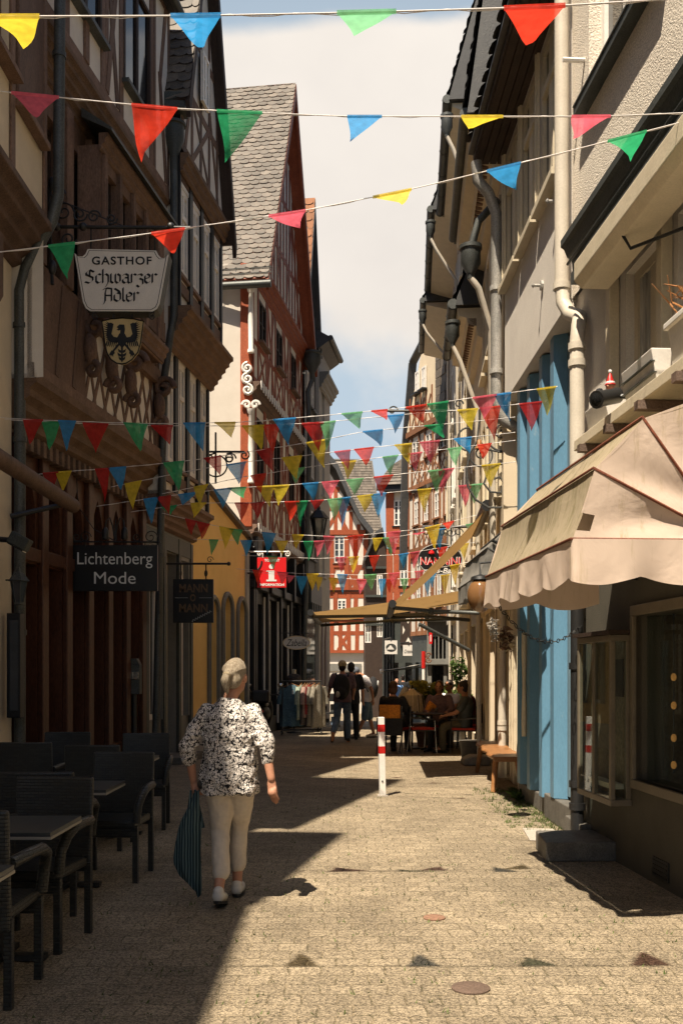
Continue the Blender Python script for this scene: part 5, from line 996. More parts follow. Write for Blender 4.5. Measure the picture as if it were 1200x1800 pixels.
# tall cream half-timbered gable facing obliquely
h = thing('tall_timber_house', 'tall cream half timbered gable house with latticed parapets right of the lane end', 'house', (3.3, 36, -.4))
FE = FX(2.68, 37.6, 3.9 - 2.68, 34 - 37.6); Le = math.hypot(1.22, 3.6); vU = lambda px: (lambda k: (k * FE.p.y - FE.p.x) / (FE.d.x - k * FE.d.y))((px - CX) / F)
zE = lambda px, py: CH - (py - HY) * FE.P(vU(px), 0).y / F
uL, uR = vU(722), vU(806); zs_ = [3.3, 6.0, 8.3, 10.5]
wz = [(uL + .5 + i * .62, uL + .9 + i * .62, 3.75, 5.4) for i in range(4)]
for k, (z0, z1) in enumerate(((2.9, 5.85), (6.0, 8.2), (8.3, 10.4))):
    ins = k * .12; L = uR - uL
    nwn = 4 if k < 2 else 3; st = (L - .5) / nwn
    ws = [(uL + .4 + st * i + st * .22, uL + .4 + st * i + st * .72, z0 + .95 + .05, z1 - .3) for i in range(nwn)]
    timber_face(FE, h, uL + ins, uR, z0, z1, .1 * k, 'timber_far', 'plaster_white', ws, n=8, wd=.06, lattice=(uL + .6, uR - .4, z0 + .15, z0 + .85, 8), rails=(z0 + .9,), sill='timber_far')
zt = 10.4; za = Zz(592, 36.3); ua, ub = uL + .25, uR + .6
mb = MB(); mb.poly([FE.P(ua, zt, .3), FE.P(ub, zt, .3), FE.P((ua + ub) / 2 + .2, za, .3), FE.P((ua + ub) / 2 - .9, zt + 2.6, .3)]); mb.build('gable_wall', M['plaster_cream'], h)
t = MB(); FE.beam(t, (ua, zt), (ub, zt), .2, .303, .36); 
for i in range(6): FE.beam(t, (ua + .4 + i * .5, zt), (ua + .4 + i * .5, zt + 1.3), .1, .303, .345)
for i in range(3): FE.beam(t, (ua + .5 + i * .6, zt + .1), (ua + 1.1 + i * .6, zt + 1.0), .08, .304, .35); FE.beam(t, (ua + 1.1 + i * .6, zt + .1), (ua + .5 + i * .6, zt + 1.0), .08, .304, .349)
t.build('gable_frame', M['timber_far'], h)
ws = [(ua + 1.0, ua + 1.35, zt + 1.3, zt + 2.1), (ua + 1.6, ua + 1.95, zt + 1.3, zt + 2.1)]
for q in ws: win(FE, h, *q, w=.42, dep=.1, fm='white_paint', cols=2, rows=2, sill='black_wood')
r = MB(); edge = [(uL - .15, 5.4), (ua - .1, zt - .2), (ua + .55, zt + 2.6), ((ua + ub) / 2 + .2, za + .1), (ub + .3, zt - .2)]
for p, q in zip(edge, edge[1:]): d_ = Vector((q[0] - p[0], q[1] - p[1])).normalized(); n_ = Vector((-d_.y, d_.x)) * .08; FE.poly(r, [p, q, (q[0] + n_.x, q[1] + n_.y), (p[0] + n_.x, p[1] + n_.y)], .1, .40)
r.build('roof', M['slate_dark'], h)
mb = MB(); FE.poly(mb, [(uR - 1.0, 9.5), (uR + 1.2, 9.5), (uR + 1.2, 13.2), (uR - .2, 13.2)], .31, .42)
for i in range(12):
    z = 9.6 + i * .3
    for j in range(5): FE.poly(mb, [(uR - .95 + j * .42 + .01, z), (uR - .95 + j * .42 + .4, z), (uR - .95 + j * .42 + .4, z + .28), (uR - .95 + j * .42 + .01, z + .28)], .42, .43 + R.random() * .03)
mb.build('slate_cladding', M['slate'], h)
mb = MB(); FE.box(mb, uL, uR + 1, -.4, 10.4, -5, -.65); mb.build('wall_core', M['plaster_cream'], h)
mb = MB(); FE.wall(mb, uL, uR + 1, -.4, 2.95, [(uL + .3, uL + 1.3, -.2, 1.9), (uL + 1.7, uL + 2.9, 0, 1.9)], w=-.05); mb.build('shop_wall', M['green_grey'], h)
g = MB(); FE.box(g, uL + .1, uR, -.3, 2.2, -.3, -.25); g.build('shop_pane', M['glass_dark'], h)
# dark shopfront house deep in the shade, and the grey house right of it
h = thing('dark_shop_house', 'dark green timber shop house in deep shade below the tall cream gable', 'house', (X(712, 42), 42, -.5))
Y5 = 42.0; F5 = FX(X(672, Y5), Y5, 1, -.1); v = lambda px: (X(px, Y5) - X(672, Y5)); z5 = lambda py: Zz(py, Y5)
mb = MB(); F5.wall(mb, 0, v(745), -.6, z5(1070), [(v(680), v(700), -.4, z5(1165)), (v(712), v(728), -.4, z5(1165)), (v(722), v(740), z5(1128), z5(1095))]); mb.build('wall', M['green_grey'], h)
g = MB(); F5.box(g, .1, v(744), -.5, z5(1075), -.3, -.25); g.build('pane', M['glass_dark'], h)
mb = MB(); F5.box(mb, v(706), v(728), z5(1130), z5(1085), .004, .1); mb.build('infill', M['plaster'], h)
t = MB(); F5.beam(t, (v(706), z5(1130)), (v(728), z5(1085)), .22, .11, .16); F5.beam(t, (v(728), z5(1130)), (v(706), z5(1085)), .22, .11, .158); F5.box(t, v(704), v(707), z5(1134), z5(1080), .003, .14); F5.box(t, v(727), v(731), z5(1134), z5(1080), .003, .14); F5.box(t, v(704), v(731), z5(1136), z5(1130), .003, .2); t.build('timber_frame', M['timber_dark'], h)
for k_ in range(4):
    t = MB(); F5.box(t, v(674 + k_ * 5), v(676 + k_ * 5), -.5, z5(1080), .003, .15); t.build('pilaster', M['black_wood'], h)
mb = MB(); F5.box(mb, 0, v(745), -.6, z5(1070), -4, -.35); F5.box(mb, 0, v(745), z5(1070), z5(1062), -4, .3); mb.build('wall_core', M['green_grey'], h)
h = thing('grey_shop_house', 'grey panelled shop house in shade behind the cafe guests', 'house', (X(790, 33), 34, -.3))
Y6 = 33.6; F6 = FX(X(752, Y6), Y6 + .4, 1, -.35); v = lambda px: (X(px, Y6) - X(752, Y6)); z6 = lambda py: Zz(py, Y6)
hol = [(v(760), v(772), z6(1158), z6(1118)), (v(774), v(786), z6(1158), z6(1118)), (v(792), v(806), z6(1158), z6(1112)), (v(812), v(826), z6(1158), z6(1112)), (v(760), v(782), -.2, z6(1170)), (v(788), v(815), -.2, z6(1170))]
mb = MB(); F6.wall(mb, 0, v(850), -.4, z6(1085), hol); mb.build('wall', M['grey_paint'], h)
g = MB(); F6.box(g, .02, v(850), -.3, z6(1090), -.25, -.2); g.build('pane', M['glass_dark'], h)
t = MB(); F6.box(t, 0, v(850), z6(1168), z6(1160), .003, .2); F6.box(t, 0, v(850), z6(1092), z6(1085), .003, .25)
for q in hol[:4]: F6.box(t, (q[0] + q[1]) / 2 - .02, (q[0] + q[1]) / 2 + .02, q[2], q[3], -.1, -.05)
t.build('fascia', M['grey_paint'], h)
mb = MB(); F6.box(mb, 0, v(850), -.4, z6(1085), -3, -.3); mb.build('wall_core', M['grey_paint'], h)
# ================================================================== signs and writing
def lettering(par, body, O, ex, ey, width, height, mat, name='lettering', bold=0.0, shear=0, spacing=1.0, depth=.004):
    cu = bpy.data.curves.new('t', 'FONT'); cu.body = body; cu.size = 1; cu.offset = bold; cu.shear = shear; cu.space_character = spacing; cu.resolution_u = 5
    ob = bpy.data.objects.new('t', cu); COL.objects.link(ob); dg = bpy.context.evaluated_depsgraph_get(); me = bpy.data.meshes.new_from_object(ob.evaluated_get(dg))
    xs = [v.co.x for v in me.vertices]; ys = [v.co.y for v in me.vertices]; x0, x1, y0, y1 = min(xs), max(xs), min(ys), max(ys)
    sx = width / (x1 - x0); sy = height / (y1 - y0); nz = ex.cross(ey).normalized(); mb = MB()
    pts = [O + ex * ((v.co.x - (x0 + x1) / 2) * sx) + ey * ((v.co.y - (y0 + y1) / 2) * sy) + nz * depth for v in me.vertices]
    mb.add(pts, [list(p.vertices) for p in me.polygons])
    bpy.data.objects.remove(ob); bpy.data.curves.remove(cu); bpy.data.meshes.remove(me)
    return mb.build(name, M[mat], par, fixn=False)
GOTH = {'S': (.85, [[(.78, 1.2), (.42, 1.42), (.12, 1.15), (.12, .9), (.68, .6), (.68, .28), (.38, 0), (.02, .14)], [(.42, 1.42), (.42, .75)]]), 'c': (.55, [[(.52, .9), (.3, 1), (.1, .8), (.1, .2), (.3, 0), (.52, .16)]]),
  'h': (.7, [[(.12, 1.5), (.12, .02)], [(.12, .8), (.38, 1), (.58, .8), (.58, .1), (.36, -.4)]]), 'w': (1.0, [[(.1, 1.02), (.1, .18), (.28, 0), (.48, .2), (.48, 1)], [(.48, .2), (.66, 0), (.88, .2), (.88, .8), (.66, 1)]]),
  'a': (.72, [[(.1, .85), (.34, 1), (.56, .85), (.56, .12), (.68, 0)], [(.56, .58), (.28, .6), (.1, .4), (.1, .16), (.28, 0), (.56, .2)]]), 'r': (.55, [[(.12, 1), (.12, .04)], [(.12, .78), (.34, 1), (.52, .86)]]),
  'z': (.6, [[(.08, .88), (.34, 1), (.5, .8), (.24, .52), (.52, .36), (.52, -.1), (.2, -.42), (0, -.22)]]), 'e': (.6, [[(.1, .46), (.52, .64), (.5, .84), (.3, 1), (.1, .8), (.1, .2), (.3, 0), (.54, .18)]]),
  'A': (.85, [[(0, 1.3), (.3, 1.46), (.72, 1.4), (.72, .04)], [(.3, 1.42), (.2, .95), (.2, 0), (.05, -.32)], [(.2, .66), (.72, .66)]]), 'd': (.7, [[(.12, 1.42), (.5, 1.1), (.6, .8), (.6, .2), (.36, 0), (.1, .2), (.1, .72), (.34, .96), (.58, .84)]]), 'l': (.32, [[(.12, 1.5), (.12, .16), (.26, 0)]])}
def gothic(par, word, O, ex, ey, width, xh, mat):
    tot = sum(GOTH[c][0] for c in word); kx = width / tot; x = -width / 2; nz = ex.cross(ey).normalized(); mb = MB(); k = 0
    nb = (ex * math.cos(.72) * xh * .125 + ey * math.sin(.72) * xh * .125)
    for c in word:
        w, ss = GOTH[c]
        for s in ss:
            P = [O + ex * (x + p[0] * kx) + ey * (p[1] * xh) for p in s]
            for p, q in zip(P, P[1:]): k += 1; d = nz * (.004 + .0002 * (k % 7)); mb.poly([p + nb + d, p - nb + d, q - nb + d, q + nb + d])
        x += w * kx
    return mb.build('lettering', M[mat], par)
def strokes(par, lines, r, mat, name='lettering', O=None):
    mb = MB()
    for L in lines: mb.tube(L, r, 5)
    return mb.build(name, M[mat], par, smooth=60)
# --- inn sign
YS = 11.7; t = thing('inn_sign', 'white box sign reading Gasthof Schwarzer Adler on an iron arm', 'sign', pw(215, 553, YS))
Q = lambda x, y, dy=0: pw(120 + x / 6, 420 + y / 6, YS) + YA * dy
outl = [(65, 145), (100, 182), (150, 185), (180, 160), (205, 105), (930, 120), (955, 170), (985, 200), (1025, 200), (1065, 155), (965, 690), (940, 740), (890, 768), (230, 765), (185, 735), (155, 670)]
mb = MB(); mb.prism([Q(*p) for p in outl], (0, .20, 0)); mb.build('sign_box', M['green_grey'], t)
cx, cy = 560, 440; ins = lambda k: [(cx + (x - cx) * k, cy + (y - cy) * (k - .005)) for x, y in outl]
mb = MB(); mb.prism([Q(*p, -.012) for p in ins(.995)], (0, .010, 0)); mb.build('sign_face', M['sign_white'], t)
mb = MB(); o1, o2 = ins(.955), ins(.940); n_ = len(outl)
for i in range(n_): j = (i + 1) % n_; mb.poly([Q(*o1[i], -.0145), Q(*o1[j], -.0145), Q(*o2[j], -.0145), Q(*o2[i], -.0145)])
mb.build('border_line', M['letter_black'], t)
fO = lambda x, y: Q(x, y, -.0125)
sc = YS / F / 6
lettering(t, 'GASTHOF', fO(567, 232), XA, ZA, 630 * sc, 88 * sc, 'letter_black', bold=.022, spacing=1.15)
gothic(t, 'Schwarzer', fO(560, 470), XA, ZA, 765 * sc, 98 * sc, 'letter_black'); gothic(t, 'Adler', fO(560, 662), XA, ZA, 385 * sc, 96 * sc, 'letter_black')
mb = MB(); mb.tube([pw(66, 398, YS), pw(335, 400, YS)], .022, 8)
for k in (100, 146, 300): mb.ball(pw(k, 398, YS), .05, 8, 6)
for k, (p, y, r, s) in enumerate(((112, 372, .12, 1), (140, 376, .09, -1), (165, 380, .08, 1), (196, 384, .07, -1), (120, 420, .10, -1), (100, 340, .10, 1))): mb.tube(curl(pw(p, y, YS), r, 1.6 * s, 0, XA, ZA), .011, 6)
mb.tube([pw(85, 330, YS), pw(92, 500, YS)], .02, 6); mb.ball(pw(92, 470, YS), (.05, .05, .09), 8, 8); mb.ball(pw(91, 322, YS), (.045, .045, .08), 8, 8)
mb.tube([pw(160, 398, YS), pw(160, 440, YS)], .01, 5); mb.tube([pw(272, 398, YS), pw(272, 441, YS)], .01, 5); mb.tube([pw(100, 350, YS), pw(215, 396, YS)], .008, 5)
mb.tube([pw(88, 398, YS), FLf.P(FLf.UY(11.5), (HY - 398) * YS / F + CH, .3)], .02, 6)
for p in (168, 268): mb.tube(curl(pw(p, 556, YS), .05, 1.3, 1, XA, ZA), .007, 5)
mb.build('iron_bracket', M['iron'], t, smooth=50)
# crest below it
t = thing('crest_sign', 'gold shield with a black eagle hanging under the white inn sign', 'sign', pw(213, 637, YS))
sh = [(345, 850), (440, 825), (560, 815), (680, 825), (785, 850), (770, 960), (755, 1080), (725, 1180), (665, 1255), (600, 1295), (555, 1303), (500, 1295), (440, 1255), (395, 1180), (375, 1080), (360, 960)]
mb = MB(); mb.prism([Q(*p, .05) for p in sh], (0, .04, 0)); mb.build('shield', M['crest_gold'], t)
mb = MB(); mb.tube([Q(*p, .05) for p in sh], .009, 5, closed=True); mb.build('rim', M['letter_black'], t)
mb = MB(); mb.tube([Q(470, 770, .06), Q(470, 830, .06)], .012, 6); mb.tube([Q(660, 770, .06), Q(660, 830, .06)], .012, 6); mb.build('hanger', M['iron'], t)
eg = MB(); kk = [0]
def ep(pts, both=True):
    for s in ((1, -1) if both else (1,)):
        kk[0] += 1; eg.poly([Q(557 + s * (x - 557), y, .047 - .0003 * (kk[0] % 6)) for x, y in pts])
ep([(530, 885), (582, 887), (590, 935), (580, 1000), (535, 1000), (540, 945), (520, 950), (498, 938), (520, 930), (500, 912)], False)
ep([(530, 980), (585, 980), (612, 1030), (600, 1085), (572, 1125), (545, 1125), (515, 1085), (502, 1030)], False)
ep([(580, 1060), (600, 1025), (645, 1015), (668, 985), (655, 930), (645, 880), (672, 866), (706, 872), (712, 930), (722, 1000), (700, 1060), (660, 1075), (610, 1080)])
for i in range(11):   # quills
    a = -1.15 + i * .24; bx, by = 690 + 18 * math.cos(a), 960 + 85 * math.sin(a); L = 52
    ep([(bx - 8, by - 10), (bx + L * math.cos(a * .8), by + L * .6 * math.sin(a) - 8), (bx - 6, by + 10)])
for i in range(6):
    x0 = 605 + i * 20; ep([(x0, 1062), (x0 + 16, 1062), (x0 + 22 + i * 2, 1128 + 6 * math.sin(i)), (x0 + 12, 1110)])
ep([(565, 1085), (590, 1075), (660, 1165), (645, 1178)]); ep([(640, 1160), (668, 1160), (690, 1195), (693, 1215), (680, 1208), (672, 1228), (664, 1210), (648, 1235), (648, 1205), (632, 1190)])
ep([(545, 1110), (570, 1110), (566, 1180), (572, 1260), (557, 1292), (543, 1260), (549, 1180)], False)
for yy, ln in ((1165, 40), (1205, 46), (1245, 34)): ep([(560, yy), (560 + ln * .6, yy - 12), (560 + ln, yy - 26), (560 + ln * .85, yy + 8), (560 + ln * .4, yy + 22), (560, yy + 18)])
eg.build('eagle', M['letter_black'], t)
# --- black fashion shop sign
YL = 13.1; t = thing('shop_sign', 'black rectangular sign reading Lichtenberg Mode with two spot lamps', 'sign', pw(202, 1039, YL))
P_ = lambda x, y, dy=0: pw(x, y, YL) + YA * dy
mb = MB(); p, q = P_(127, 1039), P_(277, 958); mb.bb(p.x, q.x, YL, YL + .05, p.z, q.z); mb.build('board', M['black_sign'], t, bevel=.004)
k = YL / F; lettering(t, 'Lichtenberg', P_(202, 985, -.001), XA, ZA, 132 * k, 28 * k, 'letter_white'); lettering(t, 'Mode', P_(202, 1016, -.001), XA, ZA, 73 * k, 21 * k, 'letter_white')
mb = MB(); mb.tube([P_(118, 952), P_(282, 953)], .012, 6); mb.tube([P_(124, 885), P_(124, 1060)], .014, 6); mb.tube([P_(280, 940), P_(280, 1080)], .012, 6)
for x_ in (150, 255): mb.tube([P_(x_, 952), P_(x_, 960)], .008, 5)
for c_, r, s in ((265, .09, 1), (240, .06, -1), (150, .08, 1), (135, .06, -1)): mb.tube(curl(P_(c_, 944), r, 1.4 * s, 0, XA, ZA), .007, 5)
mb.tube([P_(135, 840), P_(137, 890), P_(165, 930), P_(200, 950)], .006, 5)
mb.build('iron_bracket', M['iron'], t, smooth=50)
for s, lit in ((-1, 0), (1, 1)):
    mb = MB(); mb.tube([P_(202, 950), P_(202 + s * 4, 925), P_(202 + s * 9, 910), P_(202 + s * 15, 915), P_(202 + s * 17, 930)], .01, 6); mb.lathe([(.02, .06), (.045, .02), (.05, -.08), (.04, -.1)], P_(202 + s * 17, 935), 10); o = mb.build('spot_lamp', M['iron'], t, smooth=50)
    mb = MB(); mb.ball(P_(202 + s * 17, 944), .032, 8, 6); mb.build('bulb', M['lamp_spot'] if lit else M['glass_dark'], o)
mb = MB(); mb.poly([P_(200, 950), P_(206, 950), P_(203, 905)]); mb.build('finial', M['iron'], t)
# --- black pub sign
YM = 16.9; t = thing('pub_sign', 'small square black sign with bronze words Mann o Mann', 'sign', pw(340, 1095, YM))
P_ = lambda x, y, dy=0: pw(x, y, YM) + YA * dy; k = YM / F
mb = MB(); p, q = P_(304, 1095), P_(375, 1018); mb.bb(p.x, q.x, YM, YM + .05, p.z, q.z); mb.build('board', M['black_sign'], t, bevel=.004)
lettering(t, 'MANN', P_(340, 1034, -.001), XA, ZA, 50 * k, 15 * k, 'letter_bronze', bold=.03); lettering(t, 'MANN', P_(340, 1069, -.001), XA, ZA, 50 * k, 15 * k, 'letter_bronze', bold=.03)
lettering(t, 'O', P_(339, 1051, -.001), XA, ZA, 10 * k, 13 * k, 'letter_bronze', bold=.04)
strokes(t, [[P_(308, 1051, -.004), P_(330, 1051, -.004)], [P_(350, 1051, -.004), P_(372, 1051, -.004)]], .003, 'letter_grey', 'divider')
strokes(t, [[P_(337 + i * 1.4, 1092 - i * .72 + 2.4 * math.sin(i * 2.1), -.004) for i in range(26)]], .0045, 'letter_grey', 'script_writing')
mb = MB(); mb.tube([P_(279, 991), P_(400, 991)], .018, 8); mb.ball(P_(402, 991), .035, 8, 6); mb.tube([P_(318, 991), P_(318, 1018)], .012, 5); mb.tube([P_(362, 991), P_(362, 1018)], .012, 5); mb.ball(P_(362, 1008), (.03, .02, .06), 8, 6); mb.ball(P_(318, 1008), (.02, .02, .06), 8, 6); mb.tube(curl(P_(369, 984), .06, 1.3, 0, XA, ZA), .007, 5); mb.build('iron_bracket', M['iron'], t, smooth=50)
# --- tourist information sign
YT = 22.8; t = thing('information_sign', 'red square tourist information sign with a white letter i', 'sign', pw(478, 1033, YT))
P_ = lambda x, y, dy=0: pw(x, y, YT) + YA * dy; k = YT / F
mb = MB(); p, q = P_(452, 1033), P_(503, 980); mb.bb(p.x, q.x, YT, YT + .04, p.z, q.z); mb.build('board', M['sign_red'], t, bevel=.004)
lettering(t, 'TOURIST', P_(478, 985, -.001), XA, ZA, 27 * k, 4.6 * k, 'letter_white', bold=.04); lettering(t, 'INFORMATION', P_(478, 1028, -.001), XA, ZA, 43 * k, 4.6 * k, 'letter_white', bold=.04)
mb = MB(); mb.lathe([(4.4 * k, 0), (4.4 * k, .003)], P_(477, 996, -.001), 16, axis=-YA)
for i, (x0, x1, y0, y1) in enumerate(((472, 482, 1003, 1019), (468, 482, 1003, 1005), (468, 486, 1019, 1022))): a_, b_ = P_(x0, y1, -.004 - .0004 * i), P_(x1, y0); mb.poly([a_, Vector((b_.x, a_.y, a_.z)), Vector((b_.x, a_.y, b_.z)), Vector((a_.x, a_.y, b_.z))])
mb.build('information_letter', M['letter_white'], t)
mb = MB(); mb.tube([P_(424, 970), P_(506, 970)], .02, 6)
for x_ in (462, 494): mb.tube([P_(x_, 970), P_(x_, 980)], .012, 5)
mb.tube(curl(P_(456, 974), .06, 1.3, 0, XA, ZA), .014, 5); mb.tube(curl(P_(505, 974), .07, -1.3, 1.5, XA, ZA), .014, 5); mb.build('arm', M['white_paint'], t, smooth=50)
mb = MB(); mb.tube(curl(P_(438, 985), .32, .8, 1.2, XA, ZA, r1=.9), .022, 6); mb.tube(curl(P_(434, 955), .22, -.8, -1.2, XA, ZA, r1=.6), .02, 6); mb.build('scroll', M['iron'], t, smooth=50)
# --- empty iron bracket in front of the white wall
YK = 19.6; t = thing('scroll_bracket', 'empty black iron scroll bracket in front of the white side wall', 'bracket', pw(400, 850, YK)); P_ = lambda x, y: pw(x, y, YK)
mb = MB(); mb.tube([P_(352, 794), P_(430, 794)], .022, 6); mb.tube([P_(379, 760), P_(379, 850)], .02, 6)
for c_, y_, r, s, a0 in ((380, 818, .24, .95, 1.6), (404, 806, .12, 1.3, 0), (430, 800, .10, -1.3, 1), (402, 806, .1, -1.2, 2), (365, 806, .1, 1.2, 0)): mb.tube(curl(P_(c_, y_), r, s, a0, XA, ZA, r1=.85 if r > .2 else .2), .016, 6)
mb.build('scrollwork', M['iron'], t, smooth=50)
# --- oval boutique sign
YZ = 25.4; t = thing('boutique_sign', 'small oval pale sign reading Zabella above the clothes rail', 'sign', pw(521, 1142, YZ)); P_ = lambda x, y, dy=0: pw(x, y, YZ) + YA * dy; k = YZ / F
ell = lambda cx, cy, rx, ry, f, dy=0, n=28: [f(cx + rx * math.cos(2 * math.pi * i / n), cy + ry * math.sin(2 * math.pi * i / n), dy) for i in range(n)]
mb = MB(); mb.prism(ell(521, 1130, 23.5, 11.5, P_), (0, .04, 0)); mb.build('board', M['sign_white'], t)
mb = MB(); mb.tube(ell(521, 1130, 23.5, 11.5, P_), .012, 5, closed=True); mb.build('rim', M['straw'], t)
lettering(t, 'Zabella', P_(521, 1130, -.002), XA, ZA, 36 * k, 12 * k, 'letter_black', shear=.35)
mb = MB(); mb.tube([P_(495, 1113), P_(545, 1113)], .012, 5)
for x_ in (510, 532): mb.tube([P_(x_, 1113), P_(x_, 1120)], .008, 5)
mb.build('arm', M['iron'], t)
# --- oval café sign on the right row
YN = 19.6; t = thing('cafe_sign', 'black oval sign with red capitals Nannini hanging behind the awning arm', 'sign', pw(773, 1015, YN)); P_ = lambda x, y, dy=0: pw(x, y, YN) + YA * dy; k = YN / F
mb = MB(); mb.prism(ell(773, 983, 40, 28, P_), (0, .06, 0)); mb.build('board', M['black_sign'], t)
mb = MB(); mb.tube(ell(773, 983, 39, 27, P_), .008, 5, closed=True); mb.build('rim', M['letter_grey'], t)
lettering(t, 'NANNINI', P_(773, 986, -.003), XA, ZA, 70 * k, 14 * k, 'letter_white', bold=.02, depth=.002); lettering(t, 'NANNINI', P_(773.8, 986.5, -.003), XA, ZA, 69 * k, 13 * k, 'sign_red', bold=.0, depth=.005)
lettering(t, 'Caf\u00e9', P_(780, 968, -.003), XA, ZA, 24 * k, 10 * k, 'letter_white', shear=.3); lettering(t, 'Eis-Bar', P_(778, 1003, -.003), XA, ZA, 42 * k, 9 * k, 'letter_white', shear=.3, bold=.015)
mb = MB(); p, q = P_(754, 975), P_(758, 966); mb.lathe([(.0, 0), (.06, .02), (.05, .06), (0, .09)], P_(758, 975, -.02), 8); mb.build('cup_emblem', M['sign_red'], t)
mb = MB(); mb.tube([P_(742, 926), P_(838, 926)], .028, 6)
for x_ in (755, 792): mb.tube([P_(x_, 926), P_(x_, 957)], .012, 5)
for i in range(5): mb.tube(curl(P_(750 + i * 14, 936), .09, 1.2 * (-1) ** i, 0, XA, ZA), .01, 5)
mb.build('iron_bracket', M['iron'], t, smooth=50)
# --- far small signs
YF = 39.5; P_ = lambda x, y, dy=0: pw(x, y, YF) + YA * dy; k = YF / F
def farsign(name, label, x0, x1, y0, y1, draw):
    t = thing(name, label, 'sign', P_((x0 + x1) / 2, y1)); mb = MB(); p, q = P_(x0, y1), P_(x1, y0); mb.bb(p.x, q.x, YF, YF + .08, p.z, q.z); mb.build('board', M['sign_white'], t); draw(t)
    mb = MB(); mb.tube([P_((x0 + x1) / 2, y0), P_((x0 + x1) / 2, y0 - 5), P_((x0 + x1) / 2 - 8, y0 - 5, 2)], .03, 5); mb.build('arm', M['iron'], t)
def dr1(t):
    mb = MB(); mb.prism(ell(687, 1138, 9, 6.5, P_, -.02), (0, .015, 0)); mb.build('oval_emblem', M['green_grey'], t)
    mb = MB(); mb.poly([P_(679, 1142, -.03), P_(686, 1134, -.03), P_(693, 1142, -.03)]); mb.build('peak_emblem', M['sign_white'], t)
farsign('shop_sign', 'square white sign with grey oval above the far white awning', 676, 698, 1126, 1150, dr1)
farsign('shop_sign', 'square white sign with a black script word beside the oval one', 708, 728, 1134, 1153, lambda t: lettering(t, 'Cristina', P_(718, 1145, -.002), XA, ZA, 16 * k, 6 * k, 'letter_black', shear=.4, depth=.01))
t = thing('shop_sign', 'narrow red upright sign with white i high on the grey shop house', 'sign', pw(756, 1132, 33)); mb = MB(); p, q = pw(754, 1132, 33), pw(759.5, 1112, 33); mb.bb(p.x, q.x, 33, 33.05, p.z, q.z); mb.build('board', M['sign_red'], t)
lettering(t, 'i', pw(756.7, 1122, 33) - YA * .002, XA, ZA, 2 * 33 / F, 12 * 33 / F, 'letter_white', bold=.05)
# ================================================================== bunting
def bunting(label, pts, flags, r=.003):
    """pts: (px, py, Y) along the cord; flags: (left px, right px, tip px, tip py, colour)"""
    ps = [(a, b, c) for a, b, c in pts]
    def at(px):
        for p, q in zip(ps, ps[1:]):
            if p[0] <= px <= q[0]: t = (px - p[0]) / (q[0] - p[0]); return (p[1] + (q[1] - p[1]) * t, p[2] + (q[2] - p[2]) * t)
        e = ps[0] if px < ps[0][0] else ps[-1]; return (e[1], e[2])
    t = thing('bunting', label, 'bunting', pw(*ps[len(ps) // 2]), group='strings of coloured pennants across the lane')
    mb = MB(); P = []
    n = 60
    for i in range(n + 1): px = ps[0][0] + (ps[-1][0] - ps[0][0]) * i / n; y, Y = at(px); P.append(pw(px, y, Y))
    for k in range(3): P = [P[0]] + [(P[i - 1] + P[i] * 2 + P[i + 1]) / 4 for i in range(1, n)] + [P[-1]]
    mb.tube(P, r, 5); mb.tube([p + Vector((0, .004, .006 * math.sin(i * 1.9))) for i, p in enumerate(P)], r * .6, 4); mb.build('cord', M['cord'], t)
    for (xl, xr, tx, ty, c) in flags:
        yl, Yl = at(xl); yr, Yr = at(xr); A, B = pw(xl, yl, Yl), pw(xr, yr, Yr); Tp = pw(tx, ty, (Yl + Yr) / 2 + (R.uniform(.16, .26) if Yl < 7 else R.uniform(.02, .20))); w = (B - A).length; ph = R.uniform(0, 6.28); am = R.uniform(.012, .035); fold = R.uniform(-.02, .02)
        mb = MB(); N = 7; idx = []; v = []
        for i in range(N + 1):
            s = i / N; a = A.lerp(Tp, s); b = B.lerp(Tp, s); m = N - i
            row = []
            for j in range(m + 1):
                u = j / m if m else .5; p = a.lerp(b, u); p.y += am * math.sin(ph + u * 3.4 + s * 2.6) * (s ** .6) + fold * s * s; p.x += .010 * math.sin(ph * 2 + s * 5) * s
                if i > 0: p.z += .012 * math.sin(math.pi * u) * (s * (1 - s)) * 4 * math.sin(ph)
                row.append(len(v)); v.append(p)
            idx.append(row)
        f = []
        for i in range(N):
            for j in range(len(idx[i + 1])):
                f.append((idx[i][j], idx[i][j + 1], idx[i + 1][j]))
                if j + 1 < len(idx[i + 1]): f.append((idx[i][j + 1], idx[i + 1][j + 1], idx[i + 1][j]))
        mb.add(v, f)
        # hem folded over the cord
        d = (B - A); mb.add([A + Vector((0, -.004, .008)), B + Vector((0, -.004, .008)), B + Vector((0, -.004, -.012)), A + Vector((0, -.004, -.012))], [(0, 1, 2, 3)])
        o = mb.build('flag', FL[c], t, smooth=180, fixn=False); o['label'] = FN[c] + ' pennant'
bunting('nearest bunting across the very top with large yellow, blue, green and red pennants', [(-900, 34, 3.5), (0, 28, 3.5), (345, 27, 3.5), (640, 21, 3.5), (940, 12, 3.5), (1400, -16, 3.5)],
 [(-22, 70, 45, 86, 'Y'), (300, 388, 358, 91, 'B'), (592, 696, 630, 68, 'L'), (885, 993, 937, 81, 'R')])
bunting('second bunting with red and green pennants hanging in front of the inn gable', [(-420, 110, 5.6), (0, 160, 5.6), (300, 190, 5.6), (600, 204, 5.6), (1060, 204, 5.6), (1335, 192, 5.6)],
 [(20, 104, 65, 206, 'K'), (231, 312, 245, 279, 'R'), (381, 461, 399, 290, 'G'), (610, 671, 618, 253, 'B'), (810, 884, 822, 228, 'Y'), (1004, 1073, 1006, 243, 'K')])
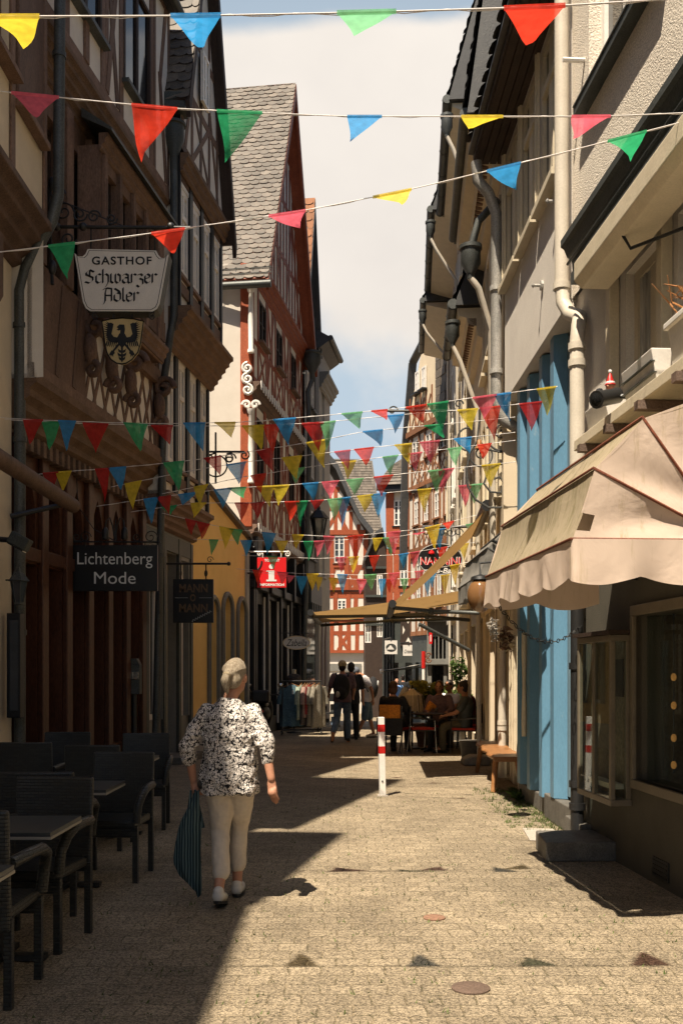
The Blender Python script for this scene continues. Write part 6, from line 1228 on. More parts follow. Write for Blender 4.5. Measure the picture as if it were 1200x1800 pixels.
bunting('slanting bunting rising to the right from the inn sign to the roughcast wall', [(-400, 480, 5.85), (0, 443, 5.85), (265, 410, 5.85), (535, 370, 5.85), (720, 333, 5.85), (1000, 265, 5.85), (1290, 190, 5.85)],
 [(85, 132, 118, 487, 'G'), (266, 325, 310, 450, 'R'), (472, 537, 524, 403, 'K'), (655, 723, 708, 361, 'Y'), (855, 915, 905, 335, 'B'), (1067, 1136, 1112, 279, 'G'), (1195, 1262, 1215, 240, 'R')])
bunting('bunting with a yellow end pennant tied to the blue shopfront', [(-20, 732, 10.9), (40, 737, 10.9), (260, 745, 10.8), (430, 742, 10.6), (560, 731, 10.4), (700, 718, 10.2), (830, 699, 10.0), (980, 679, 9.8)],
 [(40, 76, 51, 781, 'D'), (102, 134, 117, 793, 'B'), (217, 260, 246, 794, 'G'), (322, 361, 356, 794, 'B'), (377, 414, 408, 769, 'Y'), (480, 520, 507, 781, 'B'), (600, 637, 631, 754, 'L'), (652, 681, 679, 738, 'R'), (713, 750, 742, 744, 'R'), (750, 788, 780, 756, 'G'), (830, 875, 852, 736, 'K'), (868, 898, 895, 740, 'B'), (943, 977, 962, 731, 'Y')])
bunting('bunting just below it with a dark red pennant left of centre', [(-10, 736, 11.1), (73, 741, 11.1), (265, 748, 11.0), (430, 749, 10.9), (560, 743, 10.8), (700, 729, 10.6), (830, 719, 10.4), (960, 705, 10.2)],
 [(73, 106, 88, 791, 'G'), (145, 191, 167, 796, 'D'), (265, 304, 297, 781, 'D'), (425, 465, 459, 791, 'Y'), (462, 493, 478, 798, 'R'), (530, 569, 562, 793, 'D'), (562, 590, 575, 791, 'L'), (680, 710, 696, 761, 'B'), (803, 840, 828, 756, 'Y'), (843, 880, 868, 775, 'R'), (912, 953, 935, 758, 'D')])
bunting('bunting whose pennants cross the inn windows and the white side wall', [(30, 838, 11.6), (75, 832, 11.6), (230, 820, 11.6), (330, 810, 11.6), (450, 792, 11.6), (560, 775, 11.5), (640, 758, 11.4), (870, 737, 11.3), (905, 733, 11.3)],
 [(75, 103, 92, 866, 'D'), (98, 126, 110, 869, 'Y'), (167, 193, 186, 884, 'D'), (190, 222, 213, 861, 'B'), (287, 324, 314, 863, 'G'), (358, 389, 388, 836, 'D'), (450, 481, 478, 829, 'D'), (538, 573, 570, 823, 'Y'), (637, 673, 671, 784, 'B'), (745, 777, 779, 769, 'G')])
bunting('bunting ending at the scrolled iron bracket with a blue pennant', [(195, 856, 12.1), (330, 828, 12.1), (430, 812, 12.1), (530, 801, 12.0), (640, 788, 11.9), (830, 768, 11.8), (905, 760, 11.8)],
 [(219, 249, 232, 896, 'Y'), (397, 433, 420, 851, 'B'), (495, 531, 520, 844, 'Y'), (587, 616, 612, 826, 'K'), (622, 657, 645, 819, 'R'), (693, 724, 720, 816, 'Y'), (737, 773, 758, 814, 'K'), (797, 829, 825, 798, 'B')])
bunting('bunting with two yellow pennants side by side at the middle of the lane', [(170, 890, 12.8), (250, 878, 12.8), (400, 858, 12.8), (500, 853, 12.8), (620, 843, 12.7), (740, 829, 12.6), (905, 812, 12.5)],
 [(252, 279, 265, 921, 'B'), (276, 301, 297, 906, 'D'), (313, 346, 322, 888, 'B'), (376, 408, 391, 894, 'B'), (400, 433, 427, 876, 'G'), (452, 482, 473, 891, 'Y'), (479, 509, 490, 889, 'Y'), (531, 560, 552, 881, 'B'), (565, 596, 579, 876, 'K'), (608, 639, 624, 871, 'L'), (656, 691, 670, 872, 'R'), (752, 783, 768, 866, 'L'), (770, 798, 775, 868, 'K'), (846, 880, 862, 856, 'Y')])
bunting('bunting with red and green pennants above the tourist information sign', [(230, 900, 13.8), (340, 884, 13.8), (440, 884, 13.8), (560, 880, 13.7), (700, 864, 13.6), (850, 850, 13.4), (900, 846, 13.4)],
 [(335, 363, 340, 911, 'Y'), (284, 311, 300, 905, 'G'), (412, 438, 425, 916, 'D'), (440, 465, 452, 912, 'D'), (500, 529, 510, 916, 'R'), (520, 541, 527, 926, 'G'), (545, 569, 555, 897, 'D'), (575, 603, 588, 916, 'L'), (593, 616, 600, 928, 'B'), (627, 658, 642, 901, 'Y'), (651, 679, 665, 911, 'B'), (733, 758, 745, 904, 'Y'), (805, 829, 818, 892, 'K'), (822, 848, 832, 886, 'L')])
bunting('sagging bunting low over the yellow house with green and yellow pennants', [(285, 902, 15.0), (330, 913, 15.0), (400, 929, 15.0), (480, 938, 15.0), (600, 944, 14.9), (740, 930, 14.8), (860, 900, 14.7)],
 [(325, 346, 335, 941, 'D'), (345, 369, 355, 948, 'D'), (385, 411, 395, 966, 'Y'), (403, 426, 417, 959, 'G'), (460, 485, 470, 976, 'B'), (513, 534, 520, 966, 'Y'), (568, 588, 575, 976, 'K'), (610, 639, 626, 986, 'R'), (680, 704, 693, 979, 'K'), (747, 773, 765, 966, 'Y'), (778, 798, 788, 931, 'R')])
bunting('bunting crossing in front of the orange house windows', [(340, 948, 16.6), (422, 950, 16.6), (540, 952, 16.5), (690, 945, 16.4), (860, 915, 16.2)],
 [(367, 384, 372, 976, 'G'), (422, 443, 434, 979, 'B'), (483, 506, 496, 976, 'Y'), (533, 551, 543, 986, 'G'), (551, 571, 558, 979, 'K'), (654, 672, 660, 972, 'Y'), (672, 692, 688, 978, 'L'), (725, 746, 735, 940, 'K'), (760, 782, 772, 968, 'B'), (818, 836, 826, 940, 'L')])
bunting('lower bunting starting at the red information sign', [(415, 1000, 18.6), (520, 1008, 18.6), (640, 1011, 18.5), (740, 1004, 18.4), (840, 985, 18.3)],
 [(444, 462, 452, 1024, 'R'), (487, 507, 495, 1028, 'K'), (538, 560, 548, 1039, 'Y'), (592, 611, 602, 1046, 'B'), (640, 662, 652, 1039, 'L'), (682, 703, 692, 1036, 'K'), (728, 745, 737, 1030, 'K'), (752, 768, 760, 1034, 'B'), (790, 808, 800, 1030, 'Y')])
bunting('lowest and farthest bunting just over the tan awning', [(430, 1004, 20.4), (520, 1013, 20.4), (640, 1019, 20.3), (740, 1017, 20.2), (830, 1004, 20.1)],
 [(503, 518, 508, 1026, 'K'), (520, 541, 530, 1046, 'B'), (553, 567, 560, 1040, 'Y'), (577, 595, 587, 1042, 'Y'), (626, 646, 633, 1045, 'K'), (665, 679, 670, 1052, 'B'), (676, 692, 684, 1044, 'R'), (703, 718, 710, 1044, 'L'), (720, 736, 728, 1048, 'D'), (744, 759, 750, 1050, 'B'), (774, 790, 781, 1046, 'Y')])
bunting('bunting with alternating red, green and yellow pennants just above the middle of the lane', [(285, 868, 12.45), (430, 838, 12.4), (560, 818, 12.3), (700, 800, 12.2), (905, 774, 12.1)],
 [(340, 366, 350, 888, 'Y'), (440, 468, 458, 868, 'R'), (510, 536, 520, 852, 'L'), (600, 626, 612, 843, 'Y'), (672, 700, 684, 836, 'L'), (716, 742, 730, 829, 'K'), (786, 812, 800, 819, 'L'), (838, 864, 850, 808, 'R')])
bunting('bunting of small bright pennants in front of the red narrow house', [(425, 976, 17.2), (560, 982, 17.2), (700, 975, 17.1), (855, 950, 17.0)],
 [(470, 489, 480, 1002, 'G'), (590, 609, 600, 1008, 'K'), (612, 631, 620, 1009, 'Y'), (648, 667, 656, 1006, 'R'), (700, 718, 708, 1002, 'B'), (720, 738, 728, 1001, 'K'), (768, 786, 776, 992, 'R'), (806, 824, 815, 986, 'Y')])
# ================================================================== awnings
def hoop_awning(name, label, P0, P1, rad, angs, mf, me, val=.25, piping='piping', scal=9, tear=False, sag=.032):
    """round basket awning: pivots P0 (near) and P1 (far) on the wall, hoops at the given angles, street side is -X"""
    t = thing(name, label, 'awning', P0)
    ax = (P1 - P0); L = ax.length; ax.normalize(); out = Vector((-1, 0, 0)); out = (out - ax * out.dot(ax)).normalized()
    def H(k, s, sc=1): a = math.radians(angs[k]); return P0 + ax * (L * s) + (out * math.cos(a) + ZA * math.sin(a)) * rad[k] * sc
    mb = MB(); N = 14
    for k in range(len(angs) - 1):
        rows = []
        for j in range(7):
            v = j / 6; row = []
            for i in range(N + 1):
                s = i / N; p = H(k, s).lerp(H(k + 1, s), v); c = (P0 + ax * (L * s)); d = (p - c).normalized(); p = p - d * (sag * math.sin(math.pi * v) * (1 + .35 * math.sin(s * 17 + k)) * (.4 + .6 * math.sin(math.pi * s)))
                row.append(p)
            rows.append(row)
        b = [p for r in rows for p in r]; mb.add(b, [(j * (N + 1) + i, j * (N + 1) + i + 1, (j + 1) * (N + 1) + i + 1, (j + 1) * (N + 1) + i) for j in range(6) for i in range(N)])
    mb.build('front_cloth', M[mf], t, smooth=60)
    for s, c in ((0, P0), (1, P1)):
        mb = MB()
        for k in range(len(angs) - 1):
            rows = []
            for j in range(9):
                v = j / 8; row = []
                for i in range(11):
                    u = .06 + .94 * i / 10; p = c.lerp(H(k, s), u).lerp(c.lerp(H(k + 1, s), u), v); p = p + ax * ((1 if s == 0 else -1) * sag * .9 * math.sin(math.pi * v) * math.sin(math.pi * u) * (1 + .4 * math.sin(u * 9 + v * 5)))
                    row.append(p)
                rows.append(row)
            fs = [(j * 11 + i, j * 11 + i + 1, (j + 1) * 11 + i + 1, (j + 1) * 11 + i) for j in range(8) for i in range(10) if not (tear and s == 0 and k == 0 and i == 9 and j in (1, 2))]
            mb.add([p for r in rows for p in r], fs)
        mb.build('side_cloth', M[me], t, smooth=60)
    path = [P0.lerp(H(0, 0), u / 12) for u in range(13)] + [H(0, i / 20) for i in range(1, 21)] + [P1.lerp(H(0, 1), 1 - u / 12) for u in range(1, 13)]
    # valance
    mb = MB(); dist = [0]
    for p, q in zip(path, path[1:]): dist.append(dist[-1] + (q - p).length)
    pts = []; fine = []
    n = 150
    for i in range(n + 1):
        d = dist[-1] * i / n; k = 0
        while k < len(dist) - 2 and dist[k + 1] < d: k += 1
        fine.append((path[k].lerp(path[k + 1], (d - dist[k]) / max(1e-6, dist[k + 1] - dist[k])), d))
    cen = (P0 + P1) / 2
    for r_ in range(4):
        for p, d in fine:
            o = (p - cen); o.z = 0; o.normalize(); h_ = val * (.80 + .20 * abs(math.sin(d * math.pi / (dist[-1] / scal)))) * r_ / 3
            pts.append(p + Vector((0, 0, -h_)) + o * (.016 * math.sin(d * 11) * (r_ / 3) + .012 * math.sin(d * 23 + 1) * (r_ / 3) ** 2 + .012))
    m_ = n + 1; mb.add(pts, [(r_ * m_ + i, r_ * m_ + i + 1, (r_ + 1) * m_ + i + 1, (r_ + 1) * m_ + i) for r_ in range(3) for i in range(n)])
    mb.build('valance', M[me], t, smooth=60)
    for k in range(len(angs)):
        c = MB(); hp = [P0.lerp(H(k, 0, 1.012), u / 6) for u in range(7)] + [H(k, i / 8, 1.012) for i in range(1, 9)] + [P1.lerp(H(k, 1, 1.012), 1 - u / 6) for u in range(1, 7)]
        c.tube(hp, .0085, 6); c.build('hoop', M[piping], t, smooth=60)
    c = MB(); c.tube([P0 + ZA * .02, P1 + ZA * .02], .03, 8); c.tube([P0, P0 - out * .35], .02, 6); c.tube([P1, P1 - out * .35], .02, 6); c.build('pivot_bar', M['iron'], t)
    return t, H
aw, HA = hoop_awning('shop_awning', 'large faded beige dome awning with brown ribs over the dark shop window', Vector((2.12, 5.45, 2.27)), Vector((1.97, 7.61, 2.27)), [.87, .84, .815, .82], [0, 27, 54, 86], 'awn_stain', 'awn_pink', .25, scal=8, tear=True)
c = MB(); A_, B_ = Vector((1.18, 7.5, 2.05)), FA.P(FA.UY(8.9), 2.0, .02); n_ = 26
for i in range(n_):
    s = i / (n_ - 1); p = A_.lerp(B_, s); p.z -= .38 * 4 * s * (1 - s) * .6; q = A_.lerp(B_, s + 1 / n_); q.z -= .38 * 4 * (s + 1 / n_) * (1 - s - 1 / n_) * .6
    d = (q - p).normalized(); e = d.cross(ZA).normalized() if i % 2 else ZA; rr = .016; m_ = (p + q) / 2
    c.tube([m_ + d * (.026 * math.cos(x)) + e * (rr * math.sin(x)) for x in [2 * math.pi * j / 8 for j in range(8)]], .004, 4, closed=True)
single(c, 'chain', M['iron'], 'thin iron chain looping below the beige dome awning', 'chain')
aw2, HB = hoop_awning('shop_awning', 'small grey dome awning painted with a black curved mark behind the beige one', Vector((2.0, 10.3, 2.55)), Vector((1.98, 12.0, 2.55)), [.57, .56, .56, .57], [0, 30, 58, 88], 'awn_grey', 'awn_grey', .2, piping='iron_grey', scal=7, sag=.03)
c = MB(); o = HB(1, 0).lerp(Vector((2.0, 10.3, 2.55)), .45) - YA * .03
for L in ([(-.12, .13), (-.10, .0), (-.13, -.15)], [(-.1, .02), (.0, .08), (.12, .11)], [(.06, .1), (.02, -.02), (.05, -.1), (.1, -.12)], [(-.18, .2), (-.1, .16), (.16, .05)]): c.tube([o + XA * x + ZA * z for x, z in L], .016, 5)
c.build('painted_mark', M['letter_black'], aw2)
def flat_awning(label, wall0, wall1, fr0, fr1, arms, mat='awn_tan', val=.0, bar='dark_metal'):
    t = thing('folding_awning', label, 'awning', fr0); mb = MB(); N = 10; rows = []
    for j in range(N + 1):
        v = j / N; rows.append([wall0.lerp(fr0, v).lerp(wall1.lerp(fr1, v), i / N) - ZA * (.05 * math.sin(math.pi * v) * (.5 + .5 * math.sin(math.pi * i / N))) for i in range(N + 1)])
    mb.add([p for r in rows for p in r], [(j * (N + 1) + i, j * (N + 1) + i + 1, (j + 1) * (N + 1) + i + 1, (j + 1) * (N + 1) + i) for j in range(N) for i in range(N)]); mb.build('cloth', M[mat], t, smooth=60)
    if val:
        mb = MB(); n = 24; pts = []
        for r_ in range(2):
            for i in range(n + 1): p = fr0.lerp(fr1, i / n); pts.append(p - ZA * (r_ * val * (.8 + .2 * abs(math.sin(i * math.pi / 4)))) + XA * (-.03 - .02 * math.sin(i) * r_))
        mb.add(pts, [(i, i + 1, n + 2 + i, n + 1 + i) for i in range(n)]); mb.build('valance', M[mat], t)
    d = (fr1 - fr0).normalized(); c = MB(); c.tube([fr0 - d * .05, fr1 + d * .05], .055, 10); c.build('front_bar', M[bar], t, smooth=50)
    c = MB(); c.tube([wall0 - d * .05 + ZA * .03, wall1 + d * .05 + ZA * .03], .08, 10); c.build('roller', M[bar], t, smooth=50)
    for a in arms:
        c = MB(); c.tube(a, .028, 8)
        for p in a[1:-1]: c.ball(p, .05, 8, 6)
        c.build('arm', M['zinc_dark'], t, smooth=50)
    return t
t = flat_awning('steep tan folding awning seen edge on above the cafe', Vector((1.97, 13.5, 3.77)), Vector((2.15, 16, 3.77)), Vector((.69, 13.5, 2.47)), Vector((.78, 16, 2.47)), [
    [Vector((.71, 13.55, 2.42)), Vector((1.25, 13.9, 2.40)), Vector((1.9, 13.75, 2.36))], [Vector((.80, 15.9, 2.42)), Vector((1.3, 15.2, 2.4)), Vector((2.0, 15.6, 2.36))], [Vector((1.06, 13.6, 2.2)), Vector((1.78, 13.9, 1.85))]])
t = flat_awning('nearly flat tan folding awning shading the cafe guests', Vector((2.35, 17, 2.99)), Vector((2.6, 20.6, 2.99)), Vector((-.53, 17, 2.56)), Vector((-.45, 20.6, 2.56)), [
    [Vector((-.5, 17.2, 2.5)), Vector((1.0, 17.9, 2.56)), Vector((2.3, 17.4, 2.62))], [Vector((-.42, 20.4, 2.5)), Vector((1.0, 19.7, 2.56)), Vector((2.5, 20.2, 2.62))]])
t = flat_awning('small white folding awning in the shade at the lane end', Vector((3.2, 36.2, 1.9)), Vector((3.2, 37.6, 1.9)), Vector((1.48, 36.2, 1.60)), Vector((1.5, 37.6, 1.60)), [[Vector((1.5, 36.3, 1.55)), Vector((3.1, 36.4, 1.75))]], 'awn_white', .12, 'white_paint')
# rolled awning on the cream house at left
t = thing('rolled_awning', 'rolled up brown awning tube sticking out at the left edge', 'awning', Vector((-3.15, 10, 3.5))); c = MB(); c.tube([Vector((-3.15, 6.5, 3.53)), Vector((-3.15, 11.7, 3.5))], .085, 14); c.build('roll', M['timber_brown'], t, smooth=50)
c = MB(); c.tube([Vector((-3.15, 11.5, 3.5)), Vector((-3.72, 11.2, 3.3))], .03, 8); c.tube([Vector((-3.15, 8, 3.5)), Vector((-3.72, 8, 3.3))], .03, 8); c.build('arm', M['iron'], t)
# ================================================================== right wall ironwork, lamp and dried flowers
YI = 12.95; P_ = lambda x, y: pw(x, y, YI)
t = thing('scroll_bracket', 'large grey wrought iron scroll bracket with a little brass bell', 'bracket', P_(860, 900)); mb = MB()
def circ(cx, cy, rx, ry, a0, a1, n=26): return [P_(cx + rx * math.cos(a0 + (a1 - a0) * i / n), cy + ry * math.sin(a0 + (a1 - a0) * i / n)) for i in range(n + 1)]
mb.tube([P_(680, 722), P_(795, 722)], .016, 6); mb.tube([P_(797, 705), P_(800, 765)], .014, 6)
mb.tube(circ(884, 763, 30, 30, -2.8, 2.6), .014, 6); mb.tube(curl(P_(882, 760), .12, 1.4, 0, XA, ZA), .014, 6); mb.tube(circ(822, 772, 18, 20, .3, 5.2), .012, 6)
mb.tube(circ(845, 800, 20, 20, -.6, 4.0), .012, 6); mb.tube(curl(P_(845, 798), .08, 1.3, 1, XA, ZA), .012, 6)
mb.tube([P_(826, 795), P_(820, 825), P_(822, 855), P_(835, 878), P_(858, 892), P_(880, 892), P_(905, 880), P_(914, 850), P_(902, 820), P_(880, 814), P_(858, 828), P_(850, 850), P_(862, 865), P_(880, 866), P_(886, 850), P_(878, 838), P_(868, 842)], .015, 6)
mb.tube([P_(826, 795), P_(838, 775), P_(842, 740), P_(842, 720)], .014, 6); mb.tube([P_(842, 775), P_(856, 790), P_(880, 795), P_(905, 788), P_(914, 765)], .013, 6)
mb.tube([P_(880, 892), P_(905, 895), P_(912, 905)], .013, 6); mb.tube(curl(P_(898, 915), .09, 1.3, 1, XA, ZA), .012, 6); mb.tube(curl(P_(690, 722), .07, 1.0, 0, XA, ZA), .01, 6); mb.tube(curl(P_(806, 710), .06, 1.2, 0, XA, ZA), .01, 6); mb.tube([P_(905, 880), FD.P(FD.UY(12.95), CH + (HY - 880) * YI / F, 0)], .015, 6)
mb.build('scrollwork', M['iron_grey'], t, smooth=50)
c = MB(); c.lathe([(.018, .09), (.03, .08), (.034, .03), (.06, -.02), (.062, -.03)], P_(842, 785), 12); c.build('bell', M['wood_bench'], t, smooth=60)
t = thing('globe_lamp', 'glossy amber glass globe lamp hanging beside the grey awning', 'lamp', Vector((1.38, 9.75, 2.12))); c = MB(); c.ball(Vector((1.36, 9.75, 2.30)), (.13, .13, .17), 18, 12); c.build('globe', M['glass_amber'] if 'glass_amber' in M else M['glass_dark'], t, smooth=180)
c = MB(); c.lathe([(.03, 0), (.09, -.02), (.1, -.05)], Vector((1.36, 9.75, 2.5)), 12); c.tube([Vector((1.36, 9.75, 2.5)), Vector((1.36, 9.8, 2.62)), Vector((2.1, 9.9, 2.7))], .012, 6); c.build('cap', M['iron'], t, smooth=50)
def spray(name, label, cat, C, rad, n, mats, leaf=.05, droop=0, parent=None, stem=True):
    """many small leaves through an uneven volume"""
    t = thing(name, label, cat, C - ZA * rad[2]) if parent is None else parent
    lob = [Vector((R.uniform(-.6, .6) * rad[0], R.uniform(-.6, .6) * rad[1], R.uniform(-.5, .6) * rad[2])) for _ in range(7)]
    for mi, (m, fr) in enumerate(mats):
        mb = MB()
        for i in range(int(n * fr)):
            o = R.choice(lob); d = Vector((R.gauss(0, 1), R.gauss(0, 1), R.gauss(0, 1))).normalized() * R.random() ** .4
            p = C + o + Vector((d.x * rad[0] * .5, d.y * rad[1] * .5, d.z * rad[2] * .5)); p.z -= droop * R.random() ** 2
            a = Vector((R.gauss(0, 1), R.gauss(0, 1), R.gauss(0, .7))).normalized(); b = a.cross(Vector((R.gauss(0, 1), R.gauss(0, 1), R.gauss(0, 1)))).normalized(); L = leaf * R.uniform(.6, 1.4)
            mb.poly([p - a * L, p + b * L * .42 - a * L * .2, p + a * L, p - b * L * .42 - a * L * .2])
        mb.build(('foliage', 'blossom', 'leaves')[mi % 3], M[m], t, fixn=False)
    return t
spray('dried_flowers', 'bunch of dried white flowers hanging under the grey awning', 'flowers', Vector((1.55, 10.25, 2.03)), (.09, .09, .10), 170, (('petal_white', 1),), .022, .12)
spray('dried_flowers', 'bunch of dried reddish leaves tied to the cream post', 'flowers', Vector((1.95, 12.0, 2.0)), (.14, .1, .16), 120, (('clay', .6), ('straw', .4)), .05, .12)
# planters and figures on the shelf
for k, (y0, y1, lab) in enumerate(((7.1, 7.55, 'short white planter box holding two little doll figures'), (6.2, 6.75, 'tall white boarded planter box in the middle of the shelf'), (5.15, 5.95, 'white moulded planter trough with dry twigs at the right edge'))):
    t = thing('planter_box', lab, 'planter', FA.P(FA.UY((y0 + y1) / 2), 3.342, .33), group='planter boxes on the shelf'); c = MB(); u0, u1 = FA.UY(y0), FA.UY(y1); hh = (.17, .22, .27)[k]
    FA.profile(c, u0, u1, [(.22, 3.343), (.40, 3.343), (.44, 3.343 + hh), (.20, 3.343 + hh)])
    if k == 2: FA.box(c, u0 - .01, u1 + .01, 3.58, 3.62, .18, .46)
    c.build('box', M['planter_white'], t, bevel=.008)
    c = MB(); FA.box(c, u0 + .02, u1 - .02, 3.343 + hh - .02, 3.343 + hh + .004, .22, .42); c.build('soil', M['dark_stone'], t)
    c = MB()
    if k == 1:
        for i in range(2): FA.box(c, u0 - .002, u1 + .002, 3.41 + i * .07, 3.416 + i * .07, .405 + .012 * i, .432 + .012 * i)
        c.build('board_groove', M['green_grey'], t)
    if k == 2:
        for i in range(7): p = FA.P(u1 - .05 - .1 * i * R.random(), 3.6, .34); c.tube([p, p + Vector((-.05 + R.uniform(-.1, .05), R.uniform(-.1, .2), .1 + R.random() * .12)), p + Vector((-.12 + R.uniform(-.12, .1), R.uniform(-.1, .3), .12 + R.random() * .15))], [.008, .006, .003], 5)
        c.build('dry_twig', M['wood_bench'], t)
for k, (y, lab, hat, coat) in enumerate(((7.44, 'tiny doll with a dark hat sitting in the planter', 'tee_black', 'cream_paint'), (7.2, 'tiny doll with a pointed red and white cap in the planter', 'red_paint', 'red_paint'))):
    p = FA.P(FA.UY(y), 3.5, .36); t = thing('doll_figure', lab, 'figure', p); c = MB(); c.lathe([(.05, 0), (.055, .04), (.035, .1), (.02, .12)], p, 10); c.build('coat', M[coat], t, smooth=60)
    c = MB(); c.ball(p + ZA * .15, .042, 10, 8); c.ball(p + ZA * .145 + Vector((-.03, -.03, 0)), .012, 6, 5); c.build('head', M['skin'], t, smooth=60)
    c = MB(); c.lathe([(.055, .165), (.046, .18), (.04, .20), (.012 if k else .03, .28 if k else .22), (.0, .30 if k else .23)], p, 10); c.build('hat', M[hat], t, smooth=60)
    if k: c = MB(); c.ball(p + ZA * .30, .02, 8, 6); c.lathe([(.048, .17), (.05, .185), (.045, .195)], p, 10); c.build('pompom', M['letter_white'], t)
    t.scale = (.72, .72, .72)
p = FA.P(FA.UY(6.9), 3.44, .50); t = thing('security_camera', 'black cylindrical camera fixed between the planter boxes', 'camera', p); c = MB(); d = Vector((-.7, -.5, -.25)).normalized(); c.lathe([(.03, -.16), (.055, -.14), (.055, .06), (.062, .065), (.062, .09)], p, 14, axis=d); c.build('housing', M['dark_metal'], t, smooth=50)
c = MB(); c.lathe([(.045, .091), (.03, .1), (0, .102)], p, 12, axis=d); c.build('lens', M['glass_dark'], t, smooth=60); c = MB(); c.tube([p - d * .1, FA.P(FA.UY(6.8), 3.42, .2)], .018, 6); c.build('mount', M['dark_metal'], t)
# glass display case on the roughcast wall
u0, u1 = FA.UY(7.75), FA.UY(8.62); t = thing('display_case', 'tall cream framed glass display case on the dark shop wall', 'showcase', FA.P((u0 + u1) / 2, .48, .1)); c = MB(); zz = (.5, 1.84)
for (p, q, r, s, w0, w1) in ((u0, u1, zz[0], zz[0] + .05, .0, .17), (u0, u1, zz[1] - .05, zz[1], .0, .17)): FA.box(c, p, q, r, s, w0, w1)
for p in (u0, u1 - .045, (u0 + u1) / 2 - .02): FA.box(c, p, p + .045, zz[0] + .05, zz[1] - .05, .13, .17)
for p in (u0, u1 - .045): FA.box(c, p, p + .045, zz[0] + .05, zz[1] - .05, 0.002, .045)
c.build('frame', M['frame_dim'], t, bevel=.006)
c = MB(); FA.box(c, u0 - .04, u1 + .04, zz[1] + .002, zz[1] + .035, 0.0, .2); c.build('top_board', M['timber_dark'], t)
c = MB(); FA.box(c, u0 + .045, u1 - .045, zz[0] + .05, zz[1] - .05, .003, .02); c.build('back_panel', M['interior'], t)
c = MB(); FA.box(c, u0 + .04, u1 - .04, zz[0] + .04, zz[1] - .04, .155, .16); FA.box(c, u0 + .012, u0 + .017, zz[0] + .04, zz[1] - .04, .04, .13); FA.box(c, u1 - .017, u1 - .012, zz[0] + .04, zz[1] - .04, .04, .13); c.build('pane', M['glass'], t)
c = MB(); FA.box(c, u0 + .12, u0 + .36, 1.35, 1.65, .021, .03); c.build('framed_print', M['timber_dark'], t); c = MB(); FA.box(c, u0 + .12, u1 - .15, .62, .66, .021, .12); c.build('shelf', M['cream_paint'], t)
# ================================================================== bench, bollard, covers, weeds
t = thing('wooden_bench', 'rustic varnished wooden bench with live edge by the cream wall', 'bench', Vector((2.1, 14.1, 0))); c = MB(); n = 16; top = []; 
L0, L1 = Vector((1.91, 12.62, .47)), Vector((2.08, 15.5, .47)); R0, R1 = Vector((2.34, 12.62, .47)), Vector((2.5, 15.5, .47))
for k, (z, ins_) in enumerate(((0, .025), (-.03, 0), (-.065, .03))):
    ring = [L0.lerp(L1, i / n) + Vector((ins_ + .022 * math.sin(i * 1.3) + .015 * math.sin(i * 3.1), 0, z)) for i in range(n + 1)] + [R1.lerp(R0, i / n) + Vector((-ins_, 0, z)) for i in range(n + 1)]; top.append(ring)
c.loft(top); c.build('seat', M['wood_bench'], t, bevel=.012)
for y, dx in ((12.85, 0), (15.2, .14)):
    for s in (0, 1):
        c = MB(); x = 1.99 + dx + s * .28; c.tube([Vector((x, y, .41)), Vector((x + (-.05 if s == 0 else .04), y + (-.1 if y < 14 else .1), 0))], [.042, .03], 8); c.build('leg', M['wood_bench'], t, smooth=50)
t = thing('bollard', 'white steel bollard with two red bands standing in the lane', 'bollard', Vector((.512, 12.39, 0))); c = MB(); B = Vector((.512, 12.39, 0)); w = .036
rt = Matrix.Rotation(math.radians(12), 3, 'Z') @ Matrix.Rotation(math.radians(-1.2), 3, 'Y')
def post(z0, z1, k=1): c = MB(); c.box(B + rt @ Vector((0, 0, (z0 + z1) / 2)), (2 * w * k, 2 * w * k, z1 - z0), 0, rt); return c
post(0, .985).build('post', M['white_paint'], t, bevel=.006); post(.80, .895, 1.03).build('red_band', M['red_paint'], t, bevel=.004); post(.53, .625, 1.03).build('red_band', M['red_paint'], t, bevel=.004)
c = MB(); c.box(B + Vector((0, 0, .008)), (.13, .13, .016)); c.build('base_plate', M['concrete'], t); c = MB(); c.ball(B + Vector((-.005, -w - .002, .19)), .012, 8, 6); c.build('lock_hole', M['iron'], t)
for (px_, py_, r, lab) in ((827, 1739, .095, 'larger round rusty valve cover in the paving at the front'), (763, 1615, .07, 'small round pinkish valve cover in the paving behind the front one')):
    g_ = gnd(px_, py_); c = MB(); c.lathe([(r, .002), (r, .008), (r * .9, .012), (0.001, .012)], g_, 20); single(c, 'valve_cover', M['rust'] if r > .08 else M['clay'], lab, 'cover', group='valve covers', smooth=40)
mb = MB()
for i in range(1500):   # grass and moss in the joints
    if i < 900:
        Y = 4 + 9 * R.random() ** 1.6; X_ = R.uniform(-1.2, 2.0) if R.random() < .75 else R.uniform(-2.5, 2.2)
        Y = round(Y / .15) * .15 + (.0 if R.random() < .5 else R.uniform(-.06, .06)); n = 3
    else: Y = R.uniform(9.6, 13.2); X_ = 2.20 - R.random() ** 4 * .55 + .015 * (Y - 9); n = 7
    if R.random() < .55 and i < 900: continue
    for k in range(n):
        a = R.uniform(0, 6.28); h = R.uniform(.008, .03) * (1.5 if i >= 900 else 1); p = Vector((X_ + R.uniform(-.03, .03), Y + R.uniform(-.015, .015), 0)); d = Vector((math.cos(a), math.sin(a), 0)) * .004
        mb.poly([p - d, p + d, p + Vector((R.uniform(-.02, .02), R.uniform(-.02, .02), h))])
single(mb, 'joint_grass', M['leaf_pale'], 'tiny grass tufts growing in the joints of the paving', 'grass', kind='stuff', fixn=False)
t = thing('weed_plant', 'broad leaved green weed growing at the foot of the blue shopfront', 'weed', Vector((2.2, 12.0, 0))); c = MB()
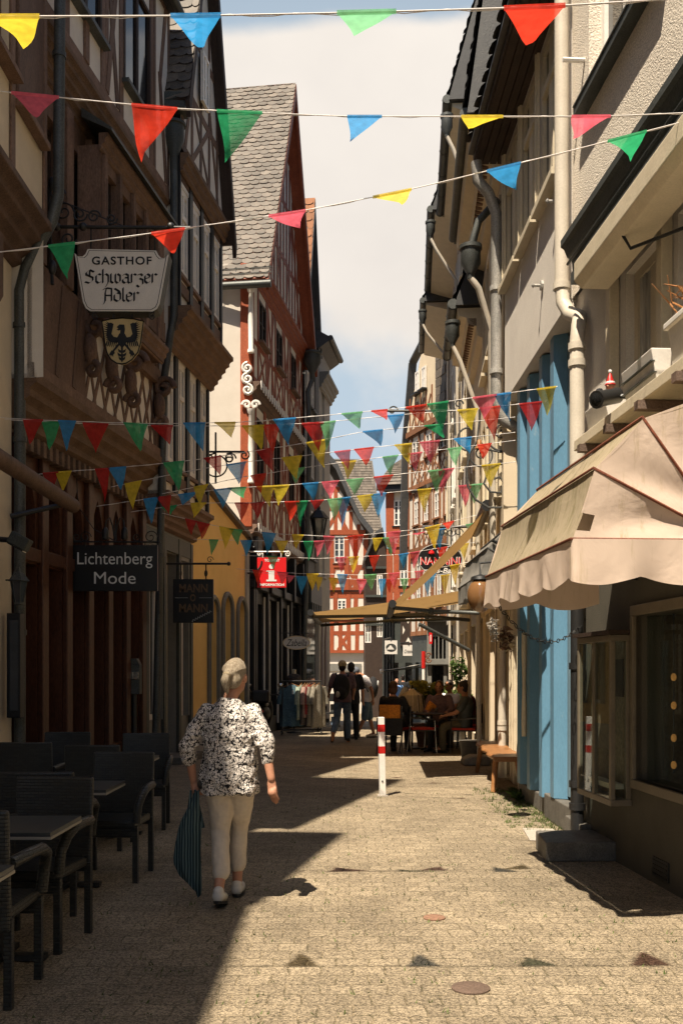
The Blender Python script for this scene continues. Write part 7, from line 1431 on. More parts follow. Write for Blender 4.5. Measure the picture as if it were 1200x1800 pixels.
for i in range(16):
    a = R.uniform(0, 6.28); L = R.uniform(.14, .24); d = Vector((math.cos(a), math.sin(a), 0)); s = Vector((-d.y, d.x, 0)) * .028; p = Vector((2.13, 12.0, 0)); up_ = R.uniform(.5, 1.1)
    c.add([p - s * .3, p + s * .3, p + d * L * .5 + s + ZA * L * .5 * up_, p + d * L + ZA * L * .55 * up_, p + d * L * .5 - s + ZA * L * .5 * up_], [(0, 1, 2, 3, 4)])
c.build('foliage', M['leaf'], t, fixn=False)
# ================================================================== wicker terrace at left
def rbox(mb, x0, x1, y0, y1, z0, z1): mb.bb(x0, x1, y0, y1, z0, z1)
wc = thing('wicker_armchair', 'x', 'chair', (0, 0, 0), 0, 'dark wicker armchairs of the left terrace'); WL[wc.name] = Vector((0, 0, 0))
c = MB(); c.bb(-.225, .225, -.2, .26, .40, .455); c.bb(-.225, .225, .225, .25, .33, .40); c.build('seat', M['wicker'], wc, local=True, bevel=.015)
c = MB(); rows = []
for j in range(9):
    z = .36 + .56 * j / 8; y = -.225 - .07 * max(0, (z - .45)) ** 1.0
    rows.append([Vector((x, y - .02 * math.cos(x * 6) + s, z)) for s, xs in ((.02, (-.24, -.12, 0, .12, .24)), (-.02, (.24, .12, 0, -.12, -.24))) for x in xs])
c.loft(rows); c.build('backrest', M['wicker'], wc, local=True, bevel=.012)
for sx in (-1, 1):
    for yy in (-.215, .235): c = MB(); c.bb(sx * .225 - .019, sx * .225 + .019, yy - .019, yy + .019, 0, .42); c.build('leg', M['wicker'], wc, local=True)
    c = MB(); c.tube([Vector((sx * .235, -.22, .67)), Vector((sx * .265, -.05, .685)), Vector((sx * .275, .12, .68)), Vector((sx * .27, .215, .645)), Vector((sx * .25, .25, .57)), Vector((sx * .235, .25, .44))], .03, 8); c.build('armrest', M['wicker'], wc, local=True, smooth=50)
lab = ['nearest wicker armchair cut by the left edge, its back toward the viewer', 'wicker armchair facing the viewer behind the second table', 'wicker armchair whose back top shows just behind the one facing the viewer', 'wicker armchair facing the viewer behind the table with the ashtray',
       'wicker armchair with only its back top showing at the far table', 'farthest wicker armchair standing freely at the outer end of the terrace', 'left row wicker armchair next to the wall with its back to the viewer', 'left row wicker armchair farthest back against the red shopfront']
spots = [(-1.75, 4.78, 0), (-1.75, 5.72, math.pi - .12), (-1.93, 6.52, .03), (-1.72, 7.55, math.pi - .06), (-2.13, 8.82, -.04), (-1.98, 9.95, math.pi + .08), (-2.83, 9.15, .02), (-2.86, 10.15, math.pi)]
for i, (x, y, rz) in enumerate(spots):
    if i == 0: wc.location = (x, y, 0); wc.rotation_euler = (0, 0, rz); wc['label'] = lab[0]
    else: dup(wc, (x, y, 0), rz, lab[i])
tb = thing('terrace_table', 'x', 'table', (0, 0, 0), 0, 'small dark tables of the left terrace'); WL[tb.name] = Vector((0, 0, 0))
c = MB(); c.bb(-.36, .36, -.3, .3, .715, .735); c.build('tabletop', M['table_top'], tb, local=True); c = MB(); c.bb(-.363, .363, -.303, .303, .70, .714); c.build('edge_band', M['table_edge'], tb, local=True)
c = MB(); c.tube([Vector((0, 0, .03)), Vector((0, 0, .70))], .035, 10); c.build('column', M['dark_metal'], tb, local=True, smooth=50)
c = MB(); c.box((0, 0, .025), (.5, .07, .03)); c.box((0, 0, .027), (.07, .45, .03)); c.build('base', M['dark_metal'], tb, local=True)
for i, (x, y, l_) in enumerate(((-1.74, 3.9, 'small dark table nearest to the viewer at the left edge'), (-1.83, 5.33, 'small dark table between the first two wicker armchairs'), (-1.98, 7.15, 'small dark table carrying a black ashtray'), (-2.14, 9.42, 'small dark table farthest back on the terrace'))):
    if i == 0: tb.location = (x, y, 0); tb['label'] = l_
    else: dup(tb, (x, y, 0), 0, l_)
c = MB(); c.lathe([(.03, 0), (.065, .005), (.07, .035), (.06, .035), (.05, .015), (.001, .012)], Vector((-2.26, 6.98, .736)), 14); single(c, 'ashtray', M['dark_metal'], 'round black ashtray on the third terrace table', 'ashtray', smooth=50)
# ================================================================== things on the left walls
t = thing('flood_light', 'dark floodlight sticking out from the left house wall', 'lamp', pw(35, 960, 10.8)); P_ = lambda x, y, d=0: pw(x, y, 10.8) + YA * d
c = MB(); rr = Matrix.Rotation(.5, 3, 'Y'); c.box(P_(35, 952), (.22, .16, .14), 0, rr); c.build('housing', M['green_grey'], t, bevel=.015); c = MB(); c.box(P_(35, 952) + rr @ Vector((.0, 0, -.075)), (.19, .13, .01), 0, rr); c.build('lens', M['glass_dark'], t); c = MB(); c.tube([P_(28, 950), P_(0, 948), P_(-15, 945)], .03, 8); c.build('arm', M['iron'], t)
def lantern(label, C, k, m='iron', wallp=None, gl='glass_sky'):
    t = thing('wall_lantern', label, 'lantern', C - ZA * .25 * k); c = MB()
    for i in range(6):
        a = math.pi / 3 * i; b = a + math.pi / 3; c.tube([C + Vector((math.cos(a) * .16 * k, math.sin(a) * .16 * k, .2 * k)), C + Vector((math.cos(a) * .09 * k, math.sin(a) * .09 * k, -.22 * k))], .012 * k, 5)
    c.lathe([(.1 * k, -.26 * k), (.1 * k, -.21 * k)], C, 6); c.lathe([(.17 * k, .2 * k), (.22 * k, .21 * k), (.1 * k, .36 * k), (.04 * k, .4 * k), (.03 * k, .46 * k), (.0, .5 * k)], C, 6); c.build('frame', M[m], t)
    c = MB(); c.lathe([(.085 * k, -.21 * k), (.155 * k, .2 * k)], C, 6); c.build('glass', M[gl], t)
    if wallp: c = MB(); c.tube([wallp, wallp + (C - wallp) * .4 + ZA * .1 * k, C + ZA * .5 * k + (wallp - C) * .1, C + ZA * .48 * k], .018 * k, 6); c.build('arm', M[m], t)
    return t
lantern('small pale six sided wall lantern above the menu case at the left edge', pw(33, 1040, 10.9), .55, 'zinc_dark', pw(10, 1020, 10.9))
lantern('large black six sided street lantern on the grey corner house', pw(560, 930, 29.5), 1.45, 'iron', pw(545, 985, 29.8))
t = thing('menu_case', 'dark upright menu case with a glass front on the left house', 'case', pw(28, 1262, 11)); p, q = pw(14, 1262, 11), pw(38, 1078, 11); c = MB(); c.bb(p.x, q.x, 10.95, 11.1, p.z, q.z); c.build('box', M['black_wood'], t, bevel=.008); c = MB(); c.bb(p.x + .04, q.x - .02, 10.94, 10.948, p.z + .08, q.z - .08); c.build('pane', M['glass_sky'], t)
t = thing('post_box', 'grey metal ash bin on a dark post against the red shopfront', 'bin', pw(237, 1300, 15.3)); c = MB(); p = pw(236, 1192, 15.3); c.bb(p.x - .13, p.x + .1, p.y - .08, p.y + .1, p.z - .25, p.z + .2); c.prism([Vector((p.x - .13, p.y - .08, p.z + .2)), Vector((p.x + .1, p.y - .08, p.z + .2)), Vector((p.x + .05, p.y - .08, p.z + .3)), Vector((p.x - .08, p.y - .08, p.z + .3))], (0, .18, 0)); c.build('box', M['zinc_dark'], t, bevel=.01)
c = MB(); c.tube([Vector((p.x, p.y, 0)), Vector((p.x, p.y, p.z - .25))], .04, 8); c.build('post', M['iron'], t); c = MB(); c.bb(p.x - .05, p.x + .09, p.y - .12, p.y - .082, p.z - .02, p.z + .1); c.build('flap', M['chrome'], t, bevel=.006)
# scooter seen from the rear
t = thing('motor_scooter', 'black motor scooter with mirrors parked by the black shop posts', 'scooter', Vector((-1.78, 22.6, 0))); sc_ = Vector((-1.78, 22.6, 0))
def tl(name, mat, f, **k): c = MB(); f(c); return c.build(name, M[mat], t, **k)
for y in (-.55, .62):
    w_ = tl('wheel', 'dark_metal', lambda c: c.tube([sc_ + Vector((0, y + .2 * math.cos(a), .24 + .2 * math.sin(a))) for a in [2 * math.pi * i / 18 for i in range(18)]], .055, 8, closed=True), smooth=60)
    c = MB(); c.lathe([(.12, -.03), (.14, 0), (.12, .03)], sc_ + Vector((0, y, .24)), 14, axis=XA); c.build('rim', M['zinc_dark'], w_, smooth=50)
tl('body', 'black_wood', lambda c: (c.ball(sc_ + Vector((0, -.35, .62)), (.2, .42, .2), 14, 10), c.bb(sc_.x - .15, sc_.x + .15, sc_.y - .1, sc_.y + .4, .28, .36), c.ball(sc_ + Vector((0, .5, .65)), (.2, .12, .36), 14, 10)), smooth=60)
tl('seat', 'dark_metal', lambda c: c.ball(sc_ + Vector((0, -.3, .82)), (.16, .4, .07), 12, 8), smooth=60)
tl('top_case', 'black_wood', lambda c: c.bb(sc_.x - .2, sc_.x + .2, sc_.y - .8, sc_.y - .42, .86, 1.14), bevel=.05)
tl('handlebar', 'dark_metal', lambda c: (c.tube([sc_ + Vector((-.34, .4, 1.02)), sc_ + Vector((0, .46, 1.0)), sc_ + Vector((.34, .4, 1.02))], .02, 8), c.tube([sc_ + Vector((0, .46, 1.0)), sc_ + Vector((0, .6, .3))], .04, 8)), smooth=60)
for s in (-1, 1): m_ = tl('mirror', 'chrome', lambda c: (c.tube([sc_ + Vector((s * .28, .42, 1.02)), sc_ + Vector((s * .36, .4, 1.2))], .008, 5), c.ball(sc_ + Vector((s * .37, .4, 1.24)), (.07, .015, .045), 10, 8)), smooth=60)
tl('tail_light', 'red_paint', lambda c: c.ball(sc_ + Vector((0, -.78, .68)), (.08, .03, .04), 10, 6), smooth=60)
tl('kick_stand', 'iron', lambda c: c.tube([sc_ + Vector((.1, 0, .25)), sc_ + Vector((.28, -.05, 0))], .015, 6))
# clothes rail, garments and bust
t = thing('clothes_rail', 'black wheeled clothes rail full of garments outside the boutique', 'clothes rail', Vector((-1.0, 24.4, 0))); c = MB()
r0, r1 = Vector((-1.45, 24.4, 1.32)), Vector((-.5, 24.6, 1.32))
c.tube([r0, r1], .018, 8); c.tube([r0 + Vector((0, 0, -1.2)), r1 + Vector((0, 0, -1.2))], .02, 8)
for p in (r0, r1): c.tube([p, p - ZA * 1.2], .018, 8); c.tube([p + Vector((0, -.28, -1.22)), p + Vector((0, .28, -1.22))], .02, 6)
c.build('frame', M['dark_metal'], t, smooth=50)
for p in (r0, r1):
    for s in (-.26, .26): c = MB(); c.lathe([(.045, -.015), (.05, 0), (.045, .015)], Vector((p.x, p.y + s, .05)), 12, axis=XA); c.build('castor', M['iron'], t)
cl = {'teal': mk('cloth_teal', (.085, .15, .185), (.06, .115, .145), 6, .9, .4, 25, rv=.02, bd=.02), 'mint': mk('cloth_mint', (.33, .38, .30), (.25, .30, .23), 6, .9, .4, 25), 'wine': mk('cloth_wine', (.20, .02, .022), (.15, .015, .017), 6, .9, .4, 25), 'sand': mk('cloth_sand', (.26, .23, .18), (.2, .18, .14), 6, .9, .4, 25), 'ink': mk('cloth_ink', (.02, .02, .022), (.10, .08, .07), 12, .9, .3, 25), 'rose': mk('cloth_rose', (.36, .24, .20), (.28, .18, .15), 6, .9, .4, 25)}
def garment(label, x, rz, w, Lg, mat, sleeves=True, name='dress'):
    y = r0.y + (r1.y - r0.y) * (x - r0.x) / (r1.x - r0.x); g = thing(name, label, 'garment', Vector((x, y, 1.32)), 0, 'garments on the clothes rail'); Rz = Matrix.Rotation(rz, 3, 'Z'); O_ = Vector((x, y, 1.30)); rings = []
    n = 28
    for j in range(12):
        v = j / 11; z = -.07 - v * Lg; hw = (.07 + (w / 2 - .07) * min(1, v * 6)) if v < .17 else w / 2 * (1 + .18 * (v - .17)) ; th = .035 + .03 * v
        rings.append([O_ + Rz @ Vector((hw * math.cos(2 * math.pi * i / n), (th + .018 * v * math.sin(7 * 2 * math.pi * i / n + v)) * math.sin(2 * math.pi * i / n), z + .012 * math.sin(i * 1.7) * v)) for i in range(n)])
    c = MB(); c.loft(rings); body_ = c.build('cloth', cl[mat], g, smooth=60)
    if sleeves:
        for s in (-1, 1):
            c = MB(); c.tube([O_ + Rz @ Vector((s * w * .42, 0, -.13)), O_ + Rz @ Vector((s * w * .58, -.01, -.32)), O_ + Rz @ Vector((s * w * .62, -.01, -.55))], [.055, .06, .065], 10, ry=.6); c.build('sleeve', cl[mat], g, smooth=60)
    c = MB(); c.tube([O_ + Rz @ Vector((-w * .4, 0, -.12)), O_ + Rz @ Vector((0, 0, -.04)), O_ + Rz @ Vector((w * .4, 0, -.12))], .008, 5); c.tube([O_ + Vector((0, 0, -.04)), O_ + Vector((0, 0, .04))], .005, 5); c.build('hanger', M['wood_bench'], g)
    return g
g = garment('long teal shirt dress hanging frontmost at the left end', -1.22, .1, .5, 1.02, 'teal'); c = MB(); c.bb(-1.21, -1.17, 24.36, 24.365, 1.0, 1.09); c.build('price_tag', M['letter_white'], g)
garment('pale mint blouse hanging just right of the teal dress', -.98, 1.15, .46, .85, 'mint'); garment('dark ink patterned dress between the mint and wine red garments', -.9, 1.2, .46, .98, 'ink', False); garment('dusty rose blouse hanging beside the wine red shirt', -.84, 1.1, .44, .8, 'rose')
garment('wine red shirt in the middle of the clothes rail', -.78, 1.0, .44, .72, 'wine'); garment('sand coloured long coat near the right end of the rail', -.66, .85, .48, 1.0, 'sand'); garment('second sand coloured coat hanging last at the right end', -.56, .9, .46, 1.05, 'sand')
t = thing('dress_form', 'cream dress form in a black patterned top behind the clothes rail', 'mannequin', Vector((-1.2, 25.2, 0))); b_ = Vector((-1.2, 25.2, 0)); c = MB(); c.lathe([(.11, .95), (.17, 1.0), (.13, 1.15), (.19, 1.36), (.17, 1.44), (.08, 1.5)], b_, 16); c.build('patterned_top', cl['ink'], t, smooth=60); c = MB(); c.lathe([(.055, 1.49), (.05, 1.58), (.06, 1.6), (0, 1.62)], b_, 12); c.build('neck', M['cream_paint'], t, smooth=60); c = MB(); c.tube([b_, b_ + ZA * .96], .02, 8); c.lathe([(.2, 0), (.18, .03), (.02, .05)], b_, 14); c.build('stand', M['dark_metal'], t)
# black display cart
t = thing('display_cart', 'black shelved display cart left of the man with the backpack', 'cart', Vector((-.32, 26, 0))); k_ = Vector((-.33, 26, 0)); c = MB()
for z in (.12, .45, .78): c.bb(k_.x - .3, k_.x + .3, k_.y - .25, k_.y + .25, z, z + .04)
for sx in (-1, 1):
    for sy in (-1, 1): c.bb(k_.x + sx * .28 - .02, k_.x + sx * .28 + .02, k_.y + sy * .23 - .02, k_.y + sy * .23 + .02, 0, .78)
c.build('frame', M['dark_metal'], t)
for i, (x, z, w_) in enumerate(((-.15, .49, .2), (.12, .49, .16), (-.12, .16, .25), (.15, .16, .18), (.0, .82, .3))): c = MB(); c.bb(k_.x + x - w_ / 2, k_.x + x + w_ / 2, k_.y - .15, k_.y + .15, z, z + .16 + .05 * (i % 2)); c.build('goods', M[('tee_black', 'zinc_dark', 'tee_black', 'denim', 'dark_metal')[i]], t, bevel=.01)
# red and white pole, plants, tassel cloth
t = thing('barrier_pole', 'thin red and white pole standing behind the flower bush', 'pole', pw(744, 1225, 32)); P_ = lambda x, y: pw(x, y, 32); c = MB(); c.tube([P_(744, 1225), P_(744, 1192), P_(744, 1175)], .05, 8); c.build('white_section', M['white_paint'], t); c = MB(); c.tube([P_(744, 1175), P_(744, 1145)], .065, 8); c.build('red_section', M['red_paint'], t);
c = MB(); c.tube(curl(P_(752, 1152), .1, 1.2, 0, XA, ZA), .03, 5); c.tube(curl(P_(752, 1160), .1, -1.2, 0, XA, ZA), .03, 5); c.build('orange_scroll', M['clay'], t)
pot = thing('flower_bush', 'dense pot bush with yellow blossoms beside the cafe table', 'plant', Vector((1.72, 20.6, 0))); pc = Vector((1.78, 20.6, 0)); c = MB(); c.lathe([(.2, 0), (.27, .4), (.3, .42), (.3, .48), (.25, .47)], pc, 16); c.build('pot', M['clay'], pot, smooth=50)
spray('', '', '', pc + ZA * .92, (.34, .34, .36), 900, (('leaf', .75), ('petal_white', .02)), .07, .15, pot); spray('', '', '', pc + ZA * 1.22, (.36, .36, .16), 700, (('leaf_yellow', .9),), .055, .05, pot)
vn = thing('climbing_plant', 'loose green climber with pale leaves behind the seated guests', 'plant', Vector((2.55, 22.6, 0))); vc = Vector((2.6, 22.6, 0)); c = MB()
for i in range(4): c.tube([vc, vc + Vector((R.uniform(-.2, .2), 0, .8)), vc + Vector((R.uniform(-.3, .3), 0, 1.9 - .2 * i))], [.02, .015, .006], 6)
c.build('stem', M['timber_brown'], vn); spray('', '', '', vc + ZA * .95, (.42, .3, .55), 700, (('leaf_pale', .9),), .08, .2, vn); spray('', '', '', vc + Vector((.05, 0, 1.55)), (.22, .2, .45), 180, (('leaf', 1),), .07, .1, vn)
c = MB(); c.lathe([(.2, 0), (.26, .38), (.28, .4), (.24, .4)], vc, 14); c.build('pot', M['dark_stone'], vn, smooth=50)
t = thing('straw_tassel', 'cream straw fringe hanging on a stand beside the flower bush', 'decoration', Vector((1.42, 20.0, 0))); tc_ = Vector((1.42, 20.0, 0)); c = MB(); c.tube([tc_, tc_ + ZA * 1.28], .018, 8); c.lathe([(.18, 0), (.16, .03), (.02, .05)], tc_, 12); c.build('stand', M['dark_metal'], t)
c = MB()
for i in range(150): a = 2 * math.pi * i / 75 + R.uniform(-.05, .05); r = .15 + .09 * R.random(); d = Vector((math.cos(a), math.sin(a), 0)); s = Vector((-d.y, d.x, 0)) * .013; p = tc_ + ZA * 1.22; q = tc_ + d * r * 1.25 + ZA * (.74 + .04 * R.random()); m_ = tc_ + d * r + ZA * 1.08; c.add([p - s * .5, p + s * .5, m_ + s, q + s, q - s, m_ - s], [(0, 1, 2, 5), (5, 2, 3, 4)])
c.build('fringe', M['straw'], t, fixn=False)
for i in range(1): g = thing('draped_cloth', 'folded cream cloth hanging left of the straw fringe', 'cloth', Vector((1.2, 20.1, .6))); c = MB(); c.tube([Vector((1.3, 20.15, 1.24)), Vector((1.22, 20.15, 1.0)), Vector((1.16, 20.15, .72))], [.05, .09, .11], 10, ry=.5); c.build('cloth', M['curtain'], g, smooth=60)
# cafe table and chairs
def cafe_chair(label, x, y, rz, first=[None]):
    if first[0] is None:
        t = thing('cafe_chair', label, 'chair', (0, 0, 0), 0, 'metal cafe chairs with red cushions'); WL[t.name] = Vector((0, 0, 0)); first[0] = t
        c = MB(); c.bb(-.22, .22, -.2, .24, .445, .49); c.build('cushion', M['cushion_red'], t, local=True, bevel=.015)
        c = MB(); c.bb(-.23, .23, -.22, .25, .425, .443); c.build('seat', M['dark_metal'], t, local=True)
        for s in (-1, 1):
            for (a, b) in (((s * .23, .24, .64), (s * .26, .27, 0)), ((s * .22, -.22, .9), (s * .25, -.32, 0))): c = MB(); c.tube([Vector(a), Vector((a[0], (a[1] * 2 + b[1]) / 3, .43)), Vector(b)], .013, 6); c.build('leg', M['chrome'] if s > 0 else M['dark_metal'], t, local=True)
            c = MB(); c.tube([Vector((s * .22, -.23, .68)), Vector((s * .25, 0, .66)), Vector((s * .23, .25, .64))], .016, 6); c.build('armrest', M['dark_metal'], t, local=True)
        c = MB(); c.loft([[Vector((x_, -.225 - .02 * math.cos(x_ * 6) + s_, z)) for s_, xx in ((.012, (-.22, -.1, 0, .1, .22)), (-.012, (.22, .1, 0, -.1, -.22))) for x_ in xx] for z in (.52, .65, .8, .9)]); c.build('backrest', M['wicker'], t, local=True)
        t.location = (x, y, 0); t.rotation_euler = (0, 0, rz)
    else: t = dup(first[0], (x, y, 0), rz, label)
    return t
cafe_chair('red cushioned cafe chair under the guest in orange', 1.0, 18.9, -.35)
cafe_chair('empty red cushioned cafe chair beside the bollard with its side to the viewer', 1.48, 19.0, -1.35)
cafe_chair('cafe chair under the big guest in khaki trousers', 2.35, 18.9, 1.35); cafe_chair('cafe chair under the dark haired guest in white', 2.28, 21.3, 2.3); cafe_chair('cafe chair under the brown haired guest with grey back', 1.95, 19.9, 2.9); cafe_chair('cafe chair under the guest in red', 2.62, 20.2, 1.4)
t = thing('cafe_table', 'round dark cafe table among the seated guests', 'table', Vector((1.75, 19.35, 0))); b_ = Vector((1.75, 19.4, 0)); c = MB(); c.lathe([(.0, .715), (.38, .715), (.39, .725), (.39, .735), (.38, .745), (0, .745)], b_, 24); c.build('tabletop', M['timber_dark'], t, smooth=30); c = MB(); c.tube([b_, b_ + ZA * .715], .03, 8); c.build('column', M['dark_metal'], t)
for a in (0, 2.1, 4.2): c = MB(); c.tube([b_ + ZA * .1, b_ + Vector((.33 * math.cos(a), .33 * math.sin(a), .015))], .02, 6); c.build('foot', M['dark_metal'], t)
c = MB(); c.lathe([(.035, 0), (.04, .1), (.036, .1), (.03, .01)], b_ + Vector((.1, .05, .746)), 12); single(c, 'drinking_glass', M['glass'], 'small drinking glass on the round cafe table', 'glass')
c = MB(); c.lathe([(.2, 0), (.24, .34), (.26, .36), (.2, .36)], Vector((2.28, 17.2, 0)), 14); single(c, 'stone_bowl', M['dark_stone'], 'dark planter bowl standing in the shade beside the guests', 'planter', smooth=50)
c = MB(); c.prism([Vector((2.0, 16.35, 0)), Vector((2.45, 16.35, 0)), Vector((2.45, 16.35, .16)), Vector((2.15, 16.35, .16)), Vector((2.02, 16.35, .1))], (0, .5, 0)); single(c, 'stone_block', M['stone'], 'worn pale stone block at the wall behind the bench', 'stone', bevel=.03)
# ================================================================== people
def V3(*a): return Vector(a)
def remesh(o, vox, sm=4):
    r = o.modifiers.new('Remesh', 'REMESH'); r.mode = 'VOXEL'; r.voxel_size = vox; r.use_smooth_shade = True
    if sm: s = o.modifiers.new('Smooth', 'SMOOTH'); s.iterations = sm; s.factor = .5
    return o
def limb(mb, pts, rad, n=12, ry=None):
    P = [Vector(p) for p in pts]; fp, fr = [], []
    for i in range(len(P) - 1):
        k = 6
        for j in range(k): t = j / k; fp.append(P[i].lerp(P[i + 1], t)); fr.append(rad[i] + (rad[i + 1] - rad[i]) * t)
    fp.append(P[-1]); fr.append(rad[-1])
    for _ in range(2): fp = [fp[0]] + [(fp[i - 1] + fp[i] * 2 + fp[i + 1]) / 4 for i in range(1, len(fp) - 1)] + [fp[-1]]
    mb.tube(fp, fr, n, ry=ry); mb.ball(fp[0], fr[0] * .98, n, 8); mb.ball(fp[-1], fr[-1] * .98, n, 8)
def trunk(mb, rings, n=20):   # (centre, half width, half depth, right vector)
    out = []
    for c, a, b, r in rings:
        r = Vector(r).normalized(); f = ZA.cross(r).normalized(); out.append([Vector(c) + r * (a * math.copysign(abs(math.cos(t)) ** .85, math.cos(t))) + f * (b * math.copysign(abs(math.sin(t)) ** .85, math.sin(t))) for t in [2 * math.pi * i / n for i in range(n)]])
    mb.loft(out)
def hand(mb, w, d, side, curl_=.5, k=1.0, thumb=Vector((0, 1, 0))):
    """palm and five fingers from wrist w along direction d; side = direction from little finger to index"""
    d = d.normalized(); side = (side - d * side.dot(d)).normalized(); nrm = d.cross(side)
    limb(mb, [w, w + d * .045 * k, w + d * .085 * k], [.024 * k, .03 * k, .033 * k], 10, .52); mb.ball(w + d * .06 * k, (.036 * k, .036 * k, .036 * k), 10, 8) if False else None
    for i in range(4):
        o = w + d * (.088 - .004 * abs(i - 1.4)) * k + side * (.024 - .0165 * i) * k; L = (.070, .078, .072, .056)[i] * k; c = curl_ * (1 + .12 * i)
        p1 = o + (d * math.cos(c * .5) + nrm * math.sin(c * .5)) * L * .45; p2 = p1 + (d * math.cos(c * 1.1) + nrm * math.sin(c * 1.1)) * L * .33; p3 = p2 + (d * math.cos(c * 1.7) + nrm * math.sin(c * 1.7)) * L * .24
        limb(mb, [o - d * .02 * k, o, p1, p2, p3], [.0098 * k, .0095 * k, .0088 * k, .008 * k, .0065 * k], 8)
    t0 = w + d * .03 * k + side * .026 * k; t1 = t0 + (d * .7 + side * .6 + nrm * .35) * .034 * k; t2 = t1 + (d * .9 + side * .2 + nrm * .5) * .03 * k
    limb(mb, [w + d * .015 * k + side * .012 * k, t0, t1, t2], [.014 * k, .0125 * k, .0105 * k, .008 * k], 8)
def head(mb, c, fwd, k=1.0, up=ZA):
    """head centred at c, looking along fwd"""
    f = Vector(fwd).normalized(); r = f.cross(up).normalized(); u = r.cross(f); rot = Matrix((r, f, u)).transposed()
    L = lambda x, y, z: c + rot @ (Vector((x, y, z)) * k)
    mb.ball(L(0, -.012, .025), (.074 * k, .094 * k, .098 * k), 18, 14, rot=rot); mb.ball(L(0, .028, -.045), (.056 * k, .066 * k, .075 * k), 16, 12, rot=rot); mb.ball(L(0, .06, -.095), (.026 * k, .026 * k, .02 * k), 10, 8, rot=rot)
    limb(mb, [L(0, .085, .015), L(0, .105, -.028)], [.010 * k, .015 * k], 8); mb.ball(L(0, .092, -.066), (.022 * k, .01 * k, .009 * k), 8, 6, rot=rot)
    for s in (-1, 1): mb.ball(L(s * .076, -.008, -.012), (.011 * k, .022 * k, .034 * k), 10, 8, rot=rot); mb.ball(L(s * .03, .078, .022), (.02 * k, .012 * k, .008 * k), 8, 6, rot=rot)
    return L
def person(label, J, cl, vox=.016, k=1.0, hands=.5, hair=None, hat=None, looks=(0, 1, 0), group=None, faces=False):
    base_ = (J['toL'] + J['toR']) / 2 if 'base' not in J else J['base']; base_ = Vector((base_.x, base_.y, base_.z if 'base' in J else 0)); t = thing('person', label, 'person', base_, group=group)
    skin = cl.get('skin', 'skin'); b = MB(); right = (J['shR'] - J['shL']); right.z = 0; right.normalize(); rp = J['hipR'] - J['hipL']; rp.z = 0; rp.normalize()
    pel = (J['hipL'] + J['hipR']) / 2; ch = (J['shL'] + J['shR']) / 2; nk = J['neck']; hd = J['head']
    mid = pel.lerp(ch, .5) + J.get('belly', Vector((0, 0, 0)))
    sw = cl.get('wide', 1)
    tr = [(pel - ZA * .06, .15 * sw, .105, rp), (pel + ZA * .04, .165 * sw, .115, rp), (mid, .145 * sw, .105 * sw, right), (pel.lerp(ch, .8), .165 * sw, .115 * sw, right), (ch + (ch - mid) * .08, .13 * sw, .085, right), (nk, .055, .058, right)]
    trunk(b, tr)
    for s in 'LR':
        limb(b, [J['sh' + s], J['el' + s], J['wr' + s]], [.052 * k, .042 * k, .027 * k]); limb(b, [J['hip' + s], J['kn' + s], J['an' + s]], [.082 * k, .055 * k, .036 * k])
        limb(b, [J['an' + s], J['an' + s].lerp(J['to' + s], .5), J['to' + s]], [.036 * k, .034, .026], 10)
        d = J.get('hd' + s, J['wr' + s] - J['el' + s]); hand(b, J['wr' + s], d, J.get('hs' + s, Vector((0, 1, 0)) if s == 'L' else Vector((0, 1, 0))), hands, k)
    limb(b, [ch, nk, nk.lerp(hd, .6)], [.06, .054, .052]); L = head(b, hd, looks, k)
    o = b.build('body', M[skin], t, smooth=180); remesh(o, min(vox, .012), 2)
    # top
    c = MB(); ex = cl.get('loose', .022); hem = cl.get('hem', -.1); tr2 = [(pel + ZA * hem, .165 * sw + ex, .125 + ex, rp)] + [(p, a + ex, b_ + ex, r) for p, a, b_, r in tr[1:-1]] + [(nk - ZA * .01, .068, .07, right)]
    trunk(c, tr2)
    for s in 'LR':
        q = cl.get('sleeve', .55); e = J['sh' + s].lerp(J['el' + s], min(1, q)); P = [J['sh' + s], e]; rr = [.062 + ex * .6, .056 + ex * .8]
        if q > 1: P = [J['sh' + s], J['el' + s], J['el' + s].lerp(J['wr' + s], q - 1)]; rr = [.062 + ex * .6, .054 + ex * .7, .044 + ex * .6]
        limb(c, P, rr)
    o = c.build('shirt', M[cl['top']], t, smooth=180); remesh(o, vox, 3)
    # trousers
    c = MB(); q = cl.get('leg', 2); trunk(c, [(pel - ZA * .08, .17 * sw, .125, rp), (pel + ZA * .06, .17 * sw, .125, rp)])
    for s in 'LR':
        if q <= 1: P = [J['hip' + s], J['hip' + s].lerp(J['kn' + s], q)]; rr = [.105, .088]
        else: P = [J['hip' + s], J['kn' + s], J['kn' + s].lerp(J['an' + s], q - 1)]; rr = [.102, .078, .064]
        limb(c, P, rr)
    o = c.build('trousers', M[cl['legs']], t, smooth=180); remesh(o, vox, 3)
    for s in 'LR':
        c = MB(); a, e = J['an' + s] - ZA * .035, J['to' + s]; limb(c, [a - (e - a) * .22, a.lerp(e, .45), e], [.042, .044, .034], 12, .8); sh_ = c.build('shoe', M[cl['shoe']], t, smooth=60)
        d_ = (e - a); c = MB(); n_ = ZA if abs(d_.normalized().z) < .6 else YA; sd = d_.cross(n_).normalized(); nn = sd.cross(d_).normalized(); nn = -nn if nn.dot(J['kn' + s] - a) > 0 else nn
        w0 = .042; c.prism([a - d_ * .42 + nn * .036 + sd * w0 * .8, a + d_ * .3 + nn * .036 + sd * w0, e + d_ * .12 + nn * .03 + sd * w0 * .6, e + d_ * .12 + nn * .03 - sd * w0 * .6, a + d_ * .3 + nn * .036 - sd * w0, a - d_ * .42 + nn * .036 - sd * w0 * .8], nn * .018); c.build('sole', M[cl.get('sole', 'sole_dark')], sh_)
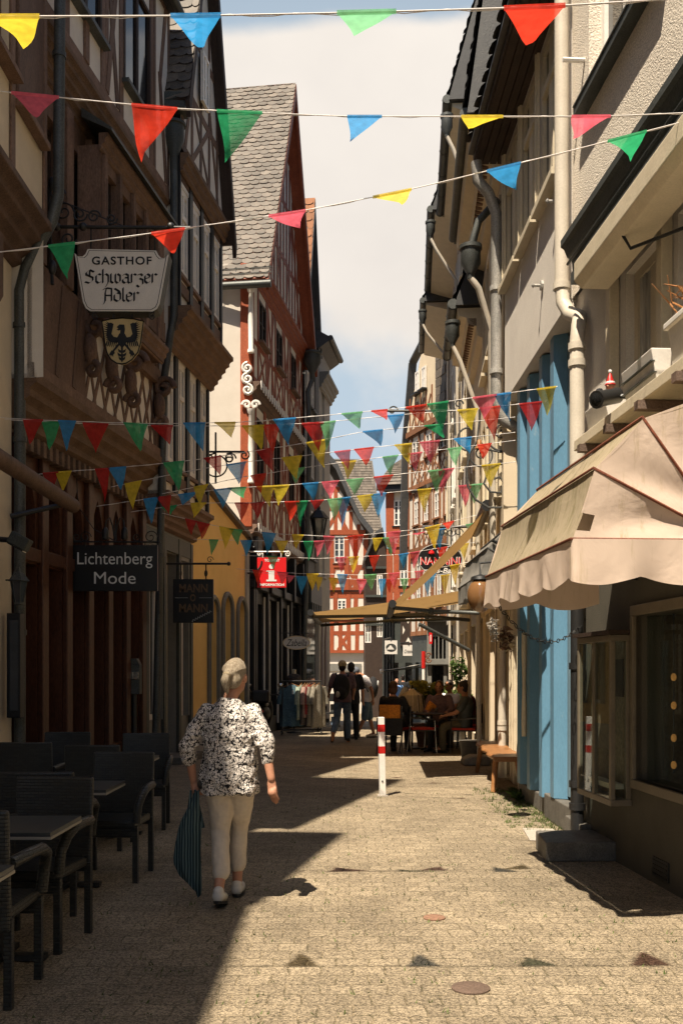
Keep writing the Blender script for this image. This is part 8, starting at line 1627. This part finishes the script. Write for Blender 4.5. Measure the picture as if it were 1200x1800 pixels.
    f = Vector(looks).normalized(); r = f.cross(ZA).normalized(); u = r.cross(f); rot = Matrix((r, f, u)).transposed(); LL = lambda x, y, z: hd + rot @ (Vector((x, y, z)) * k)
    if faces:
        c = MB()
        for s in (-1, 1): c.ball(LL(s * .03, .083, .005), .011, 8, 6)
        c.build('eyes', M['tee_black'], t)
    if hair:
        c = MB(); c.ball(LL(0, -.022, .035), (.082 * k, .096 * k, .098 * k), 16, 12, rot=rot); c.ball(LL(0, -.05, -.02), (.078 * k, .06 * k, .08 * k), 14, 10, rot=rot)
        if cl.get('bob'): c.ball(LL(0, -.045, -.05), (.092 * k, .07 * k, .09 * k), 14, 10, rot=rot)
        c.build('hair', M[hair], t, smooth=180)
    if hat:
        c = MB(); c.ball(LL(0, -.014, .055), (.096 * k, .114 * k, .092 * k), 16, 10, rot=rot); c.prism([LL(.06, .07, .055), LL(.05, .16, .04), LL(0, .18, .035), LL(-.05, .16, .04), LL(-.06, .07, .055)], u * .008); c.build('cap', M[hat], t, smooth=40)
    return t
# ---------------------------------------------------------------- the woman in the foreground
def woman():
    t = thing('person', 'grey haired woman in floral blouse and beige trousers walking away with a bag', 'person', V3(-.77, 6.65, 0)); Y = 6.66
    b = MB(); r = XA
    shL, shR = V3(-.915, Y, 1.285), V3(-.580, Y + .02, 1.285); pel = V3(-.745, Y, .86); nk = V3(-.745, Y + .01, 1.37); hd = V3(-.712, Y + .035, 1.515)
    elL, wrL = V3(-1.018, Y - .03, 1.03), V3(-.995, Y + .03, .825); elR, wrR = V3(-.502, Y - .06, 1.04), V3(-.462, Y - .10, .845)
    trunk(b, [(pel - ZA * .06, .15, .11, r), (pel + ZA * .05, .165, .12, r), (V3(-.747, Y, 1.08), .14, .105, r), (V3(-.747, Y, 1.22), .155, .105, r), (V3(-.747, Y, 1.30), .12, .08, r), (nk, .05, .055, r)])
    limb(b, [shL, elL, wrL], [.034, .036, .026]); limb(b, [shR, elR, wrR], [.034, .038, .027]); limb(b, [nk - ZA * .05, nk, hd - ZA * .06], [.058, .05, .05])
    hand(b, wrR, V3(.10, .05, -1), V3(-.75, .65, .0), .30, 1.08); hand(b, wrL, V3(.22, .05, -1), V3(.3, 1, .1), 1.15, .95)
    # legs: near (image left) foot pushing off, far foot forward
    hL, kL, aL = V3(-.815, Y, .82), V3(-.81, Y + .03, .46), V3(-.800, 6.50, .125); hR, kR, aR = V3(-.685, Y, .82), V3(-.702, Y + .20, .47), V3(-.718, 6.86, .095)
    limb(b, [hL, kL, V3(-.795, Y - .07, .27), aL], [.068, .044, .040, .033]); limb(b, [hR, kR, V3(-.712, Y + .2, .27), aR], [.068, .044, .040, .033])
    limb(b, [aL, V3(-.797, 6.58, .055), V3(-.795, 6.67, .035)], [.033, .032, .025], 10); limb(b, [aR, V3(-.716, 6.93, .05), V3(-.714, 7.03, .03)], [.033, .032, .025], 10)
    L = head(b, hd, V3(.28, 1, -.05), .98)
    o = b.build('body', M['skin'], t, smooth=180); remesh(o, .0065, 3)
    # blouse
    c = MB(); n = 40; rings = []
    prof = [(.735, .198, .150), (.80, .196, .150), (.88, .192, .148), (.98, .184, .140), (1.08, .182, .135), (1.18, .182, .130), (1.25, .178, .120), (1.30, .145, .098), (1.34, .088, .075), (1.375, .060, .06)]
    for j, (z, a, d) in enumerate(prof):
        rg = []
        for i in range(n):
            th = 2 * math.pi * i / n; fold = 1 + (.030 * math.sin(9 * th + z * 4) + .022 * math.sin(5 * th - z * 9)) * max(0, min(1, (1.18 - z) * 2.6)) + .012 * math.sin(3 * th + z * 14)
            rg.append(V3(-.747 + a * fold * math.copysign(abs(math.cos(th)) ** .88, math.cos(th)), Y + d * fold * math.sin(th), z + (.010 * math.sin(4 * th + 1) if j == 0 else 0)))
        rings.append(rg)
    c.loft(rings)
    for sh, el, wr, s in ((shL, elL, wrL, -1), (shR, elR, wrR, 1)):
        m1 = sh.lerp(el, .5) + V3(s * .012, -.004, 0); e2 = el.lerp(wr, .18); q = []; 
        P = [sh + V3(-s * .015, 0, .01), m1, el + V3(s * .01, -.01, .02), e2 + V3(s * .004, 0, -.01), el.lerp(wr, .36)]; limb(c, P, [.047, .053, .060, .058, .043], 14)
        for kk in range(4): p = sh.lerp(el, .62 + .13 * kk); c.ball(p + V3(s * .012 * math.sin(kk * 2.3), -.012, 0), (.060, .060, .022), 12, 8)
    o = c.build('blouse', M['floral'], t, smooth=180); remesh(o, .008, 3)
    tx = bpy.data.textures.new('cloth_folds', 'CLOUDS'); tx.noise_scale = .09; dm = o.modifiers.new('Displace', 'DISPLACE'); dm.texture = tx; dm.strength = .034; dm.mid_level = .5
    # cropped trousers
    c = MB(); trunk(c, [(V3(-.745, Y, .74), .168, .128, r), (V3(-.745, Y, .86), .172, .13, r), (V3(-.745, Y, .96), .155, .118, r)], 24)
    limb(c, [V3(-.822, Y, .78), V3(-.812, Y + .02, .62), kL + V3(-.004, 0, .02), V3(-.802, Y - .06, .32), V3(-.796, Y - .10, .222)], [.094, .084, .066, .062, .060], 16)
    limb(c, [V3(-.672, Y, .78), V3(-.682, Y + .10, .62), kR + V3(0, 0, .02), V3(-.710, Y + .20, .32), V3(-.715, Y + .20, .215)], [.092, .080, .062, .058, .056], 16)
    o = c.build('trousers', M['trousers_beige'], t, smooth=180); remesh(o, .008, 3)
    tx = bpy.data.textures.new('trouser_folds', 'CLOUDS'); tx.noise_scale = .12; dm = o.modifiers.new('Displace', 'DISPLACE'); dm.texture = tx; dm.strength = .018; dm.mid_level = .5
    # shoes
    for a, toe, tilt in ((V3(-.800, 6.475, .088), V3(-.795, 6.70, .036), .045), (V3(-.718, 6.84, .055), V3(-.714, 7.06, .035), 0)):
        c = MB(); limb(c, [a, a.lerp(toe, .5) - ZA * .004, toe], [.043, .043, .034], 14, .82); c.ball(a + V3(0, .005, .03), (.037, .042, .036), 12, 8); s_ = c.build('shoe', M['shoe_white'], t, smooth=180); remesh(s_, .007, 2)
        d = toe - a; c = MB(); n_ = 18; ring = []
        for i in range(n_): th = 2 * math.pi * i / n_; ring.append(a.lerp(toe, .47) + V3(.042 * math.cos(th), 0, 0) + d * (.66 * math.sin(th)) - ZA * .031)
        c.prism(ring, (0, 0, -.020)); c.build('sole', M['sole_dark'], s_)
    # hair with a low pony tail
    f = V3(.28, 1, -.05).normalized(); rr = f.cross(ZA).normalized(); u = rr.cross(f); rot = Matrix((rr, f, u)).transposed(); HL = lambda x, y, z: hd + rot @ V3(x, y, z)
    c = MB(); c.ball(HL(0, -.016, .030), (.077, .094, .094), 20, 14, rot=rot); c.ball(HL(0, -.055, -.018), (.066, .05, .066), 16, 12, rot=rot)
    c.ball(HL(-.012, -.108, .012), (.034, .03, .032), 12, 10, rot=rot); limb(c, [HL(-.012, -.112, .02), HL(-.022, -.135, -.03), HL(-.016, -.118, -.085), HL(-.012, -.105, -.12)], [.026, .030, .022, .006], 10)
    for i in range(15): a = -1.3 + 2.6 * i / 14; c.tube([HL(.078 * math.sin(a), .01 * math.cos(a * 2), .095 * math.cos(a) + .03), HL(.062 * math.sin(a), -.075, .06 * math.cos(a) + .03), HL(-.012 + .012 * math.sin(a), -.112, .012)], [.010, .012, .008], 6)
    o = c.build('hair', M['hair_white'], t, smooth=180); remesh(o, .006, 2)
    c = MB(); c.lathe([(.026, -.008), (.031, 0), (.026, .008)], HL(-.014, -.122, .004), 12, axis=rot @ V3(0, -.6, -.5)); c.build('hair_tie', M['straw'], t, smooth=60)
    # shopping bag hanging from the left hand
    g = thing('shopping_bag', 'long dark teal striped cloth bag hanging from the hand of the woman', 'bag', V3(-1.0, Y, .1)); top = V3(-1.0, Y - .01, .74); c = MB(); n = 30; rings = []
    for (z, hx, hy, ox) in ((.75, .018, .016, .028), (.66, .035, .026, .01), (.58, .055, .034, -.01), (.52, .072, .045, -.015), (.42, .080, .05, -.028), (.32, .086, .054, -.036), (.22, .088, .052, -.032), (.15, .072, .045, -.015), (.11, .05, .03, .005), (.09, .02, .012, .02)):
        rings.append([V3(-.995 + ox + hx * math.cos(2 * math.pi * i / n) * (1 + .10 * math.sin(9 * 2 * math.pi * i / n)), Y - .02 + hy * math.sin(2 * math.pi * i / n) * (1 + .22 * math.sin(7 * 2 * math.pi * i / n + z * 6)), z + .05 * (math.cos(2 * math.pi * i / n)) * (-1 if z < .3 else .2)) for i in range(n)])
    c.loft(rings); o = c.build('cloth', M['bag'], g, smooth=60)
    for s in (-1, 1): c = MB(); c.tube([V3(-.99 + s * .012, Y - .015 + s * .012, .76), V3(-.985 + s * .035, Y + s * .03, .60), V3(-1.0 + s * .07, Y + s * .03, .50)], [.008, .011, .014], 6, ry=.5); c.build('strap', M['bag'], g, smooth=60)
    c = MB(); c.ball(V3(-.925, Y - .03, .80), (.036, .04, .036), 14, 10); single(c, 'sunglasses_case', M['dark_metal'], 'round shiny black case held in the left hand of the woman', 'case', smooth=180)
woman()
# ---------------------------------------------------------------- people farther up the lane
def off(J, o): return {k: (v + o if k not in ('belly', 'hdL', 'hdR', 'hsL', 'hsR') else v) for k, v in J.items()}
walk = dict(hipL=V3(-.09, 0, .93), hipR=V3(.09, 0, .93), knL=V3(-.12, -.06, .50), anL=V3(-.20, -.36, .24), toL=V3(-.22, -.42, .06), knR=V3(.11, .10, .50), anR=V3(.13, .06, .09), toR=V3(.14, .24, .04), shL=V3(-.19, .0, 1.45), shR=V3(.19, .02, 1.45), elL=V3(-.27, .02, 1.18), wrL=V3(-.30, .22, 1.05), elR=V3(.26, .08, 1.17), wrR=V3(.24, .26, 1.02), neck=V3(0, .03, 1.52), head=V3(0, .05, 1.66))
t = person('man in jeans and tan cap walking away with a black backpack', off(walk, V3(.02, 21.8, 0)), dict(top='tee_mauve', legs='denim', shoe='sole_dark', sole='sole_tan', leg=1.95, sleeve=.75, wide=1.08, hem=-.05), hat='cap_tan', hair='hair_dark', looks=(.1, 1, 0))
g = thing('backpack', 'black backpack with grey mesh pocket on the back of the man in the tan cap', 'backpack', V3(.02, 21.6, 1.0)); c = MB(); c.ball(V3(.0, 21.62, 1.22), (.19, .13, .28), 18, 14); c.ball(V3(-.02, 21.52, 1.10), (.13, .07, .14), 14, 10); o = c.build('pack', M['tee_black'], g, smooth=180); remesh(o, .015, 3)
c = MB(); c.ball(V3(-.08, 21.46, 1.06), (.05, .02, .07), 10, 8); c.build('mesh_pocket', M['zinc'], g, smooth=60)
for s in (-1, 1): c = MB(); c.tube([V3(.02 + s * .12, 21.66, 1.45), V3(.02 + s * .14, 21.8, 1.52), V3(.02 + s * .14, 21.92, 1.4)], .022, 8, ry=.4); c.build('strap', M['tee_black'], g, smooth=60)
std = dict(hipL=V3(-.09, 0, .92), hipR=V3(.09, 0, .92), knL=V3(-.10, .03, .5), anL=V3(-.11, 0, .09), toL=V3(-.12, .18, .04), knR=V3(.11, .06, .5), anR=V3(.12, .1, .09), toR=V3(.13, .28, .04), shL=V3(-.19, 0, 1.43), shR=V3(.19, 0, 1.43), elL=V3(-.26, 0, 1.15), wrL=V3(-.27, .08, .90), elR=V3(.26, 0, 1.15), wrR=V3(.27, .08, .90), neck=V3(0, .02, 1.5), head=V3(0, .04, 1.64))
person('person in black shirt and trousers hidden behind the man with the backpack', off(std, V3(.22, 22.6, 0)), dict(top='tee_black', legs='tee_black', shoe='sole_dark', wide=1.1, sleeve=.8, leg=1.98), hair='hair_dark', looks=(0, 1, 0))
lean = dict(hipL=V3(.02, -.09, .90), hipR=V3(.04, .09, .90), knL=V3(-.02, -.10, .48), anL=V3(-.20, -.10, .10), toL=V3(-.38, -.12, .04), knR=V3(.10, .10, .48), anR=V3(.20, .10, .09), toR=V3(.04, .1, .04), shL=V3(-.02, -.19, 1.40), shR=V3(-.02, .19, 1.40), elL=V3(.14, -.25, 1.15), wrL=V3(.17, -.22, .91), elR=V3(-.18, .2, 1.12), wrR=V3(-.26, .1, .92), neck=V3(-.08, 0, 1.46), head=V3(-.24, 0, 1.52), hdL=V3(.02, 0, -1), hsL=V3(-1, 0, 0), hsR=V3(-1, 0, 0))
lean = {k: (Vector((v.x, v.y, v.z))) for k, v in lean.items()}
t = person('man in white shirt and blue shorts bending his capped head to the left', off(lean, V3(.56, 23.3, 0)), dict(top='tee_white', legs='denim_short', shoe='cream_paint', leg=1.0, sleeve=.62, skin='skin_tan', wide=1.05, hem=-.06), hat='cap_grey', looks=(-1, -.25, -.35), faces=True)
g = thing('backpack', 'black backpack with a pink tag worn by the man in the white shirt', 'backpack', V3(.74, 23.3, 1.0)); c = MB(); c.ball(V3(.74, 23.32, 1.18), (.12, .17, .26), 16, 12); o = c.build('pack', M['tee_black'], g, smooth=180); c = MB(); c.ball(V3(.85, 23.2, 1.28), (.02, .04, .07), 8, 6); c.build('pink_tag', M['letter_white'], g)
c = MB(); c.tube([V3(.62, 23.12, 1.45), V3(.5, 23.08, 1.42), V3(.5, 23.07, 1.25), V3(.62, 23.1, 1.08)], .018, 8, ry=.5); c.build('strap', M['tee_black'], g, smooth=60)
def child_std(o, k): return {a: Vector((v.x * k, v.y * k, v.z * k)) + o for a, v in std.items()}
person('person in a light blue shirt far up the lane facing the viewer', {**child_std(V3(2.25, 40.5, -.46), .98), 'base': V3(2.25, 40.5, -.46)}, dict(top='tee_blue', legs='khaki', shoe='sole_dark', skin='skin', leg=1.9), looks=(0, -1, 0), vox=.02, faces=True)
person('tall dark clothed person far up the lane beside the one in light blue', {**child_std(V3(2.55, 41.3, -.5), 1.1), 'base': V3(2.55, 41.3, -.5)}, dict(top='tee_black', legs='tee_black', shoe='sole_dark', leg=1.98), hair='hair_dark', looks=(0, 1, 0), vox=.02)
def seated(o, rz, lean_=0.0):
    s = dict(hipL=V3(-.1, 0, .52), hipR=V3(.1, 0, .52), knL=V3(-.13, .42, .52), anL=V3(-.14, .40, .09), toL=V3(-.15, .58, .04), knR=V3(.13, .44, .52), anR=V3(.14, .46, .09), toR=V3(.15, .64, .04), shL=V3(-.19, -.08 + lean_, 1.02), shR=V3(.19, -.08 + lean_, 1.02), elL=V3(-.27, .06 + lean_, .78), wrL=V3(-.16, .30 + lean_, .72), elR=V3(.27, .06 + lean_, .78), wrR=V3(.16, .30 + lean_, .72), neck=V3(0, -.06 + lean_ * 1.2, 1.10), head=V3(0, -.03 + lean_ * 1.4, 1.25))
    Rz = Matrix.Rotation(rz, 3, 'Z'); out = {k: Rz @ v + o for k, v in s.items()}; out['base'] = Vector((o.x, o.y, 0)); f = Rz @ YA; out['hsL'] = Rz @ V3(1, 0, 0); out['hsR'] = Rz @ V3(-1, 0, 0); return out, f
for lab, o, rz, ln, cl_, hr, kk in (
    ('seated guest in black and orange jacket seen from behind', V3(1.0, 18.95, 0), -.35, 0, dict(top='tee_black', legs='tee_black', shoe='sole_dark', sleeve=1.7, bob=1), 'hair_brown', {}),
    ('big seated guest in khaki trousers and dark shirt leaning forward at the wall', V3(2.35, 18.95, 0), 1.35, .06, dict(top='green_grey', legs='khaki', shoe='sole_dark', sleeve=.7, skin='skin_tan', wide=1.15), 'hair_dark', {}),
    ('seated guest with curly brown hair in grey and orange', V3(1.95, 19.95, 0), 2.9, 0, dict(top='tee_mauve', legs='khaki', shoe='sole_dark', sleeve=1.6, bob=1), 'hair_brown', {}),
    ('seated dark haired guest in a white shirt', V3(2.28, 21.35, 0), 2.3, 0, dict(top='tee_white', legs='denim', shoe='sole_dark', skin='skin_tan'), 'hair_dark', {}),
    ('seated guest in a red shirt beside the wall', V3(2.62, 20.25, 0), 1.4, .1, dict(top='tee_red', legs='khaki', shoe='sole_dark', skin='skin_tan', sleeve=.8), 'hair_dark', {})):
    J, f = seated(o, rz, ln); person(lab, J, cl_, hair=hr, looks=tuple(f), group='guests seated under the cafe awning', vox=.02, faces=True)
g = thing('jacket', 'orange and black jacket hung over the chair of the guest seen from behind', 'jacket', V3(.95, 18.65, .6)); c = MB(); Rz = Matrix.Rotation(-.35, 3, 'Z'); o_ = V3(1.0, 18.9, 0)
c.loft([[o_ + Rz @ V3(x, y, z) for x, y in ((-.2, -.26), (0, -.285), (.2, -.26), (.2, -.31), (0, -.335), (-.2, -.31))] for z in (.62, .8, .93)]); c.build('orange_panel', M['orange'], g, bevel=.01)
c = MB(); c.loft([[o_ + Rz @ V3(x, y, z) for x, y in ((-.25, -.25), (0, -.28), (.25, -.25), (.25, -.325), (0, -.35), (-.25, -.325))] for z in (.36, .5, .68)]); c.build('black_panel', M['tee_black'], g, bevel=.01)
c = MB(); c.tube([V3(1.8, 19.25, .86), V3(1.72, 19.2, .93), V3(1.66, 19.2, .8)], [.05, .07, .06], 10); single(c, 'napkin', M['orange'], 'bright orange cloth lying on the round cafe table', 'cloth', smooth=60)
